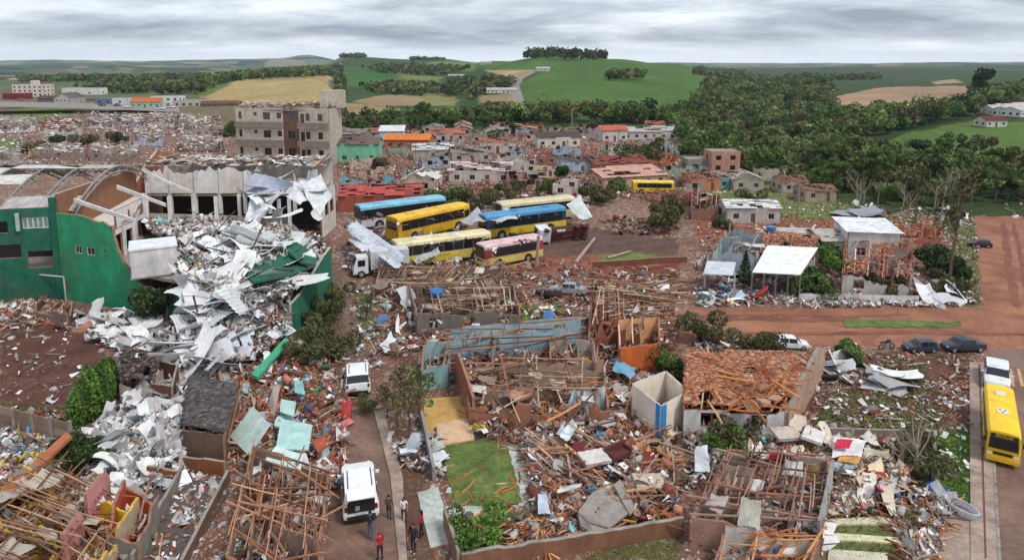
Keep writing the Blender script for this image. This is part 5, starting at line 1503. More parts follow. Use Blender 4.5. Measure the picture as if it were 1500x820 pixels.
rubble('white_wreckage', [(125,640),(180,600),(270,600),(278,660),(240,715),(150,710)], 2600, 'wwtd', .9, .2, .6, .6, 14, [.5, .3, .1, .1])
loose_sheets(P_SLIDE, 84, 'crumpled white roof sheet in the slide of wreckage from the green school', 'white sheets sliding from the school', zf=lambda P: np.zeros(len(P)), z0=zs, seed=1, L_=(2.5, 7), tilt=.4, cols=WHITE[:4])
loose_sheets([(352,290),(380,262),(470,262),(486,290),(480,330),(400,330)], 14, 'big white roof sheet torn loose over the back wing of the school', 'torn sheets over the back wing', zf=lambda P: np.zeros(len(P)), z0=lambda X, Y: np.interp(Y, [262, 330], [9.6, 6.0]), seed=7, L_=(2.5, 5), tilt=.5, cols=WHITE[:4])
loose_sheets([(120,462),(200,465),(265,500),(330,500),(350,525),(290,545),(200,520),(130,490)], 46, 'bent white roof sheet lying on the yard in front of the green wall', 'white sheets in front of the green wall', seed=2, L_=(1.5, 4), heap=.7)
loose_sheets([(130,640),(190,590),(275,590),(275,650),(240,720),(150,710)], 52, 'crushed white sheet in the pale heap below the brown box', 'white sheets in the pale heap', seed=3, L_=(1.0, 2.6), heap=1.2, tilt=.7)
loose_sheets([(150,690),(245,700),(245,745),(200,760),(150,720)], 10, 'flat white roof panel dropped beside the pink wall', 'white panels beside the pink wall', seed=4, L_=(1.5, 3), tilt=.3)
loose_planks(P_SLIDE, 26, 'long dark steel purlin tangled in the slide of wreckage', 'steel purlins in the slide', cols=DARK, z0=zs, zf=lambda P: np.full(len(P), .3), seed=8, L_=(3, 7), w=(.1, .18), tilt=.35, name='steel_purlin')
def panel(name, label, cat, pts, z, th, color, group=None, tilt=None, m=None):
    """a flat panel lying or leaning on its pile: photo corners at their heights"""
    P_ = [G(x, y, zz) for (x, y), zz in zip(pts, z if isinstance(z, (list, tuple)) else [z] * len(pts))]
    c = sum(P_, Vector()) / len(P_); n = (P_[1] - P_[0]).cross(P_[2] - P_[0]).normalized(); n = n if n.z > 0 else -n
    mb = MB(c); k = len(P_)
    if k == 4 and th < .11:      # thin sheet: uneven, sagging, torn at the edges
        rd = random.Random(int(pts[0][0] * 13 + pts[0][1])); nu, nv = 12, 9
        ph, am = rd.uniform(0, 6), min(.28, (P_[1] - P_[0]).length * .07)
        top_ = []
        for j in range(nv + 1):
            for i in range(nu + 1):
                u, v = i / nu, j / nv
                if j in (0, nv): v += rd.uniform(-.03, .03)
                if i in (0, nu): u += rd.uniform(-.03, .03)
                q = P_[0].lerp(P_[1], u).lerp(P_[3].lerp(P_[2], u), v)
                top_.append(q + n * (am * math.sin(u * 5 + ph) * math.cos(v * 4 + ph * 2) + rd.uniform(-.02, .02) + (.03 if 'sheet' in name and i % 2 else 0)))
        w_ = nu + 1; N_ = len(top_); fs = []
        for j in range(nv):
            for i in range(nu):
                q = (j * w_ + i, j * w_ + i + 1, (j + 1) * w_ + i + 1, (j + 1) * w_ + i); fs.append(q); fs.append(tuple(N_ + t for t in q[::-1]))
        mb.add(top_ + [q - n * .02 for q in top_], fs)
    else: mb.add(P_ + [p_ + n * th for p_ in P_], [tuple(range(k)), tuple(range(2 * k - 1, k - 1, -1))] + [(i, (i + 1) % k, k + (i + 1) % k, k + i) for i in range(k)])
    o = mb.build(name, m or paint(*color), loc=c)
    return T(o, label, cat, group)
panel('metal_sheet', 'long ribbed white roof panel hanging off the back wing', 'roof sheet', [(355,330),(368,288),(410,284),(386,318)], [5.2,8.2,8.4,6.2], .06, (222,222,228))
panel('metal_sheet', 'grey blue roof panel propped against the back wing', 'roof sheet', [(358,286),(372,252),(432,268),(410,284)], [8.2,10.6,10.4,8.4], .06, (176,182,200))
panel('metal_sheet', 'white roof panel folded over the right bay of the school', 'roof sheet', [(438,268),(470,256),(486,286),(468,318)], [10,10.5,8,6], .06, (212,214,218))
panel('metal_sheet', 'triangular white roof panel tented on broken posts', 'roof sheet', [(412,284),(434,270),(452,292),(440,300)], [8.4,9.6,8,7.6], .06, (226,226,228))
panel('wall_panel', 'twin pane white panel sliding down the wreckage', 'panel', [(322,492),(338,468),(356,520),(338,526)], [2.2,3.2,1.1,1.0], .1, (216,220,232))
panel('wall_panel', 'narrow white panel lying beside the twin pane one', 'panel', [(338,466),(352,462),(376,512),(362,520)], [3.2,3.3,1.2,1.1], .1, (206,210,224))
panel('wall_panel', 'small white panel below the green floor', 'panel', [(355,442),(364,438),(388,460),(378,466)], [4,4,3,2.9], .1, (226,228,236))
panel('green_beam', 'fallen green beam lying across the timber', 'beam', [(368,552),(378,556),(424,502),(418,498)], [1.2,1.2,1.4,1.4], .25, (70,170,130))
def build_tank():
    p = G(227, 398, 4.4)
    e_ = empty('water_tank', p, .5, 'white concrete water tank block perched on the torn school floor', 'water tank')
    m = MB(); m.box((0, 0, 1.6), (4.4, 4.0, 2.9)); m.build('tank_body', paint(214, 210, 208, grime=.35), e_)
    m = MB(); m.box((0, 0, 3.15), (4.6, 4.2, .2)); m.build('lid', paint(226, 226, 228, grime=.15), e_)
    m = MB(); m.box((0, 0, .08), (4.7, 4.3, .16)); m.build('plinth', M_CONC, e_)
build_tank()
def goal():
    p = G(70, 440)
    e_ = empty('goal_frame', p, -.25, 'rusty goal frame with torn netting against the green wall', 'goal')
    for a, b, n in (((-2.6, 0, 0), (-2.6, 0, 3), 'post'), ((2.6, 0, 0), (2.6, 0, 3), 'post'), ((-2.6, 0, 3), (2.6, 0, 3), 'crossbar'), ((-2.6, 0, 3), (-2.6, 1.2, 0), 'stay'), ((2.6, 0, 3), (2.6, 1.2, 0), 'stay')):
        m = MB(); m.tube([a, b], .09, 6); m.build(n, paint(190, 186, 178) if n != 'stay' else paint(120, 90, 76), e_)
    m = MB()
    for k in range(10): m.tube([(-2.6 + .52 * k, 0, 3), (-2.6 + .52 * k, 1.2, 0)], .015, 3)
    for k in range(6): m.tube([(-2.6, .2 * k, 3 - .5 * k), (2.6, .2 * k, 3 - .5 * k)], .015, 3)
    m.build('net', paint(90, 90, 90), e_)
goal()
# small masonry hut in the yard and its rubble
ruin('store_hut', 'low grey brick hut ruin in front of the dark green wall', [(52,468),(100,480),(108,462),(62,450)], 1.6, (128,112,100), (118,104,94), 'hut', rooms=0, rafters=3, wins=False, seed=31, inside=60)
rubble('school_yard_rubble', [(0,440),(60,436),(120,462),(130,490),(60,478),(0,480)], 900, 'tbgw', .7, .0, .8, .4, 15, [.35, .25, .25, .15])
rubble('school_yard_rubble', [(0,470),(150,480),(170,560),(120,600),(0,590)], 160, 'wtg', .05, 0, .7, .2, 16)
rubble('school_yard_rubble', [(0,598),(110,605),(125,640),(60,640),(0,620)], 150, 'wtgb', .2, 0, .7, .3, 17)

# flats
def build_flats():
    A, B, C_ = G(349, 240), G(418, 242), G(441, 243); D = G(484, 245); off = A.copy()
    e_ = empty('apartment_block', off, 0, 'three storey beige apartment block with grey balcony bands', 'apartment block')
    H = 13.2; fl = [(.8, 4.6), (4.9, 8.8), (9.1, 12.9)]
    wall_p, bandp = [paint(196, 184, 166, grime=.3), paint(150, 140, 130), M_CONC], paint(142, 128, 116, grime=.4)
    def face(a, b, wins, m):
        d = (b - a); L_ = d.length; d = d / L_; ops = []
        for z0, z1 in fl:
            for u, w, lo, hi in wins: ops.append((u * L_ - w / 2, u * L_ + w / 2, z0 + lo, z0 + hi))
        mb = MB(off); wall_geo(mb, a, b, H, .25, ops); mb.build('wall', m, e_)
        for o_ in ops:
            c = a + d * (o_[0] + o_[1]) / 2 + Vector((0, 0, (o_[2] + o_[3]) / 2)) + Vector((d.y, -d.x, 0)) * -.06
            g = MB(c); g.box(c, (o_[1] - o_[0], .05, o_[3] - o_[2]), math.atan2(d.y, d.x)); w = g.build('window', M_GLASS, e_, loc=c - off)
            f = MB(); f.box((0, -.03, 0), (.07, .06, o_[3] - o_[2]), 0); f.build('frame', paint(110, 84, 64), w)
    face(A, B, [(.1, .9, 1.6, 3.3), (.42, .9, 2.4, 3.2), (.66, 2.0, 1.5, 3.2), (.92, 1.3, 1.8, 3.1)], wall_p)
    face(B, C_, [(.5, 2.2, 1.4, 3.2)], [paint(112, 84, 68), wall_p[1], M_CONC])
    face(C_, D, [(.12, 1.2, .3, 3.0), (.3, 1.2, 1.4, 3.1), (.72, 1.4, 1.4, 3.0)], wall_p)
    dd = (B - A).normalized(); nn = Vector((dd.y, -dd.x, 0))
    for z0, _ in fl:
        for a, b in ((A, B), (C_, D)):
            m = MB(off); c = (a + b) / 2 + nn * .8 + Vector((0, 0, z0 + .35)); m.box(c, ((b - a).length, .14, 1.25), math.atan2(dd.y, dd.x)); m.build('balcony_parapet', bandp, e_)
            m = MB(off); c = (a + b) / 2 + nn * .45 + Vector((0, 0, z0 - .2)); m.box(c, ((b - a).length, 1.0, .16), math.atan2(dd.y, dd.x)); m.build('balcony_slab', M_CONC, e_)
    back = Vector((0, 13, 0))
    for a, b in ((D, D + back), (D + back, A + back), (A + back, A)):
        m = MB(off); wall_geo(m, a, b, H, .25); m.build('wall', wall_p, e_)
    m = MB(off); m.prism([(A.x + .2, A.y + .2), (D.x, D.y + .2), (D.x, D.y + 12.8), (A.x + .2, A.y + 12.8)], H - .5, H - .2); m.build('roof', M_CONC, e_)
    for k, (x, y, w, h) in enumerate(((C_.x + 7, C_.y + 8, 6, 4.2), (A.x + 5, A.y + 8, 3, 1.4), (A.x + 10, A.y + 7, 4, 1.0))):
        m = MB(off); m.box((x, y, H - .2 + h / 2), (w, 4, h)); m.build('roof_housing', wall_p[0], e_)
    rg = np.random.default_rng(4); n = 260; s = Soup()
    P_ = np.stack([rg.uniform(0, D.x - A.x, n), rg.uniform(.5, 12, n), rg.uniform(H - .2, H + .8, n)], 1)
    s_boxes(s, P_, np.stack([rg.uniform(.4, 2.4, n), rg.uniform(.1, .5, n), rg.uniform(.05, .3, n)], 1), rots(n, .25, rg), pal(TIMBER + GREY + WHITE[:2], n, rg))
    o = s.build('roof_wreckage', M_COL, e_); o['kind'] = 'stuff'
    e_.scale.z = 1.14
build_flats()
def low_block(name, label, base, rz, w, d, floors, color, seed=1, cat='building', fh=3.0, tower=None, group=None, wn_=4):
    e_ = empty(name, base, rz, label, cat, group); H = floors * fh + .6
    cs = [(-w / 2, 0), (w / 2, 0), (w / 2, d), (-w / 2, d)]
    for i in range(4):
        a, b = Vector((*cs[i], 0)), Vector((*cs[(i + 1) % 4], 0)); L_ = (b - a).length; k = max(1, int(L_ / wn_)); ops = []
        for f in range(floors):
            for j in range(k): ops.append(((j + .5) * L_ / k - .8, (j + .5) * L_ / k + .8, f * fh + 1.0, f * fh + 2.3))
        m = MB(); wall_geo(m, a, b, H, .2, ops); m.build('wall', [paint(*color), paint(*color), M_CONC], e_)
        dd = (b - a) / L_
        for o_ in ops if i in (0, 1, 3) else []:
            c = a + dd * (o_[0] + .8) + Vector((0, 0, (o_[2] + o_[3]) / 2)) + Vector((dd.y, -dd.x, 0)) * -.05
            g = MB(c); g.box(c, (1.6, .05, 1.3), math.atan2(dd.y, dd.x)); g.build('window', M_GLASS, e_, loc=c)
    m = MB(); m.prism([(-w / 2 + .1, .1), (w / 2 - .1, .1), (w / 2 - .1, d - .1), (-w / 2 + .1, d - .1)], H - .4, H - .15); m.build('roof', M_CONC, e_)
    if tower:
        m = MB(); m.box((tower[0], d / 2, H + tower[2] / 2 - .2), (tower[1], 4, tower[2])); m.build('stair_tower', paint(*color), e_)
    return e_
low_block('white_building', 'white three storey building with a stair tower and dark windows', G(41, 142), 0, 24, 14, 3, (222, 208, 198), tower=(2, 5, 3.4))
low_block('white_warehouse', 'long low white warehouse on the far street', G(118, 139), -.03, 32, 12, 1, (226, 224, 222), fh=5, wn_=14)
low_block('red_building', 'low dark red shop building with purple end', G(20, 146), 0, 16, 9, 1, (136, 36, 48), fh=4)
low_block('white_house', 'white two storey house with parked vans in front', G(242, 157), 0, 17, 9, 2, (220, 218, 214))
low_block('blue_shed', 'blue grey market hall with open front', G(152, 153), 0, 11, 7, 1, (104, 122, 146), fh=3.4)
low_block('white_shop', 'small white shop with dark open front', G(176, 153), 0, 10, 7, 1, (206, 208, 214), fh=3.4, wn_=9)
low_block('wooden_barn', 'weathered white barn with broken porch', G(284, 157), .05, 24, 9, 1, (186, 180, 172), fh=3.6)
house('orange_roofed_house', 'pale green house with tiled orange roof by the far street', G(218, 157), .1, 17, 11, 3.4, (158, 190, 168), (206, 112, 72), 'gable', 0, 2.6, 3)
house('grey_gabled_house', 'grey gabled house beside the long white warehouse', G(103, 150), 1.5, 14, 12, 3.6, (186, 180, 176), (112, 104, 100), 'gable', .08, 3.0, 4)
house('dark_shed', 'dark timber shed with rusty roof beside the tan field', G(325, 158), .05, 22, 8, 2.6, (120, 100, 88), (130, 84, 66), 'gable', .1, 1.6, 5, cat='shed')
house('dark_shed', 'low dark roofed shed joined to the grey gabled house', G(76, 149), .05, 14, 8, 2.6, (110, 104, 98), (92, 88, 86), 'gable', .1, 1.6, 6, cat='shed')
# wrecked white quarter behind the school
specs = [((58,196),(120,198),(122,182),(66,180),2.6,(216,210,206),'long roofless hall with white concrete panels and red end'),
 ((0,196),(52,192),(54,178),(0,178),2.8,(214,212,214),'white roofless building beside the lawn'),
 ((128,188),(168,190),(170,174),(132,172),2.8,(222,220,226),'shattered white house with purple inner walls'),
 ((172,186),(214,188),(212,172),(172,172),2.6,(206,202,214),'roofless lilac house full of wreckage'),
 ((218,184),(256,186),(254,170),(220,170),2.6,(216,214,214),'small white house shell under heaped sheets'),
 ((196,212),(238,214),(240,200),(200,198),2.8,(206,208,222),'blue white house shell behind the school roof'),
 ((262,192),(312,196),(310,176),(264,174),2.6,(196,192,192),'grey white house shell next to the green tree'),
 ((50,232),(124,236),(128,222),(60,220),2.8,(160,140,126),'brown roofless shed with dark timbers behind the vault'),
 ((132,236),(206,238),(206,222),(136,222),2.8,(150,134,124),'grey walled roofless workshop behind the parapet'),
 ((262,222),(330,224),(326,206),(266,206),2.4,(120,96,88),'dark brown collapsed shed beside the apartment block'),
 ((-20,240),(48,240),(44,226),(-20,226),2.6,(186,176,170),'pale roofless shed at the vault corner')]
for i, (a, b, c, d, h, col, lab) in enumerate(specs):
    ruin('roofless_house', lab, [a, b, c, d], h, col, (170, 60, 64) if i == 0 else (150, 140, 180) if i == 2 else (190, 186, 184), rooms=3, rafters=6, jagg=.5, seed=100 + i, inside=160, insk='wtgb', droop=.5)
rubble('far_white_rubble', [(0,170),(120,164),(340,168),(345,226),(270,232),(210,232),(0,244)], 4200, 'wtgbda', .8, 0, .75, .4, 21, [.42, .16, .18, .1, .1, .04])
rubble('far_white_rubble', [(120,166),(320,168),(330,200),(140,196)], 1200, 'wwgb', 1.4, 0, 1.5, .4, 22)
rubble('far_white_rubble', [(0,172),(120,168),(130,215),(0,225)], 400, 'wwg', 1.0, 0, 1.4, .4, 24)
# behind vault & back wing
rubble('far_white_rubble', [(0,236),(140,238),(215,232),(215,250),(0,262)], 700, 'tgwd', .8, 0, .7, .4, 23)
car_specs = [('hatch', (150, 60, 70), (26, 148), (37, 148.5), 'dark pink hatchback on the far street by the red shop'), ('sedan', (60, 64, 72), (142, 155), (158, 156), 'dark blue sedan parked outside the market hall'),
 ('sedan', (70, 66, 70), (166, 155.5), (178, 156.5), 'dark grey sedan outside the white shop'), ('sedan', (222, 222, 224), (176, 157.5), (192, 158.5), 'white sedan parked outside the white shop'),
 ('hatch', (214, 214, 214), (209, 157), (222, 157.5), 'white hatchback outside the orange roofed house'), ('suv', (226, 224, 222), (226, 160.5), (244, 161), 'white van with red stripe outside the white house'), ('suv', (216, 216, 216), (243, 158.5), (257, 159), 'white van half hidden behind the striped one')]
for k, c, r, f, l in car_specs:
    put(car(k, c, l), r, f, 4.3)

# ================================================================== LEFT foreground
BAMBOO = [(178, 134, 100), (156, 112, 84), (138, 100, 78), (192, 154, 122), (120, 86, 68)]
ruin('roofless_house', 'roofless house with yellow rooms under a web of cane battens', [(-90,850),(120,900),(205,770),(62,692)], 1.9, (196, 178, 150), (226, 190, 40), floor=(206, 170, 48), jagg=.35, rooms=4, rafters=16, rdir=0, rcol=BAMBOO, battens=60, seed=201, inside=700, insk='towb', rw=.08, skip=(2,), edge=paint(214, 176, 60))
rubble('bright_room_rubble', [(-20,720),(60,690),(150,745),(110,830),(-20,830)], 900, 'ota', .8, .2, .7, .4, 202, [.6, .3, .1], cols=BAMBOO)
loose_sheets([(5,700),(60,690),(130,740),(60,790),(0,770)], 12, 'yellow wall board fallen inside the yellow roomed house', 'yellow boards', cols=[(226, 190, 40), (210, 170, 44)], seed=6, L_=(.8, 1.8), name='wall_board', cat='board')
panel('timber_beam', 'long orange timber leaning on the concrete panel fence', 'beam', [(-20,745),(-8,752),(106,642),(98,636)], [1.0, 1.0, 2.0, 2.0], .22, (176, 104, 70))
# pink walled rooms
a, b = G(96, 838), G(163, 752)
e1 = empty('pink_wall', a, 0, 'leaning pink painted wall with a raw brick break', 'wall')
m_ = MB(a); L_ = (b - a).length; wall_geo(m_, a, b, 2.6, .2, (), [(0, 2.2), (L_ * .35, 2.4), (L_ * .4, 1.6), (L_ * .48, 1.7), (L_ * .5, 2.9), (L_ * .85, 3.1), (L_, 2.6)]); m_.build('wall', [paint(206, 140, 140), paint(212, 150, 150), M_BRICK], e1)
ruin('roofless_house', 'small roofless room with orange red walls beside the pink wall', [(160,815),(205,826),(232,770),(186,752)], 2.2, (140, 132, 124), (186, 84, 52), jagg=.25, rooms=0, rafters=3, seed=203, inside=80, wins=False)
ruin('store_hut', 'brown open topped brick box beside the ruined white hut', [(225,596),(254,600),(262,566),(236,560)], 2.1, (112, 72, 60), (96, 66, 58), 'hut', jagg=.05, rooms=0, rafters=0, seed=204, inside=20, wins=False, edge=M_CONC)
ruin('store_hut', 'white walled hut ruin under fallen dark tiles', [(178,592),(226,600),(240,560),(185,545)], 2.2, (196, 190, 182), (180, 170, 160), 'hut', jagg=.3, rooms=1, rafters=5, battens=8, tiles=600, tilecol=DARK + [(128, 104, 94)], seed=205, inside=120, roofrise=.4)
# dark roofed shed and the alley
ruin('tiled_shed', 'dark tiled shed roof beside the grey alley', [(272,668),(330,680),(350,606),(282,592)], 2.2, (118, 92, 78), (120, 92, 76), 'shed', jagg=.05, rooms=0, rafters=7, battens=6, tiles=2600, tilecol=[(88, 82, 80), (74, 68, 68), (104, 96, 92)], tilefrac=1.1, seed=206, inside=20, wins=False, droop=.0)
sheet('floor_slab', [(228,700),(320,690),(336,720),(270,835),(150,850)], mat('dark_alley', lin(88, 82, 78), .9, .4, 1.5, .5), 'dark grey concrete alley between ruined walls')
for pa, pb, h, c, lab in (((268,700),(195,835), 1.0, (132, 124, 116), 'long grey alley wall beside the white panels'), ((335,705),(262,850), .9, (120, 92, 70), 'mossy brown alley wall beside the roofless house'), ((262,690),(330,700), 1.3, (150, 88, 56), 'rust brown cross wall closing the alley'),
                          ((218,705),(262,712), 1.2, (150, 92, 56), 'orange brown wall stub beside the pale heap')):
    a, b = G(*pa), G(*pb); e1 = empty('boundary_wall', a, 0, lab, 'wall'); m_ = MB(a); L_ = (b - a).length
    wall_geo(m_, a, b, h, .2, (), jag(L_, h, .15, rnd)); m_.build('wall', [paint(*c, grime=.5), paint(*c, grime=.5), M_CONC], e1)
ruin('roofless_house', 'roofless house with brown battens over grey brick rooms', [(335,850),(462,900),(482,722),(372,690)], 2.0, (150, 118, 98), (150, 128, 112), floor=(132, 104, 88), jagg=.2, rooms=5, rafters=14, rdir=1, rcol=[(150, 100, 76), (122, 80, 62), (170, 124, 96)], battens=40, seed=207, inside=900, insk='tbgw', rw=.1)
loose_planks([(345,700),(480,690),(480,820),(340,820)], 15, 'pale broken roof batten across the brown battened house', 'battens over the brown house', cols=BAMBOO, heap=.4, z0=1.7, seed=11, tilt=.25, w=(.05, .1))
# pale turquoise wall panels
for i, (q, z, c, l) in enumerate([([(338,640),(372,596),(396,622),(366,668)], [.6, 2.2, 2.3, .8], (196, 214, 206), 'pale turquoise louvred panel fallen beside the dark tiled shed'),
    ([(404,660),(412,615),(458,624),(452,660)], [1.4, 1.6, 1.6, 1.4], (176, 212, 206), 'flat turquoise ceiling panel on the wreckage'), ([(388,676),(404,655),(446,668),(440,690)], [1.2, 1.5, 1.5, 1.2], (206, 228, 226), 'pale blue white ceiling panel below the turquoise one'),
    ([(412,586),(434,590),(430,612),(410,604)], [1.4, 1.4, 1.2, 1.2], (176, 206, 200), 'torn turquoise panel near the green beam'), ([(432,576),(447,580),(444,560),(432,558)], [1.2, 1.2, 1.5, 1.5], (140, 188, 192), 'small turquoise board on brown rubble'),
    ([(458,650),(478,636),(478,655),(466,664)], [1.2, 1.4, 1.3, 1.2], (178, 86, 62), 'brick red panel at the turquoise wreckage'), ([(392,600),(402,565),(410,568),(402,610)], [.3, 1.6, 1.6, .3], (186, 172, 162), 'pale plaster wall slab leaning by the green beam')]):
    panel('wall_panel', l, 'panel', q, z, .12, c)
rubble('brown_rubble', [(330,520),(420,500),(506,520),(506,720),(400,700),(380,680),(330,700),(345,610),(280,590),(300,560)], 3200, 'tobwga', .8, .05, .85, .4, 208, [.34, .12, .22, .12, .14, .06])
loose_planks([(335,540),(480,540),(490,690),(350,690)], 34, 'splintered brown plank in the rubble round the turquoise panels', 'planks round the turquoise panels', heap=.8, seed=12)
loose_chunks([(335,540),(480,540),(490,690),(350,690)], 14, 'broken plaster wall piece in the rubble round the turquoise panels', 'wall pieces round the turquoise panels', cols=[(196, 186, 176), (176, 212, 206), (150, 100, 80)], heap=.8, seed=12)
rubble('brown_rubble', [(210,690),(340,690),(330,720),(270,840),(180,840)], 620, 'wtgb', .15, .0, .6, .3, 209)
rubble('brown_rubble', [(0,630),(80,640),(100,690),(60,700),(0,720)], 700, 'watg', .6, 0, .7, .4, 210, [.4, .2, .2, .2])
# concrete panel fence
e1 = empty('panel_fence', G(0, 640), 0, 'grey concrete panel fence along the dirt yard', 'fence')
pts = [G(-60 + 165 * k / 6, 612 + 43 * k / 6) for k in range(7)]
for k, p in enumerate(pts):
    m_ = MB(p); m_.box(p + Vector((0, 0, 1.0)), (.22, .22, 2.0), -.3); m_.build('post', M_CONC, e1, loc=p - G(0, 640))
    if k < 6:
        q = pts[k + 1]; d = q - p
        for j in range(3):
            c = (p + q) / 2 + Vector((0, 0, .35 + .6 * j)); m_ = MB(c); m_.box(c, (d.length - .25, .07, .57), math.atan2(d.y, d.x)); m_.build('panel', paint(*rnd.choice([(150, 128, 112), (142, 118, 102), (160, 138, 120)]), grime=.5), e1, loc=c - G(0, 640))
# hedge and bushes
CYP = [tree_meshes('cypress', 3.6, .75, 1800, .13, 'mid', 301, .08), tree_meshes('cypress', 4.0, .8, 1800, .13, 'bright', 302, .08)]
for i, (x, y, s) in enumerate(((122,622,1.0), (134,616,1.1), (146,606,1.05), (156,596,1.0), (166,582,.95), (114,628,.8))):
    plant_tree('conical_shrub', CYP[i % 2], G(x, y), s, i, 'tall green conical shrub in the row beside the dirt yard', 'conical shrubs beside the dirt yard', 'shrub')
BUSH = {t: [tree_meshes('bush', 2.4, 1.5, 1700, .14, t, 310 + i, .06), tree_meshes('bush', 2.4, 1.4, 1700, .14, t, 330 + i, .06)] for i, t in enumerate(('dark', 'mid', 'bright', 'olive', 'brown'))}
def bush(x, y, s, tone, label, group=None, sx=1.0, name='shrub'):
    return plant_tree(name, BUSH[tone][rnd.randrange(2)], G(x, y), s, rnd.uniform(0, 6), label, group, 'shrub', sx)
for x, y, s in ((95,678,.9), (110,690,.8), (130,672,.7), (150,680,.7)): bush(x, y, s, 'dark', 'low dark green bush beside the orange timber', 'bushes beside the orange timber')
for x, y, s in ((456,524,.9), (470,505,1.0), (462,480,.8), (484,465,1.0), (490,525,1.0), (488,440,.9), (440,532,.6)): bush(x, y, s, 'olive', 'olive green bush outside the school flank wall', 'bushes outside the school flank wall', 1.1)
bush(230, 470, 1.9, 'dark', 'dark green bush growing against the bright green wall', sx=.8)
for x, y, s, t in ((86,216,2.0,'dark'), (128,216,2.0,'olive'), (172,212,2.2,'olive'), (40,226,1.6,'brown'), (60,222,1.6,'brown')): bush(x, y, s, t, 'dark storm battered tree behind the school vault' if t == 'dark' else 'stripped %s tree behind the school vault' % t, 'stripped trees behind the school' if t != 'dark' else None)
bush(335, 200, 2.6, 'mid', 'green tree standing beside the apartment block'); bush(296, 142, 2.6, 'dark', 'dark bush behind the weathered barn')

# ================================================================== MIDDLE: lane, ruined houses, bus yard
put(car('suv', (236, 238, 240), 'white off roader on the muddy lane with its tailgate open', opened=True), (530, 768), (524, 698), 4.3)
put(car('suv', (230, 232, 234), 'white estate car higher up the muddy lane'), (525, 583), (524, 546), 4.3)
person('person in a dark jacket and jeans at the open tailgate', G(543, 790), 1.7, (44, 46, 58), (84, 98, 124), 'lean', 1.74, sleeves=1)
person('person in a red shirt and dark cap behind the white off roader', G(557, 820), 2.2, (172, 40, 48), (52, 44, 48), 'stand', 1.7, cap=(150, 40, 46))
person('person in a white shirt walking down the lane', G(592, 765), -1.4, (226, 224, 226), (52, 50, 56), 'walk', 1.66, hairlong=True)
person('person in dark clothes standing on the muddy verge', G(606, 808), -1.9, (46, 44, 56), (40, 42, 58), 'stand', 1.76, sleeves=1, shoes=(220, 220, 220))
person('person in a red top with long dark hair on the verge', G(618, 786), 3.0, (176, 34, 44), (44, 42, 54), 'stand', 1.68, hairlong=True, sleeves=1)
person('person in black walking through the timber behind the wrecked car', G(873, 436), 2.6, (28, 28, 32), (30, 30, 36), 'walk', 1.75, sleeves=1)
person('person in dark clothes on the pavement opposite the lane', G(570, 760), 1.4, (86, 78, 76), (70, 62, 60), 'stand', 1.6, sleeves=1)
# trimmed trees along the verge
SPT = [tree_meshes('sparse', 4.2, 1.3, 520, .13, 'olive', 401, .12), tree_meshes('sparse', 4.2, 1.2, 560, .13, 'mid', 402, .12), tree_meshes('sparse', 4.0, 1.3, 360, .13, 'brown', 403, .12)]
for i, (x, y, s, k) in enumerate(((598,645,1.05,2), (582,622,.9,2), (614,606,.9,1), (594,596,1.0,0), (568,606,.6,1), (536,470,.7,0))):
    plant_tree('street_tree', SPT[k], G(x, y), s, i * 1.3, ['olive leaved storm torn tree on the lane verge', 'green leaved storm torn tree on the lane verge', 'brown half stripped tree on the lane verge'][k], 'torn trees on the lane verge %d' % k)
bush(700, 806, .95, 'bright', 'round bright green garden bush behind the low wall', sx=1.05); bush(680, 790, .7, 'mid', 'small green bush beside the round garden bush')
bush(985, 548, 1.0, 'mid', 'green bush beside the orange room', sx=1.1); bush(540, 602, .5, 'olive', 'low olive bush at the lane kerb')
# walls and ruins
ruin('roofless_house', 'grey walled house with bare rafters and a fridge against it', [(612,494),(762,490),(752,446),(600,444)], 2.6, (120, 112, 102), (140, 120, 106), floor=(120, 96, 80), jagg=.1, rooms=3, rafters=16, rdir=0, battens=46, seed=211, inside=500, insk='tbgw', roofrise=.6, droop=.25, skip=(), wins=True)
ruin('roofless_house', 'collapsed house with bare grey battens under a bare tree', [(548,446),(690,440),(740,404),(560,404)], 1.9, (132, 118, 106), (140, 122, 108), floor=(120, 96, 80), jagg=.4, rooms=3, rafters=18, rdir=1, battens=60, seed=212, inside=900, insk='tgwb', droop=.5)
def fridge(x, y):
    p = G(x, y); e_ = empty('fridge', p, 0, 'white fridge standing against the grey wall', 'fridge')
    m_ = MB(); m_.box((0, 0, .55), (.75, .65, 1.1)); m_.build('cabinet', paint(206, 212, 220, grime=.1), e_)
    m_ = MB(); m_.box((0, 0, 1.36), (.75, .65, .46)); m_.build('freezer_door', paint(212, 218, 226, grime=.1), e_)
    m_ = MB(); m_.box((.3, -.35, .8), (.04, .05, .4)); m_.build('handle', M_RIM, e_)
fridge(697, 498)
ruin('roofless_house', 'roofless house with light blue walls', [(652,556),(846,540),(850,500),(660,520)], 2.7, (150, 190, 208), (152, 188, 204), floor=(140, 90, 64), jagg=.12, rooms=2, rafters=9, rdir=1, battens=26, seed=213, inside=600, insk='tobw', hs=[.5, 1.2, 2.7, 2.6], ragged=(2, 2, .3, 1), skip=())
ruin('roofless_house', 'teal walled annex beside the light blue house', [(618,572),(656,566),(660,528),(622,532)], 2.0, (140, 180, 184), (150, 186, 188), jagg=.1, rooms=0, rafters=3, seed=214, inside=60, wins=False)
ruin('roofless_house', 'roofless rooms with terracotta walls and grey plaster', [(688,622),(890,628),(884,560),(672,556)], 2.2, (166, 112, 88), (178, 152, 130), floor=(150, 104, 76), jagg=.35, rooms=4, rafters=10, rdir=0, battens=30, seed=215, inside=900, insk='tobw')
a, b = G(694, 622), G(668, 560); e1 = empty('terracotta_wall', a, 0, 'tall terracotta gable wall at the ochre floor', 'wall')
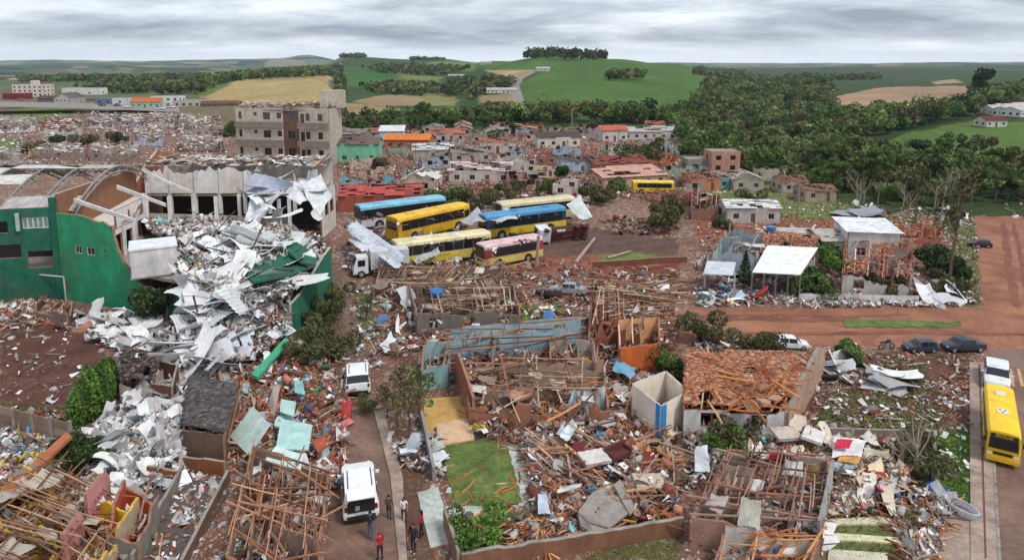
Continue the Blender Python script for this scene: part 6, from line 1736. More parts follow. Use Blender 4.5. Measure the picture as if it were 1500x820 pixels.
m_ = MB(a); L_ = (b - a).length; wall_geo(m_, a, b, 2.9, .22, (), [(0, 2.2), (L_ * .3, 2.7), (L_ * .8, 3.2), (L_, 2.6)]); m_.build('wall', [paint(176, 112, 88), paint(150, 92, 74), M_BRICK], e1)
ruin('orange_room', 'bright orange painted room with open top', [(908,548),(966,540),(964,500),(905,504)], 2.6, (214, 108, 52), (220, 170, 120), floor=(160, 110, 80), jagg=.1, rooms=1, rafters=4, seed=216, inside=120, insk='tob')
ruin('roofless_house', 'brown brick house shell with a dark doorway behind the orange room', [(862,516),(916,506),(912,462),(866,466)], 2.8, (142, 92, 74), (128, 84, 70), jagg=.45, rooms=2, rafters=8, battens=16, seed=217, inside=260, insk='tob')
ruin('cream_room', 'cream tiled room with blue corner, open to the sky', [(967,646),(1006,622),(974,590),(926,610)], 2.7, (226, 212, 192), (220, 202, 182), floor=(120, 90, 76), jagg=0, rooms=0, rafters=0, seed=218, inside=30, wins=False, edge=paint(206, 190, 172))
cr_ = bpy.data.objects['cream_room']; p_ = G(967, 646) - cr_.location; 
for q_ in ((1006, 622), (926, 610)):
    d_ = G(*q_) - G(967, 646); d_.normalize(); nn_ = Vector((d_.y, -d_.x, 0)) if q_[0] > 967 else Vector((-d_.y, d_.x, 0))
    m_ = MB(); m_.box(p_ + d_ * .24 + nn_ * .1 + Vector((0, 0, 1.37)), (.5, .06, 2.76), math.atan2(d_.y, d_.x)); m_.build('corner_trim', paint(44, 140, 206, grime=.12), cr_)
for c_ in cr_.children:
    if c_.name.startswith('wall'):
        for k_ in range(2): c_.data.materials[k_] = paint(232, 220, 204, grime=.1)
ruin('roofless_house', 'grey plastered room shell beside the terracotta walls', [(806,560),(872,566),(868,528),(806,520)], 2.6, (184, 176, 162), (196, 186, 170), jagg=.25, rooms=0, rafters=3, seed=219, inside=150, insk='tob')
for i, (q, z, c, l) in enumerate([([(828,606),(840,570),(850,572),(842,612)], [.4, 2.4, 2.4, .4], (196, 214, 226), 'pale blue door leaf leaning in the timber'), ([(846,606),(856,572),(868,574),(862,610)], [.4, 2.4, 2.4, .4], (186, 208, 224), 'second pale blue door leaf leaning in the timber'),
    ([(872,604),(876,566),(886,566),(886,602)], [.4, 2.4, 2.4, .4], (200, 212, 222), 'pale grey blue board standing by the orange patch'), ([(815,635),(838,610),(846,626),(830,646)], [.9, 1.2, 1.2, .9], (214, 226, 234), 'white cabinet panel tossed on the timber'),
    ([(788,752),(806,752),(800,722),(788,724)], [.5, .5, 1.0, 1.0], (186, 198, 212), 'pale grey wardrobe panel by the cracked slab'), ([(816,722),(850,714),(852,708),(820,712)], [.7, .7, .9, .9], (206, 204, 198), 'cream kerb block near the cracked slab'),
    ([(835,662),(852,668),(858,650),(842,646)], [.7, .7, .8, .8], (120, 40, 44), 'dark red door lying on the planks'), ([(940,690),(958,692),(960,662),(942,660)], [.5, .5, .9, .9], (128, 48, 48), 'dark red panel lying in the bottom ruin'),
    ([(896,540),(925,556),(932,538),(905,526)], [.8, .8, 1.1, 1.1], (120, 176, 204), 'sky blue roof scrap below the orange room'), ([(876,455),(902,458),(898,446),(880,446)], [.8, .8, .9, .9], (206, 204, 200), 'pale ceiling board on the green wreckage')]):
    panel('board', l, 'board', q, z, .07, c)
# cracked slab in three pieces
for q, z, l in (([(846,752),(868,722),(898,712),(922,752),(892,776),(862,768)], .5, 'large cracked grey concrete slab tilted on the rubble'), ([(898,712),(908,704),(930,748),(922,756)], .55, 'narrow cracked piece beside the large slab'), ([(846,754),(862,770),(890,778),(872,786),(850,772)], .4, 'broken lower edge of the large slab')):
    panel('concrete_slab', l, 'slab', q, [z + .3, z + .2] + [z] * (len(q) - 2), .14, (128, 116, 102), m=M_CONC)
def bwall(pa, pb, h, c, lab, jg=.08, th=.2, c2=None):
    a, b = G(*pa), G(*pb); e1 = empty('boundary_wall', a, 0, lab, 'wall'); m_ = MB(a); L_ = (b - a).length
    wall_geo(m_, a, b, h, th, (), jag(L_, h, jg, rnd) if jg else None); m_.build('wall', [paint(*c, grime=.5), paint(*(c2 or c), grime=.5), M_CONC], e1); return e1
bwall((676,836), (1000,782), 1.15, (138, 98, 76), 'low rust stained retaining wall under the cracked slab', .14, .25)
bwall((672,836), (652,772), 1.3, (150, 104, 90), 'pinkish garden wall beside the pale path', .03)
bwall((636,705), (616,612), 1.1, (128, 130, 136), 'grey slatted garden wall beside the lawn', .1)
bwall((868,392), (1006,384), .9, (130, 78, 58), 'red earth bank wall behind the timber piles', .1)
# rubble carpets
R_M1 = [(548,400),(790,395),(994,400),(994,560),(905,560),(850,500),(640,545),(560,520)]
R_M2 = [(690,560),(994,540),(994,760),(850,800),(780,745),(765,650),(700,640)]
rubble('timber_rubble', R_M1, 4200, 'togbwda', .8, 0, .85, .3, 221, [.46, .08, .12, .12, .12, .07, .03])
rubble('timber_rubble', R_M2, 4600, 'togbwa', .8, 0, .75, .35, 222, [.42, .14, .12, .16, .12, .04])
rubble('timber_rubble', [(760,660),(860,650),(870,720),(800,715)], 500, 't', .9, 0, .8, .2, 223, cols=[(188, 168, 156), (150, 118, 104), (120, 92, 84)], yaw=[-.7])
rubble('timber_rubble', [(870,420),(994,410),(994,450),(880,455)], 900, 't', .9, 0, .9, .15, 224, yaw=[.1], cols=TIMBER)
rubble('timber_rubble', [(560,640),(640,640),(650,700),(600,690)], 200, 'wtg', .3, 0, .7, .3, 225)
rubble('timber_rubble', [(645,655),(760,650),(765,740),(660,745)], 60, 'to', .05, .05, .6, .08, 226)
rubble('timber_rubble', [(655,760),(820,755),(850,800),(700,812)], 300, 'otg', .3, 0, .7, .3, 227)
rubble('timber_rubble', [(510,420),(560,420),(560,540),(520,530)], 260, 'tgw', .3, 0, .7, .3, 228)
loose_planks([(550,400),(800,398),(800,440),(600,440)], 40, 'bare grey brown roof batten over the collapsed house below the buses', 'battens below the buses', heap=1.6, seed=21, L_=(2, 5))
loose_planks([(870,415),(994,405),(994,500),(880,470)], 44, 'long pale plank in the timber spread behind the orange room', 'planks behind the orange room', heap=.8, seed=22, L_=(2.5, 5.5), tilt=.1, yaw=.1, cols=TIMBER + [(206, 186, 164)])
loose_planks([(770,640),(880,630),(900,720),(800,720)], 46, 'splintered timber in the heap between apron and cracked slab', 'timber beside the cracked slab', heap=.9, seed=23, L_=(1.2, 3.4), yaw=-.7, cols=[(188, 168, 156), (150, 118, 104), (196, 150, 110)])
loose_planks([(880,640),(994,640),(994,750),(930,750)], 36, 'broken roof timber lying below the cream tiled room', 'timbers below the cream room', heap=.8, seed=24, L_=(1.5, 4.5))
loose_planks([(690,540),(900,530),(900,640),(700,640)], 40, 'fallen rafter lying over the terracotta rooms', 'fallen rafters over the terracotta rooms', heap=1.4, seed=25, L_=(1.5, 4.5), cols=TIMBER + ORANGE, z0=.6)
loose_planks([(645,655),(760,650),(765,740),(660,745)], 12, 'short orange plank dropped on the small lawn', 'planks on the small lawn', heap=.02, seed=26, L_=(.5, 1.4), tilt=.04, cols=ORANGE)
for x, y in ((790, 800), (965, 770)):   # tripods of orange roof timber
    for k in range(9):
        p = G(x + rnd.uniform(-8, 8), y + rnd.uniform(-5, 5)); a_ = rnd.uniform(0, 6.28)
        o = stick('plank', p + Vector((0, 0, .9)), p + Vector((math.cos(a_) * 1.3, math.sin(a_) * 1.3, .1)), .08, .06, lin(rnd.choice(ORANGE))); T(o, 'orange roof lath in the splayed tangle by the retaining wall', 'plank', 'orange laths by the retaining wall')
loose_sheets([(600,420),(650,430),(660,490),(560,520),(540,500)], 10, 'white plastic sheeting snagged beside the grey walled house', 'snagged white sheeting', seed=31, L_=(1.2, 3), tilt=.8, heap=1.5, name='plastic_sheet', cat='sheeting')
loose_sheets([(770,420),(990,400),(990,560),(800,540)], 16, 'bent grey metal sheet in the timber behind the orange room', 'metal sheets behind the orange room', cols=GREY + WHITE, seed=32, L_=(1, 2.6))
loose_sheets([(700,570),(990,560),(990,740),(780,700)], 26, 'bent pale sheet in the rubble of the middle ruins', 'pale sheets in the middle ruins', seed=33, cols=WHITE + [(196, 214, 226), (206, 190, 170)], L_=(.8, 2.2))
loose_sheets([(565,650),(640,640),(655,690),(600,690)], 8, 'crumpled gutter metal on the verge beside the lawn', 'crumpled metal on the verge', cols=[(150, 160, 168), (206, 210, 214)], seed=34, L_=(.8, 2), tilt=.5)
loose_chunks([(700,560),(990,560),(990,750),(790,720)], 30, 'broken plastered wall piece in the middle ruins', 'wall pieces in the middle ruins', cols=[(196, 176, 150), (206, 150, 104), (150, 120, 104), (178, 170, 160)], seed=33, heap=.7)
c_ = car('sedan', (150, 150, 154), 'crushed silver car buried in timber below the bus yard', grime=.6); put(c_, (858, 432), (806, 428), 4.4); c_.rotation_euler.x = .08; c_.scale.z = .9
# poles
def pole(pa, pb, z0, z1, r, label):
    a, b = G(*pa, z0), G(*pb, z1) if not isinstance(pb, Vector) else pb
    e1 = empty('concrete_pole', a, 0, label, 'pole'); m_ = MB(a); m_.tube([a, a.lerp(b, .5), b], [r, r * .85, r * .7], 8); m_.build('shaft', paint(170, 150, 134), e1)
    d = (b - a).normalized(); m_ = MB(a); q = a.lerp(b, .93); m_.box(q, (.5, .12, .12)); m_.build('bracket', M_RIM, e1)
pole((786,392), GY(789, 345, G(786, 392).y), 0, 0, .26, 'upright broken concrete pole beside the tipped truck')
pole((843,385), (871,349), .2, .8, .27, 'snapped concrete pole lying pointing at the truck')
pole((890,378), (923,368), .2, .3, .22, 'short snapped concrete pole lying on the yard')
pole((838,194), GY(838, 162, G(838,194).y), 0, 0, .2, 'tall dark pole standing in the far neighbourhood')
# buses and trucks of the yard
Bs = lambda *a, **k: bus(*a, **k)
put(Bs('blue and white coach with a dented roof under debris', (206, 208, 210), (28, 40, 66), (120, 186, 214), 12, stripe=None, seed=1, nwin=9), (522, 336), (650, 318), 12)
put(Bs('yellow bus with dark windows behind the cream school bus', (214, 168, 36), (200, 150, 34), (240, 186, 30), 11.5, seed=2, broken=.3), (572, 356), (682, 330), 11.5)
put(Bs('cream and yellow school bus with smashed panels', (206, 186, 84), (196, 186, 140), (222, 208, 160), 11.5, school=True, seed=3, broken=.5, grime=.4), (578, 392), (714, 373), 11.5)
put(Bs('yellow bus with a pinkish white roof and torn nose', (212, 190, 104), (150, 60, 64), (222, 186, 184), 9.0, seed=4, broken=.6, grime=.4, nwin=6), (788, 376), (703, 392), 9.0)
put(Bs('blue and yellow bus crossing behind the pink roofed one', (214, 180, 50), (24, 58, 96), (60, 140, 186), 11.5, seed=5, broken=.3), (822, 334), (706, 350), 11.5)
put(Bs('pale cream bus mostly hidden behind the blue one', (206, 190, 130), (190, 176, 140), (214, 200, 160), 11, seed=6, broken=.4, grime=.4), (836, 318), (730, 330), 11)
put(Bs('intact bright yellow bus parked among the far houses', (232, 188, 36), (226, 180, 30), (240, 206, 70), 10, seed=7, nwin=7), (986, 283), (926, 282), 10)
put(box_truck('white box truck at the edge of the bus yard', (226, 228, 230), (206, 208, 212)), (598, 397), (516, 405), 6.5)
tt = tipped_truck('overturned truck showing red wheels and dark underside'); put(tt, (862, 352), (792, 360), 8.2); tt.rotation_euler.x = math.radians(78); tt.location.z = 1.1
for i, (q, z, c, l) in enumerate([([(508,338),(520,320),(592,376),(580,394)], [3.2, 4.0, 3.2, 2.6], (208, 212, 222), 'long white roof sheet draped over the box truck'), ([(510,348),(545,338),(560,362),(530,370)], [2.6, 3.4, 3.4, 2.8], (216, 218, 226), 'folded white roof sheet beside the coach'),
    ([(600,372),(632,340),(645,372),(610,386)], [1.6, 3.8, 2.0, .8], (186, 192, 190), 'grey green torn sheet hanging on the school bus'), ([(830,300),(850,285),(868,318),(850,322)], [3.6, 4.8, 2.2, 2.0], (206, 210, 208), 'ribbed white sheet standing behind the tipped truck'),
    ([(672,324),(700,305),(712,322),(690,330)], [3, 3.8, 3.4, 3], (176, 176, 180), 'crumpled grey sheet between the buses'), ([(715,322),(742,306),(760,318),(735,326)], [3.2, 3.8, 3.6, 3.2], (196, 198, 202), 'crumpled white sheet on the blue bus roof')]):
    panel('metal_sheet', l, 'roof sheet', q, z, .05, c)
loose_sheets([(506,300),(850,285),(860,320),(700,400),(600,405),(506,400)], 34, 'twisted pale sheet scattered between the parked buses', 'sheets between the buses', seed=35, cols=WHITE + GREY, L_=(1.4, 3.6), heap=1.2)
for q_ in ([(528,318),(650,300),(652,306),(530,326)], [(576,326),(680,306),(682,314),(578,334)], [(582,362),(712,344),(714,352),(584,370)], [(704,362),(786,348),(788,356),(706,370)], [(708,322),(820,306),(824,314),(710,330)]):
    rubble('yard_rubble', q_, 46, 'tdgw', .05, 3.12, .6, .15, int(q_[0][0]), [.4, .3, .15, .15])
rubble('yard_rubble', [(506,300),(860,285),(870,345),(790,350),(700,395),(506,405)], 1500, 'wtgd', .8, 0, .9, .4, 231, [.4, .25, .2, .15])
rubble('yard_rubble', [(872,322),(994,318),(994,345),(900,345)], 420, 'dtgb', .6, 0, .85, .4, 232)
rubble('yard_rubble', [(640,385),(870,380),(994,395),(994,410),(640,400)], 260, 'tgb', .2, 0, .7, .2, 233)
# houses of the far neighbourhood
def hs(x, y, rz, w, d, h, wc, rc, roof, lost, lab, rise=1.3, name='house'):
    return house(name, lab, G(x, y), rz, w, d, h, wc, rc, roof, lost, rise, int(x * 7 + y), None, simple=False)
named = [(528,236,.05,11,8,5.2,(124,190,160),(130,110,100),'gable',.2,'mint green house with stripped roof and dark windows'), (600,216,-.05,14,10,3,(196,110,70),(236,140,66),'gable',0,'house with a bright orange tiled roof'),
 (540,282,.02,13,7,3,(120,186,206),(110,160,180),'none',0,'light blue roofless house wall behind the coach'), (560,302,.1,15,9,3,(170,90,70),(196,92,86),'gable',.45,'house with a crimson and rust roof behind the coach'),
 (706,264,-.05,14,10,3,(206,196,186),(222,200,200),'gable',.3,'broad house with a pinkish white roof'), (815,214,.1,14,9,3.4,(216,208,196),(96,80,78),'gable',.08,'cream house with dark roof on the green slope'),
 (895,206,.2,9,8,4,(206,196,190),(206,116,84),'gable',0,'tall pale house with orange front'), (850,252,.1,11,7,3,(170,184,200),(92,92,104),'gable',.5,'blue grey house with dark roof'),
 (840,285,0,9,7,3,(214,200,190),(196,190,186),'none',0,'cream roofless house near the yellow bus'), (900,252,.3,14,9,2.8,(170,110,90),(140,76,62),'gable',.25,'house with a wide dark red roof'),
 (920,272,.3,15,7,2.6,(206,160,140),(206,160,142),'flat',.3,'low house with a salmon flat roof'), (512,212,0,12,9,4,(150,142,140),(150,140,134),'gable',.1,'grey house at the foot of the tan field'),
 (655,206,.1,12,9,3,(196,170,160),(196,120,100),'gable',.4,'house with pinkish tiled roof'), (635,232,.1,11,8,3,(180,170,150),(216,218,220),'gable',.3,'house with white sheets on its roof'),
 (575,208,.1,8,8,4,(206,210,216),(226,228,230),'flat',.0,'small white cube shaped house'), (730,222,0,11,8,3,(206,190,180),(196,120,96),'gable',.5,'house with reddish roof beside the white walls'),
 (755,250,.05,12,8,2.8,(196,186,176),(206,196,190),'none',0,'pale roofless house in the middle of the neighbourhood'), (955,204,0,22,8,3,(206,200,196),(190,186,182),'flat',.4,'long low white building at the neighbourhood edge'), (810,240,.2,12,8,2.8,(150,96,80),(150,90,74),'none',0,'brick red roofless house'),
 (690,236,.15,11,8,2.8,(176,166,158),(150,140,130),'gable',.35,'grey house with half its roof gone'), (960,240,.1,10,7,2.8,(196,120,70),(160,140,130),'none',0,'small house with an orange wall')]
occ = []
for q in named:
    hs(q[0], q[1], q[2], q[3], q[4], q[5], q[6], q[7], q[8], q[9], q[10]); p = G(q[0], q[1]); occ.append((p.x, p.y))
rd = random.Random(77)
WC = {'white': (214, 208, 202), 'cream': (206, 190, 168), 'grey': (160, 154, 148), 'pinkish': (206, 164, 150), 'brick red': (156, 98, 80), 'pale blue': (160, 186, 200), 'pale green': (160, 186, 164)}
RCs = {'rust red': (156, 90, 72), 'grey': (140, 132, 128), 'pinkish': (190, 136, 120), 'dark brown': (104, 80, 70), 'white': (214, 212, 210), 'orange': (196, 120, 82)}
n_h = 0
for t in range(1500):
    x, y = rd.uniform(-520 + 1015, 1006), rd.uniform(187, 300)
    if rd.random() > (1.3 - (y - 187) / 113 * .7): continue
    p = G(x, y)
    if inpoly([x], [y], [(500,285),(860,275),(1006,320),(1006,400),(500,400)])[0] or inpoly([x], [y], [(890,262),(1000,255),(1000,295),(890,295)])[0] or inpoly([x], [y], [(840,205),(900,205),(905,236),(850,238)])[0]: continue
    if any((p.x - a) ** 2 + (p.y - b) ** 2 < 11.5 ** 2 for a, b in occ): continue
    occ.append((p.x, p.y)); n_h += 1
    wk, rk = rd.choice(list(WC)), rd.choice(list(RCs)); kind = rd.choices(['gable', 'flat', 'none'], [.2, .03, .77])[0]
    lab = '%s roofless house shell in the ruined neighbourhood below the green hill' % wk if kind == 'none' else '%s house with %s %s in the neighbourhood below the green hill' % (wk, rk, 'gabled roof' if kind == 'gable' else 'flat roof')
    house('house', lab, p, rd.uniform(-.15, .25) + (math.pi / 2 if rd.random() < .4 else 0), rd.uniform(7, 10.5), rd.uniform(6, 8), rd.uniform(1.9, 2.6), WC[wk], RCs[rk], kind, rd.choice([.3, .5, .6, .7, .85]), rd.uniform(1, 1.6), 1000 + t, 'houses below the green hill: ' + lab[:40], simple=True)
    if n_h >= 95: break
print('far houses', n_h)
rubble('neighbourhood_rubble', [(495,192),(1006,186),(1006,300),(860,290),(495,300)], 17000, 'tbwgdo', 1.8, 0, .8, .35, 241, [.3, .34, .12, .12, .06, .06])
rubble('neighbourhood_rubble', [(495,192),(1006,186),(1006,225),(495,225)], 5000, 'wbg', 1.2, 0, .55, .35, 242, [.4, .35, .25])
for x, y, s, t in ((640,300,1.6,'mid'), (665,305,1.8,'mid'), (690,306,1.5,'olive'), (716,300,1.3,'olive'), (800,285,1.6,'mid'), (770,280,1.4,'olive'), (865,300,1.8,'olive'), (885,296,1.5,'olive'), (820,262,1.5,'dark'), (755,195,2.2,'dark'), (930,246,2.6,'olive'), (950,240,2.4,'olive'), (912,250,2.0,'olive'), (960,224,2.2,'olive'), (870,190,1.8,'olive'), (722,205,1.6,'mid'), (905,282,1.5,'mid'), (560,250,1.6,'brown'), (740,290,1.4,'olive')):
    bush(x, y, s, t, 'storm thinned %s tree between the neighbourhood houses' % {'mid': 'green', 'dark': 'dark green'}.get(t, t), 'thinned %s trees between the houses' % t)
bush(972, 335, 2.2, 'olive', 'large olive tree standing behind the dirt yard', sx=.9); bush(985, 330, 1.9, 'olive', 'second olive tree beside the large one', sx=.8)
sheet('road', [(835,214),(885,208),(900,212),(905,232),(862,236),(840,228)], M_DIRT, 'red dirt street in the far neighbourhood')
# the farms on the slope and the lane up the hill
def strip(name, pts, w, m, label, lift=.25):
    P_ = [GT(x, y) for x, y in pts]; mb = MB(); vs = []
    fine = []
    for a, b in zip(P_[:-1], P_[1:]):
        for k in range(6): q = a.lerp(b, k / 6); fine.append(q)
    fine.append(P_[-1])
    for i, p in enumerate(fine):
        d = (fine[min(i + 1, len(fine) - 1)] - fine[max(i - 1, 0)]); nrm = Vector((d.y, -d.x, 0)).normalized() * w / 2
        for s in (1, -1):
            q = p + nrm * s; vs.append((q.x, q.y, float(hgt(q.x, q.y)) + lift))
    mb.add(vs, [(2 * i, 2 * i + 1, 2 * i + 3, 2 * i + 2) for i in range(len(fine) - 1)])
    return T(mb.build(name, m), label, kind='structure')
strip('road', [(760,156),(757,140),(754,126),(762,116),(785,106)], 8, M_ASPH2, 'pale farm lane running up the green hill')
for x, y, w, lab in ((672,114,30,'long white farm shed among trees on the slope'), (735,137,26,'low grey farm shed beside the lane'), (795,105,14,'small white farmhouse high on the green hill'), (712,95,16,'small pale farm shed near the hilltop')):
    p = GT(x, y); house('farm_shed', lab, p, .05, w, 9, 3, (206, 202, 196), (190, 186, 184), 'gable', 0, 1.6, int(x), None, simple=True, cat='shed')

# ================================================================== RIGHT: cross street, tiled house, lots, valley edge
sb = bus('bright yellow school bus parked facing down the asphalt street', (236, 186, 24), (240, 190, 24), (246, 200, 24), 8.6, 2.3, 2.8, school=True, seed=9, grime=.05, nwin=7)
put(sb, (1458, 602), (1468, 694), None); sb.scale = (.92, .86, .92)
put(car('hatch', (226, 228, 230), 'white hatchback parked behind the yellow school bus'), (1458, 546), (1460, 576), 4.2)
put(car('hatch', (52, 60, 74), 'dark blue hatchback on the dirt cross street'), (1368, 514), (1326, 514), 4.1)
put(car('sedan', (46, 52, 66), 'larger dark blue sedan on the dirt cross street'), (1438, 512), (1380, 513), 4.6)
put(car('hatch', (232, 234, 236), 'white hatchback at the corner of the tiled house'), (1138, 508), (1181, 510), 4.1)
put(car('hatch', (40, 40, 46), 'small black car far up the climbing dirt street'), (1441, 362), (1428, 361), 4.1)
put(car('hatch', (226, 226, 224), 'white car parked beside the conifer'), (1068, 414), (1083, 412), 4.1)
put(motorbike('black motorcycle standing at the lot edge', (40, 40, 46)), (1290, 513), (1306, 511), None)
# tiled house at the corner
TILE = [(176, 104, 70), (150, 84, 60), (196, 128, 84), (132, 86, 68), (164, 122, 98), (186, 148, 122)]
ruin('tiled_house', 'long house whose orange tile roof is shaken loose', [(1000,640),(1146,646),(1194,558),(1005,553)], 2.4, (214, 212, 208), (196, 186, 172), floor=(130, 84, 64), jagg=.08, rooms=3, rafters=14, rdir=0, rcol=ORANGE + TIMBER, battens=50, tiles=7500, tilecol=TILE, tilefrac=.86, seed=251, inside=500, insk='bot', roofrise=.35, droop=.12)
a, b = G(1150, 646), G(1204, 548); e1 = empty('boundary_wall', a, 0, 'tall dirty cream party wall beside the tiled house', 'wall'); m_ = MB(a); L_ = (b - a).length
wall_geo(m_, a, b, 2.8, .3, (), [(0, 2.2), (L_ * .3, 2.9), (L_ * .6, 3.3), (L_ * .8, 3.4), (L_, 2.4)]); m_.build('wall', [paint(178, 150, 130), paint(110, 80, 68), M_CONC], e1)
loose_planks([(1020,530),(1190,530),(1150,610),(1020,610)], 34, 'orange roof timber exposed on the tiled house', 'timbers on the tiled house', cols=ORANGE, z0=2.9, heap=.3, seed=41, L_=(1.2, 3.6), tilt=.08)
loose_chunks([(1090,530),(1185,528),(1150,610),(1100,605)], 9, 'flat tile raft slipped on the tiled house roof', 'slipped tile rafts', cols=TILE, z0=2.9, heap=.2, seed=41, L_=(.8, 1.6))
# bottom left ruin
ruin('roofless_house', 'roofless house of many small rooms with brown battens, by the grey lot wall', [(1010,800),(1200,822),(1212,705),(1062,690)], 1.9, (168, 132, 116), (186, 170, 158), floor=(136, 106, 94), jagg=.25, rooms=6, rafters=16, rdir=1, rcol=[(150, 106, 88), (122, 84, 70), (176, 138, 118)], battens=46, seed=252, inside=1100, insk='tbwg', rw=.1)
ruin('roofless_house', 'roofless annex with white shelves below the many roomed house', [(1040,880),(1180,880),(1196,826),(1060,815)], 2.0, (150, 110, 90), (206, 200, 192), jagg=.2, rooms=2, rafters=8, rcol=ORANGE, battens=14, seed=253, inside=260, insk='towa', wins=False)
bwall((1196,822), (1216,728), 2.7, (176, 184, 190), 'thin grey blue wall edge standing by the red floor', .15, .16, (150, 176, 190))
sheet('floor_slab', [(1224,735),(1268,745),(1312,765),(1318,715),(1270,700)], mat('red_floor', lin(128, 60, 52), .6, .25, 2, .35), 'dark red tiled floor in the bottom ruin')
for i, (q, z, c, l) in enumerate([([(1080,768),(1112,776),(1116,732),(1086,728)], [2.0, 2.0, 2.2, 2.2], (170, 166, 154), 'grey green ceiling board on the battens'), ([(1030,742),(1056,752),(1068,728),(1042,722)], [1.9, 1.9, 2.2, 2.2], (176, 164, 160), 'mauve grey ceiling board on the battens'),
    ([(1094,716),(1116,718),(1120,704),(1102,700)], [1.9, 1.9, 2.0, 2.0], (206, 202, 200), 'white square board on the battens'), ([(1146,694),(1176,698),(1176,676),(1150,672)], [1.4, 1.4, 1.6, 1.6], (206, 204, 202), 'white appliance lid in the cloth heap'),
    ([(1218,668),(1262,668),(1270,644),(1222,640)], [1.3, 1.3, 1.6, 1.6], (226, 222, 224), 'large white cloth spread on the wreck heap'), ([(1222,656),(1244,656),(1250,644),(1226,642)], [1.68, 1.68, 1.9, 1.9], (206, 40, 66), 'crimson blanket on the white cloth'),
    ([(1126,672),(1142,672),(1142,664),(1128,662)], [1.5, 1.5, 1.6, 1.6], (186, 28, 44), 'small red cloth on the wreck heap'), ([(1226,676),(1258,678),(1262,668),(1230,666)], [1.2, 1.2, 1.3, 1.3], (214, 160, 84), 'orange mattress below the white cloth'),
    ([(1210,686),(1250,688),(1252,678),(1214,676)], [1.0, 1.0, 1.1, 1.1], (160, 180, 186), 'grey blue blanket below the orange mattress'), ([(1176,706),(1198,712),(1202,682),(1184,680)], [.6, .6, 1.8, 1.8], (150, 124, 78), 'olive brown door leaning in the cloth heap'),
    ([(1272,728),(1310,718),(1316,698),(1290,704)], [.6, .9, 1.2, .8], (196, 204, 214), 'crumpled pale blue sheet over the red floor'), ([(1270,704),(1300,700),(1290,670),(1272,680)], [.8, .8, 1.3, 1.2], (226, 204, 166), 'cream board pile beside the bare tree'),
    ([(1018,690),(1040,690),(1036,650),(1018,655)], [.8, .6, 1.6, 1.8], (206, 212, 220), 'big crumpled white tarpaulin beside the palm stump'), ([(1100,668),(1128,672),(1126,660),(1100,656)], [1.2, 1.2, 1.4, 1.4], (226, 218, 206), 'cream board in the cloth heap')]):
    panel('board' if 'board' in l else 'cloth' if ('cloth' in l or 'blanket' in l) else 'panel', l, 'board' if 'board' in l else 'cloth' if ('cloth' in l or 'blanket' in l) else 'panel', q, z, .06, c)
GP = [(1085,640),(1180,634),(1300,640),(1330,690),(1320,760),(1215,750),(1200,700),(1080,690)]
rubble('garden_rubble', GP, 1800, 'toagb', .9, .1, .75, .45, 261, [.42, .2, .1, .16, .12])
rubble('garden_rubble', GP, 1700, 'w', .9, .1, .75, .45, 260, cols=[(236, 228, 212), (224, 210, 188), (236, 234, 230), (206, 196, 184), (196, 176, 160)])
rubble('garden_rubble', [(1005,630),(1090,640),(1080,690),(1005,720)], 500, 'wtgd', .6, 0, .7, .4, 262)
rubble('garden_rubble', [(1320,720),(1400,730),(1370,820),(1330,830),(1300,760)], 700, 'togw', .4, 0, .7, .4, 263)
loose_sheets(GP, 24, 'torn cream board in the wreck heap by the grey lot wall', 'cream boards by the lot wall', cols=[(232, 224, 208), (222, 210, 190), (236, 234, 232)], seed=42, L_=(.8, 2), heap=.9, name='torn_board', cat='board')
loose_planks(GP, 26, 'pale splintered plank in the wreck heap by the grey lot wall', 'planks by the lot wall', cols=TIMBER + [(222, 206, 186)], seed=42, L_=(1, 3), heap=1.0)
bwall((1150,645), (1370,652), 1.1, (146, 132, 122), 'long grey lot wall below the grassy lot', .03)
bwall((1368,652), (1366,705), 1.2, (96, 90, 84), 'dark end wall beside the bright lawn', .03)
# bath / boat shell on the lawn
def tub():
    p = G(1408, 752); e_ = empty('bathtub', p, -1.15, 'upturned white bathtub shell at the lawn edge', 'bathtub'); m_ = MB()
    n = 14; rings = []
    for s, z, k in ((1.0, .55, 1), (.98, .5, 1), (.88, .12, 1), (.7, .02, 1)):
        rings.append([(math.cos(2 * math.pi * i / n) * 1.0 * s, math.sin(2 * math.pi * i / n) * .5 * s, z) for i in range(n)])
    m_.add([v for r in rings for v in r], [(j * n + i, j * n + (i + 1) % n, (j + 1) * n + (i + 1) % n, (j + 1) * n + i) for j in range(3) for i in range(n)] + [tuple(range(3 * n, 4 * n))]); m_.build('shell', paint(222, 222, 224, grime=.25), e_, True)
    m_ = MB(); m_.tube([(math.cos(2 * math.pi * i / n), math.sin(2 * math.pi * i / n) * .5, .55) for i in range(n + 1)], .05, 5); m_.build('rim', paint(196, 198, 204), e_)
    m_ = MB(); m_.tube([(-.75, 0, .03), (-.75, 0, -.02)], .06, 8); m_.build('drain', M_RIM, e_)
tub()
loose_sheet(G(1372, 720) + Vector((0, 0, .2)), 1.1, .9, (.3, .2, .4), lin(30, 84, 170), 'bright blue tarpaulin scrap by the end wall', None, 'tarpaulin', 'tarpaulin')
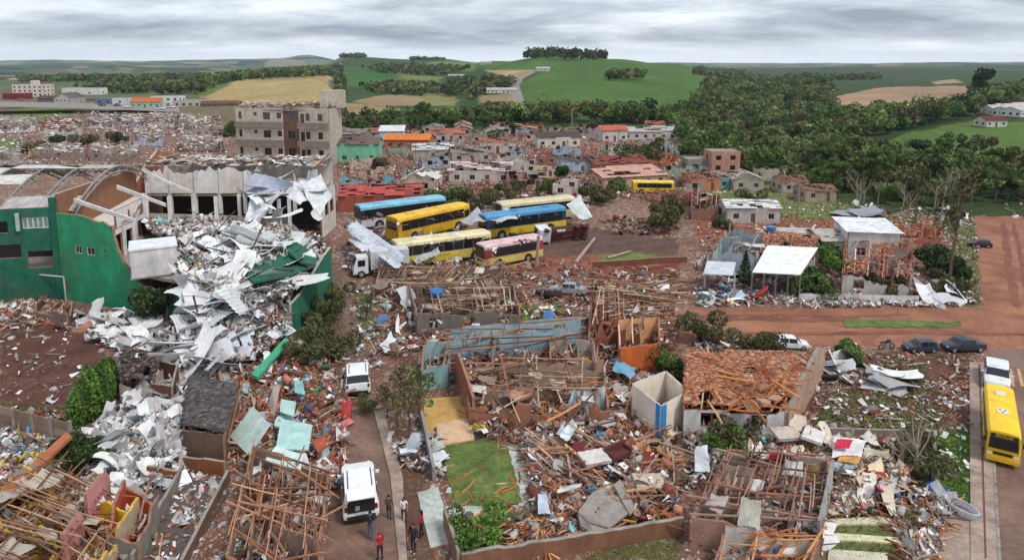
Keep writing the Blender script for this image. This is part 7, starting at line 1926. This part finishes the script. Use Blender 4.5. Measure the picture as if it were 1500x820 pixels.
# trees by the lots
def bare_tree(x, y, h, label, seed, group=None, c=M_BARK):
    rd = random.Random(seed); p = G(x, y); e_ = empty('bare_tree', p, 0, label, 'tree', group)
    m_ = MB(); m_.tube([(0, 0, 0), (.05, 0, h * .25), (.1, .05, h * .5)], [.14, .11, .08], 6); m_.build('trunk', c, e_)
    for k in range(9):
        a_ = rd.uniform(0, 6.28); s = Vector((.06, .02, h * rd.uniform(.2, .48))); t = s + Vector((math.cos(a_) * h * .3, math.sin(a_) * h * .3, h * rd.uniform(.2, .5))); mid = s.lerp(t, .5) + Vector((rd.uniform(-.2, .2), rd.uniform(-.2, .2), .15))
        m_ = MB(); m_.tube([s, mid, t], [.06, .04, .015], 5)
        for j in range(4):
            q = mid.lerp(t, rd.random()); m_.tube([q, q + Vector((rd.uniform(-.6, .6), rd.uniform(-.6, .6), rd.uniform(.1, .6)))], [.02, .008], 4)
        m_.build('branch', c, e_)
M_PALEBARK = mat('pale_bark', lin(150, 138, 120), .9, .3, 5, .2)
bare_tree(1338, 700, 4.5, 'stripped pale tree beside the cloth heap', 1, c=M_PALEBARK); bare_tree(1318, 690, 3.6, 'smaller stripped pale tree beside the cloth heap', 2, c=M_PALEBARK); bare_tree(730, 436, 5, 'bare dark tree in front of the school bus', 3); bare_tree(560, 420, 4, 'bare tree leaning at the lane', 4); bare_tree(762, 296, 5, 'bare tree behind the buses', 5)
bare_tree(1100, 700, 3.0, 'broken palm trunk beside the cloth heap', 6); bare_tree(245, 470, 4, 'bare dark tree against the bright green wall', 7)
for x, y, s, t, l in ((1055,662,.8,'bright','bright green bush beside the white tarpaulin'), (1072,680,.7,'mid','green bush beside the broken palm'), (1080,655,.9,'olive','olive bush behind the broken palm'), (1345,690,1.0,'olive','olive bush beside the stripped pale tree'), (1108,518,1.1,'olive','tall olive bush at the tiled house ridge'), (1120,520,.9,'olive','second olive bush beside the tall one'),
    (1030,500,1.2,'olive','olive bush at the cross street corner'), (1243,530,.9,'mid','green bush at the empty lot edge'), (1250,520,.6,'bright','small bright bush at the empty lot edge'), (1180,432,1.5,'mid','green garden tree in front of the white carport'), (1200,430,1.4,'dark','dark garden tree beside the white carport'), (1212,400,1.6,'bright','bright green tree behind the carport'), (1218,388,1.3,'mid','green tree between the houses'),
    (1290,430,1.2,'olive','olive bush in front of the red framed house'), (1362,400,1.7,'dark','dark bush right of the red framed house'), (1398,415,1.6,'dark','dark bush beside the dirt street'), (1380,430,1.3,'olive','olive bush at the street corner'), (1150,400,.9,'mid','green bush behind the broken tiled house'), (1060,335,1.0,'mid','green bush beside the white shed'), (1100,300,1.3,'olive','olive bush behind the white shed')):
    bush(x, y, s, t, l)
CON = tree_meshes('conifer', 4.2, 1.3, 700, .18, 'dark', 350, .1)
plant_tree('conifer_tree', CON, G(1091, 416), 1.0, 0, 'small dark conical conifer beside the white car')
TALLT = tree_meshes('tall', 15, 2.2, 260, .35, 'olive', 351, .22)
plant_tree('tall_tree', TALLT, G(1390, 420), .95, 0, 'tall thin half stripped tree beside the dirt street'); plant_tree('tall_tree', TALLT, G(1340, 330), .8, 2, 'thin half stripped tree at the wood edge'); plant_tree('tall_tree', TALLT, G(1420, 318), .7, 1, 'thin broken tree at the top of the dirt street')
plant_tree('tall_tree', TREE['tall', 'dark'][0], GT(1440, 150), 2.2, 0, 'lone tall dark tree towering over the far wood')
for k, (x, y) in enumerate(((1345,230),(1395,222),(1435,228),(1415,236),(1370,232),(1290,232))): plant_tree('broadleaf_tree', TREE['broad', ('dark', 'mid', 'olive')[k % 3]][0], GT(x, y), .9, k, '%s tree standing at the bright meadow' % ('dark green', 'mid green', 'olive grey')[k % 3], 'trees at the bright meadow %d' % (k % 3))
rdd = random.Random(9)
for k in range(16):
    bare_tree(rdd.uniform(1235, 1425), rdd.uniform(292, 322), rdd.uniform(5, 9), 'storm stripped bare tree at the edge of the wooded valley', 60 + k, 'stripped bare trees at the valley edge', M_PALEBARK)
# houses across the street
def carport():
    c = [G(1100, 436), G(1170, 440), G(1196, 402), G(1122, 398)]; o0 = c[0].copy()
    e_ = empty('carport', o0, 0, 'wide carport with a bright white sheet roof on thin posts', 'carport')
    for k in range(9):
        a, b = c[0].lerp(c[1], k / 8), c[3].lerp(c[2], k / 8)
        if k % 2 == 0:
            for p in (a, b):
                m_ = MB(p); m_.box(p + Vector((0, 0, 1.5)), (.14, .14, 3.0)); m_.build('post', paint(120, 112, 106), e_, loc=p - o0)
        if k < 8:
            a2, b2 = c[0].lerp(c[1], (k + 1) / 8), c[3].lerp(c[2], (k + 1) / 8)
            f = lambda p, z: p - o0 + Vector((0, 0, z))
            roof_slope(e_, f(a, 3.0), f(a2, 3.0), f(b2, 3.5), f(b, 3.5), paint(234, 234, 234, grime=.12), 3, 0, rnd, 'roof_sheet', .05, 3)
    m_ = MB(o0); wall_geo(m_, c[3], c[2], 3.2, .18, [(2, 3, 0, 2.1)], jag((c[2] - c[3]).length, 3.2, .06, rnd)); m_.build('back_wall', [paint(104, 92, 84), paint(104, 92, 84), M_CONC], e_)
    m_ = MB(o0); m_.prism([(p.x, p.y) for p in c], -.05, .1); m_.build('floor', M_CONC, e_)
    for k, x in enumerate((1120, 1150)):
        p = G(x, 428); m_ = MB(p); m_.box(p + Vector((0, 0, .5)), (1.6, 1.0, 1.0), .3 * k); m_.build('stored_crate', paint(90, 78, 70), e_, loc=p - o0)
carport()
ruin('roofless_house', 'house with broken brown tiles and pale gable behind the carport', [(1112,402),(1190,408),(1200,372),(1120,362)], 2.6, (206, 200, 196), (180, 164, 150), rooms=2, rafters=9, tiles=2600, tilecol=TILE + [(150, 130, 118)], tilefrac=.8, battens=14, roofrise=.9, droop=.2, seed=271, inside=120, jagg=.1)
ruin('blue_house', 'pale blue two storey house frame open to the sky', [(1042,400),(1104,410),(1134,368),(1068,358)], 3.6, (186, 202, 210), (176, 196, 206), rooms=3, rafters=8, battens=8, seed=272, inside=150, jagg=.35, rcol=GREY + WHITE, insk='wgt')
house('beige_house', 'small beige house with a low grey roof', G(1171, 368), -.1, 7.5, 6, 2.6, (206, 186, 166), (206, 202, 194), 'gable', 0, .7, 7)
house('beige_house', 'pale green grey house beside the white block', G(1222, 372), .05, 6.5, 6, 2.8, (186, 190, 176), (196, 190, 180), 'gable', .05, .8, 8)
house('white_block_house', 'tall white house with a clean white roof', G(1266, 376), -.15, 6.5, 6, 4.2, (214, 212, 208), (238, 240, 242), 'flat', 0, .6, 9)
ruin('roofless_house', 'house with bare red roof frame and white beams', [(1232,432),(1330,438),(1340,378),(1236,376)], 2.6, (196, 186, 178), (186, 176, 168), rooms=3, rafters=14, rdir=0, rcol=[(186, 98, 70), (206, 190, 180), (170, 90, 66)], battens=30, tiles=700, tilecol=TILE, tilefrac=.5, seed=273, inside=300, insk='bwt', roofrise=.6, droop=.3)
ruin('roofless_house', 'brick red terrace without roof behind the red framed house', [(1298,372),(1376,376),(1378,348),(1296,346)], 2.6, (176, 108, 86), (186, 120, 96), rooms=4, rafters=8, rcol=ORANGE, seed=274, inside=160, insk='bwt', tiles=500, tilecol=TILE, tilefrac=.5)
bwall((1170,440), (1345,444), .9, (222, 220, 216), 'low white front wall along the dirt street', .12)
e1 = empty('carport', G(1060, 420), 0, 'thin pale carport frame beside the blue house', 'carport')
for x, y in ((1032,424),(1036,400),(1075,428),(1078,402)):
    p = G(x, y); m_ = MB(p); m_.box(p + Vector((0, 0, 1.2)), (.16, .16, 2.4)); m_.build('post', paint(196, 200, 204), e1, loc=p - G(1060, 420))
c4 = [G(x, y, 2.4) for x, y in ((1030,402),(1074,404),(1078,385),(1036,383))]; m_ = MB(G(1060, 420)); m_.prism([(p.x, p.y) for p in c4], 2.4, 2.5); m_.build('roof', paint(206, 210, 214), e1)
house('white_shed', 'long white shed with a bulging torn wall on the red bank', G(1096, 322), -.05, 11, 7, 3.2, (196, 190, 186), (232, 232, 232), 'gable', .12, 1.0, 11, cat='shed')
ruin('roofless_house', 'brown house shell with torn front on the red bank', [(1012,322),(1052,322),(1054,300),(1014,298)], 2.8, (150, 110, 94), (140, 100, 86), rooms=2, rafters=7, seed=275, inside=120, roofrise=.8)
low_block('brick_block', 'two storey salmon brick block at the valley edge', G(1062, 254), .05, 9, 7, 2, (190, 140, 120), fh=2.9)
low_block('grey_block', 'low grey block beside the salmon one', G(1030, 252), .05, 10, 7, 1, (150, 142, 134), fh=3.2)
house('valley_house', 'house with rusty orange gable at the valley edge', G(1026, 276), .1, 8, 7, 3, (196, 130, 100), (170, 110, 84), 'gable', .5, 1.2, 12)
house('valley_house', 'house with turquoise wall at the valley edge', G(1062, 274), .2, 8, 6, 3, (120, 180, 184), (160, 150, 144), 'gable', .6, 1.2, 13)
house('valley_house', 'house with stacked pale roofs at the valley edge', G(1090, 276), 1.5, 8, 8, 3, (180, 168, 158), (186, 170, 156), 'gable', .2, 1.4, 14)
house('valley_house', 'small grey house beside a dark tree at the valley edge', G(1126, 262), .1, 7, 6, 3.4, (176, 166, 156), (150, 136, 126), 'none', 0, 1.2, 15)
house('valley_house', 'little house with broken red roof in the trees', G(1156, 280), .1, 7, 6, 2.8, (186, 170, 160), (150, 90, 74), 'gable', .6, 1.2, 16)
house('valley_house', 'little house with dark roof half hidden in the trees', G(1192, 292), .1, 8, 6, 2.6, (170, 150, 136), (150, 110, 96), 'gable', .5, 1.0, 17)
for o_ in bpy.data.objects:
    if o_.parent is None and o_.name.split('.')[0] in ('valley_house', 'brick_block', 'grey_block', 'white_shed'): o_.scale = (.8, .8, .85)
for k, (x, y, rz) in enumerate(((1240, 316, .2), (1268, 318, .1), (1285, 314, .3))): loose_sheet(G(x, y) + Vector((0, 0, .5)), 5, 3.4, (.1, .1, rz), lin(150, 150, 158), 'grey corrugated roof raft flung to the valley edge', 'roof rafts at the valley edge')
p = GT(1450, 186); house('farm_shed', 'dark red barn with white end at the bright meadow', p, .1, 10, 7, 3, (206, 200, 190), (110, 56, 48), 'gable', 0, 1.6, 18, cat='barn')
for k, (x, y) in enumerate(((1464,168),(1474,166),(1484,166),(1495,164),(1478,170),(1490,171))):
    p = GT(x, y); house('village_house', 'small white house of the village beyond the meadow', p, .1 * k, 13, 9, 3.2, (226, 224, 222), (200, 190, 188), 'gable', 0, 1.6, 20 + k, 'white village houses beyond the meadow', simple=True)
# litter of the right-hand streets
rubble('street_rubble', [(1018,330),(1430,330),(1432,446),(1018,448)], 2600, 'twgbd', .5, 0, .7, .3, 281, [.3, .26, .2, .18, .06])
rubble('street_rubble', [(1150,436),(1400,438),(1405,450),(1150,452)], 900, 'wgt', .5, 0, .7, .3, 282)
rubble('street_rubble', [(1018,425),(1110,425),(1120,448),(1018,450)], 300, 'wga', .4, 0, .7, .3, 283)
loose_sheets([(1340,425),(1410,425),(1410,450),(1330,448)], 12, 'long bent white sheet heaped at the street corner', 'white sheets at the street corner', seed=44, L_=(2, 4.5), heap=.8)
loose_sheets([(1020,428),(1100,426),(1110,446),(1020,446)], 9, 'pale blue sheet scrap at the cross street', 'blue scraps at the cross street', cols=[(190, 206, 222), (90, 150, 200), (222, 226, 230)], seed=45, L_=(1, 2.4))
loose_sheets([(1205,520),(1260,520),(1265,560),(1215,560)], 9, 'twisted white sheet strip dumped on the empty lot', 'white strips on the empty lot', seed=46, L_=(1.8, 3.6), tilt=.6, heap=.5)
loose_sheets([(1262,545),(1338,545),(1335,575),(1262,580)], 6, 'long flat white strip lying on the empty lot', 'flat white strips on the empty lot', seed=47, L_=(2, 4), tilt=.15, heap=.1)
loose_planks([(1180,520),(1415,520),(1415,625),(1180,625)], 14, 'loose grey branch or plank on the empty lot', 'branches on the empty lot', seed=48, heap=.05, tilt=.05, L_=(1, 3.4), cols=GREY + [(206, 190, 176)], w=(.06, .14))
rubble('lot_litter', [(1175,518),(1420,518),(1420,632),(1150,632)], 1500, 'tgwb', .12, 0, .55, .2, 284, [.5, .2, .15, .15])
rubble('lot_litter', [(1375,632),(1420,630),(1422,740),(1390,735)], 50, 'tw', .05, 0, .5, .1, 285)
rubble('valley_rubble', [(1018,260),(1240,290),(1260,330),(1018,330)], 500, 'twgb', .4, 0, .7, .3, 286)
rubble('valley_rubble', [(1240,300),(1425,310),(1425,345),(1240,340)], 700, 'twgd', .5, 0, .8, .3, 287)
rubble('valley_rubble', [(1460,290),(1660,290),(1660,330),(1490,330)], 300, 'twgb', .4, 0, .8, .3, 288)
rubble('street_rubble', [(1018,490),(1130,505),(1130,520),(1018,520)], 300, 'dgwt', .4, 0, .7, .3, 289)
for k in range(3):    # bent white tube fallen on the lot
    q = [((1375,566),(1400,545)), ((1400,545),(1402,525)), ((1375,566),(1398,568))][k]
    panel('steel_tube', 'bent pale steel tube lying on the empty lot', 'tube', [q[0], (q[0][0] + 3, q[0][1] + 1), (q[1][0] + 3, q[1][1] + 1), q[1]], .12, .1, (206, 190, 186), 'bent tubes on the empty lot')
# grass tufts of lots and lawns: real blades in one object
def tufts(poly_list, n, name, label, seed, hmin=.06, hmax=.2):
    rg = np.random.default_rng(seed); s = Soup()
    for poly, k, cols in poly_list:
        P_, _ = samp(poly, k, rg, .0); m = len(P_)
        keep = inpoly(*proj(P_[:, 0], P_[:, 1], P_[:, 2]), poly)
        a_ = rg.uniform(0, 6.28, m); h = rg.uniform(hmin, hmax, m); w = h * rg.uniform(.2, .5, m)
        dx, dy = np.cos(a_) * w / 2, np.sin(a_) * w / 2; lx, ly = rg.normal(0, .12, m), rg.normal(0, .12, m); z = np.zeros(m)
        V = np.stack([np.stack([P_[:, 0] - dx, P_[:, 1] - dy, z], 1), np.stack([P_[:, 0] + dx, P_[:, 1] + dy, z], 1), np.stack([P_[:, 0] + dx * .6 + lx, P_[:, 1] + dy * .6 + ly, h], 1), np.stack([P_[:, 0] - dx * .6 + lx, P_[:, 1] - dy * .6 + ly, h * .8], 1)], 1)
        s.add(V, np.array([(0, 1, 2, 3)]), pal(cols, m, rg, .2))
    return T(s.build(name, M_LEAF), label, kind='stuff')
gl = GREENS
tufts([([(1220,575),(1330,565),(1390,600),(1376,628),(1185,628)], 6000, gl['olive'] + gl['pale'] + gl['mid']), ([(1290,520),(1350,530),(1375,580),(1320,600),(1285,570)], 2000, gl['olive'] + gl['brown']), ([(1374,632),(1421,628),(1423,755),(1388,738),(1372,690)], 2600, gl['bright'] + gl['mid']), ([(1300,640),(1374,640),(1378,720),(1300,720)], 1400, gl['olive'] + gl['mid']), ([(1210,745),(1340,750),(1350,820),(1210,820)], 900, gl['olive'])], 0, 'grass', 'rough grass on the lots beside the asphalt street', 61)
tufts([([(648,655),(720,648),(744,658),(766,738),(655,742)], 2200, gl['bright']), ([(655,760),(760,748),(840,760),(700,812)], 1200, gl['mid'] + gl['olive']), ([(900,775),(994,745),(994,820),(860,820)], 1200, gl['olive'] + gl['mid']), ([(755,446),(812,444),(850,470),(757,488)], 1300, gl['bright'] + gl['mid']), ([(520,430),(548,432),(550,500),(524,500)], 700, gl['olive'])], 0, 'grass', 'green grass of the gardens round the middle ruins', 62, .05, .13)
tufts([([(0,590),(110,598),(125,632),(0,612)], 1200, gl['olive'] + gl['brown']), ([(80,640),(150,632),(170,690),(90,690)], 900, gl['mid'] + gl['dark']), ([(428,405),(506,398),(506,530),(430,525)], 3000, gl['olive'] + gl['mid'])], 0, 'grass', 'weeds along the school yard fence and flank', 63, .08, .28)
tufts([([(1018,268),(1130,270),(1250,300),(1260,325),(1140,332),(1018,320)], 4000, gl['pale'] + gl['olive']), ([(1270,318),(1425,320),(1430,345),(1285,345)], 1500, gl['olive'] + gl['mid']), ([(1395,345),(1430,345),(1436,450),(1390,450)], 1200, gl['pale'] + gl['olive'])], 0, 'grass', 'rough pasture along the edge of the wooded valley', 64, .12, .35)

# ------------------------------------------------------------------ household things thrown about, poles
def mattress(x, y, z, c, label, rz=0., tilt=.1):
    e_ = empty('mattress', G(x, y) + Vector((0, 0, z)), rz, label, 'mattress'); e_.rotation_euler = (tilt, .06, rz)
    m_ = MB(); n = 12; m_.add([(-.95 + 1.9 * i / n, -.68 + 1.36 * j / 6, .2 + .03 * math.sin(i * 1.7) * math.cos(j * 2)) for j in range(7) for i in range(n + 1)], [(j * 13 + i, j * 13 + i + 1, (j + 1) * 13 + i + 1, (j + 1) * 13 + i) for j in range(6) for i in range(n)]); m_.box((0, 0, .09), (1.9, 1.36, .18)); m_.build('pad', paint(*c, grime=.3), e_)
    for s in (1, -1):
        m_ = MB(); m_.tube([(-.95, -.68 * s, .19), (.95, -.68 * s, .19)], .02, 4); m_.build('piping', paint(150, 140, 136), e_)
def sofa(x, y, z, c, label, rz=0.):
    e_ = empty('sofa', G(x, y) + Vector((0, 0, z)), rz, label, 'sofa'); m = paint(*c, grime=.35)
    for n, q, d in (('seat', (0, 0, .25), (1.5, .8, .35)), ('backrest', (0, .35, .6), (1.8, .22, .6)), ('armrest', (-.82, 0, .38), (.22, .85, .6)), ('armrest', (.82, 0, .38), (.22, .85, .6))):
        m_ = MB(); m_.box(q, d); o = m_.build(n, m, e_); b = o.modifiers.new('bevel', 'BEVEL'); b.width = .06; b.segments = 2
def tank(x, y, z, c, label, tilt=0.):
    e_ = empty('water_tank', G(x, y) + Vector((0, 0, z)), .3, label, 'water tank'); e_.rotation_euler = (tilt, 0, .3)
    m_ = MB(); m_.tube([(0, 0, 0), (0, 0, .1), (0, 0, .7), (0, 0, .78)], [.5, .55, .68, .66], 16); m_.build('barrel', paint(*c, grime=.2), e_, True)
    m_ = MB(); m_.tube([(0, 0, .78), (0, 0, .84), (0, 0, .92)], [.7, .68, .3], 16); m_.build('lid', paint(*c, grime=.1), e_)
for x, y, z, c, l, a in ((870, 690, .9, (212, 206, 200), 'off white mattress on the timber beside the cracked slab', .4), (1190, 665, 1.3, (222, 216, 214), 'white mattress on the cloth heap', 1.0), (1150, 660, 1.2, (206, 190, 180), 'beige mattress on the cloth heap', .2), (760, 600, 1.2, (196, 150, 130), 'salmon mattress in the terracotta rooms', .7), (430, 700, 1.0, (206, 206, 210), 'white mattress beside the turquoise panels', .5), (950, 720, .6, (196, 180, 160), 'tan mattress in the ruin below the cream room', .1)): mattress(x, y, z, c, l, a)
for x, y, z, c, l, a in ((905, 680, .5, (96, 50, 48), 'maroon sofa in the ruin below the cream room', .6), (1140, 690, .8, (120, 110, 104), 'grey sofa on the cloth heap', 2.4), (735, 580, .7, (110, 80, 62), 'brown sofa in the terracotta rooms', 1.2), (385, 800, .2, (86, 78, 76), 'dark sofa inside the brown battened house', .9)): sofa(x, y, z, c, l, a)
for x, y, z, c, l, a in ((802, 470, .2, (70, 120, 176), 'blue water tank beside the orange room', .9), (640, 470, 2.6, (60, 110, 170), 'blue water tank on the grey walled house', 0.2), (1128, 370, 3.0, (70, 130, 180), 'blue water tank on the broken tiled house', 0.), (1250, 300, .2, (196, 196, 196), 'white water tank at the valley edge', 1.2), (560, 470, .1, (90, 130, 170), 'pale blue water tank near the lane', 1.3)): tank(x, y, z, c, l, a)
def upole(x, y, h, label, lean=(0, 0), group=None):
    p = G(x, y); e_ = empty('utility_pole', p, 0, label, 'pole', group); t = Vector((lean[0], lean[1], h))
    m_ = MB(); m_.tube([(0, 0, 0), t * .5, t], [.17, .14, .1], 7); m_.build('shaft', paint(150, 142, 132), e_)
    m_ = MB(); m_.box(t * .94, (1.7, .1, .1), .3); m_.build('crossarm', paint(112, 96, 84), e_)
    for s in (-.7, 0, .7):
        m_ = MB(); m_.tube([t * .94 + Vector((s, s * .3, .05)), t * .94 + Vector((s, s * .3, .22))], .05, 6); m_.build('insulator', paint(120, 90, 76), e_)
for i, (x, y, h, lx, ly) in enumerate(((152, 250, 8, 0, 0), (300, 238, 8, .3, 0), (610, 262, 8, 0, 0), (700, 226, 8, .2, 0), (770, 230, 7.5, -.3, 0), (905, 228, 8, 0, 0), (532, 300, 7.5, .6, 0), (1168, 322, 7, 0, 0), (1020, 300, 7, .4, .2), (1376, 332, 7, .5, 0), (332, 172, 9, 0, 0), (195, 160, 9, 0, 0))):
    upole(x, y, h, 'grey concrete utility pole with one crossarm standing among the wreckage', (lx, ly), 'utility poles among the wreckage')
def wire(a, b, sag, label, r=.03):
    m_ = MB(); pts = [a.lerp(b, k / 16) - Vector((0, 0, sag * (1 - (2 * k / 16 - 1) ** 2))) for k in range(17)]; m_.tube(pts, r, 4)
    T(m_.build('overhead_wire', mat('black_trim')), label, 'wire', 'overhead wires')
wire(G(610, 262) + Vector((0, 0, 7.6)), G(700, 226) + Vector((0, 0, 7.6)), .8, 'slack overhead wire between grey concrete utility poles'); wire(G(770, 230) + Vector((0, 0, 7.2)), G(905, 228) + Vector((0, 0, 7.6)), .8, 'slack overhead wire between grey concrete utility poles')

# ------------------------------------------------------------------ loose litter, one object for each kind of ground
LITTER = {'white_wreckage': 'mass of shredded white sheeting and masonry spilling from the school', 'school_yard_rubble': 'small rubble scattered over the dirt school yard', 'far_white_rubble': 'litter of white wreckage behind the school',
 'bright_room_rubble': 'splintered cane and boards in the yellow roomed house', 'brown_rubble': 'brown rubble between the alley and the turquoise panels', 'timber_rubble': 'splintered timber and brick rubble round the middle ruins', 'yard_rubble': 'torn metal and timber scraps over the bus yard',
 'neighbourhood_rubble': 'rubble between the houses below the green hill', 'street_rubble': 'rubble along the dirt cross street', 'garden_rubble': 'shredded boards, cloth and bricks in the bottom ruins', 'lot_litter': 'twigs and litter on the empty lot', 'valley_rubble': 'wreckage along the edge of the wooded valley'}
for k_, s_ in SOUPS.items():
    if s_.v: T(s_.build(k_, M_COL), LITTER.get(k_, 'scattered wreckage on the ground'), kind='stuff')
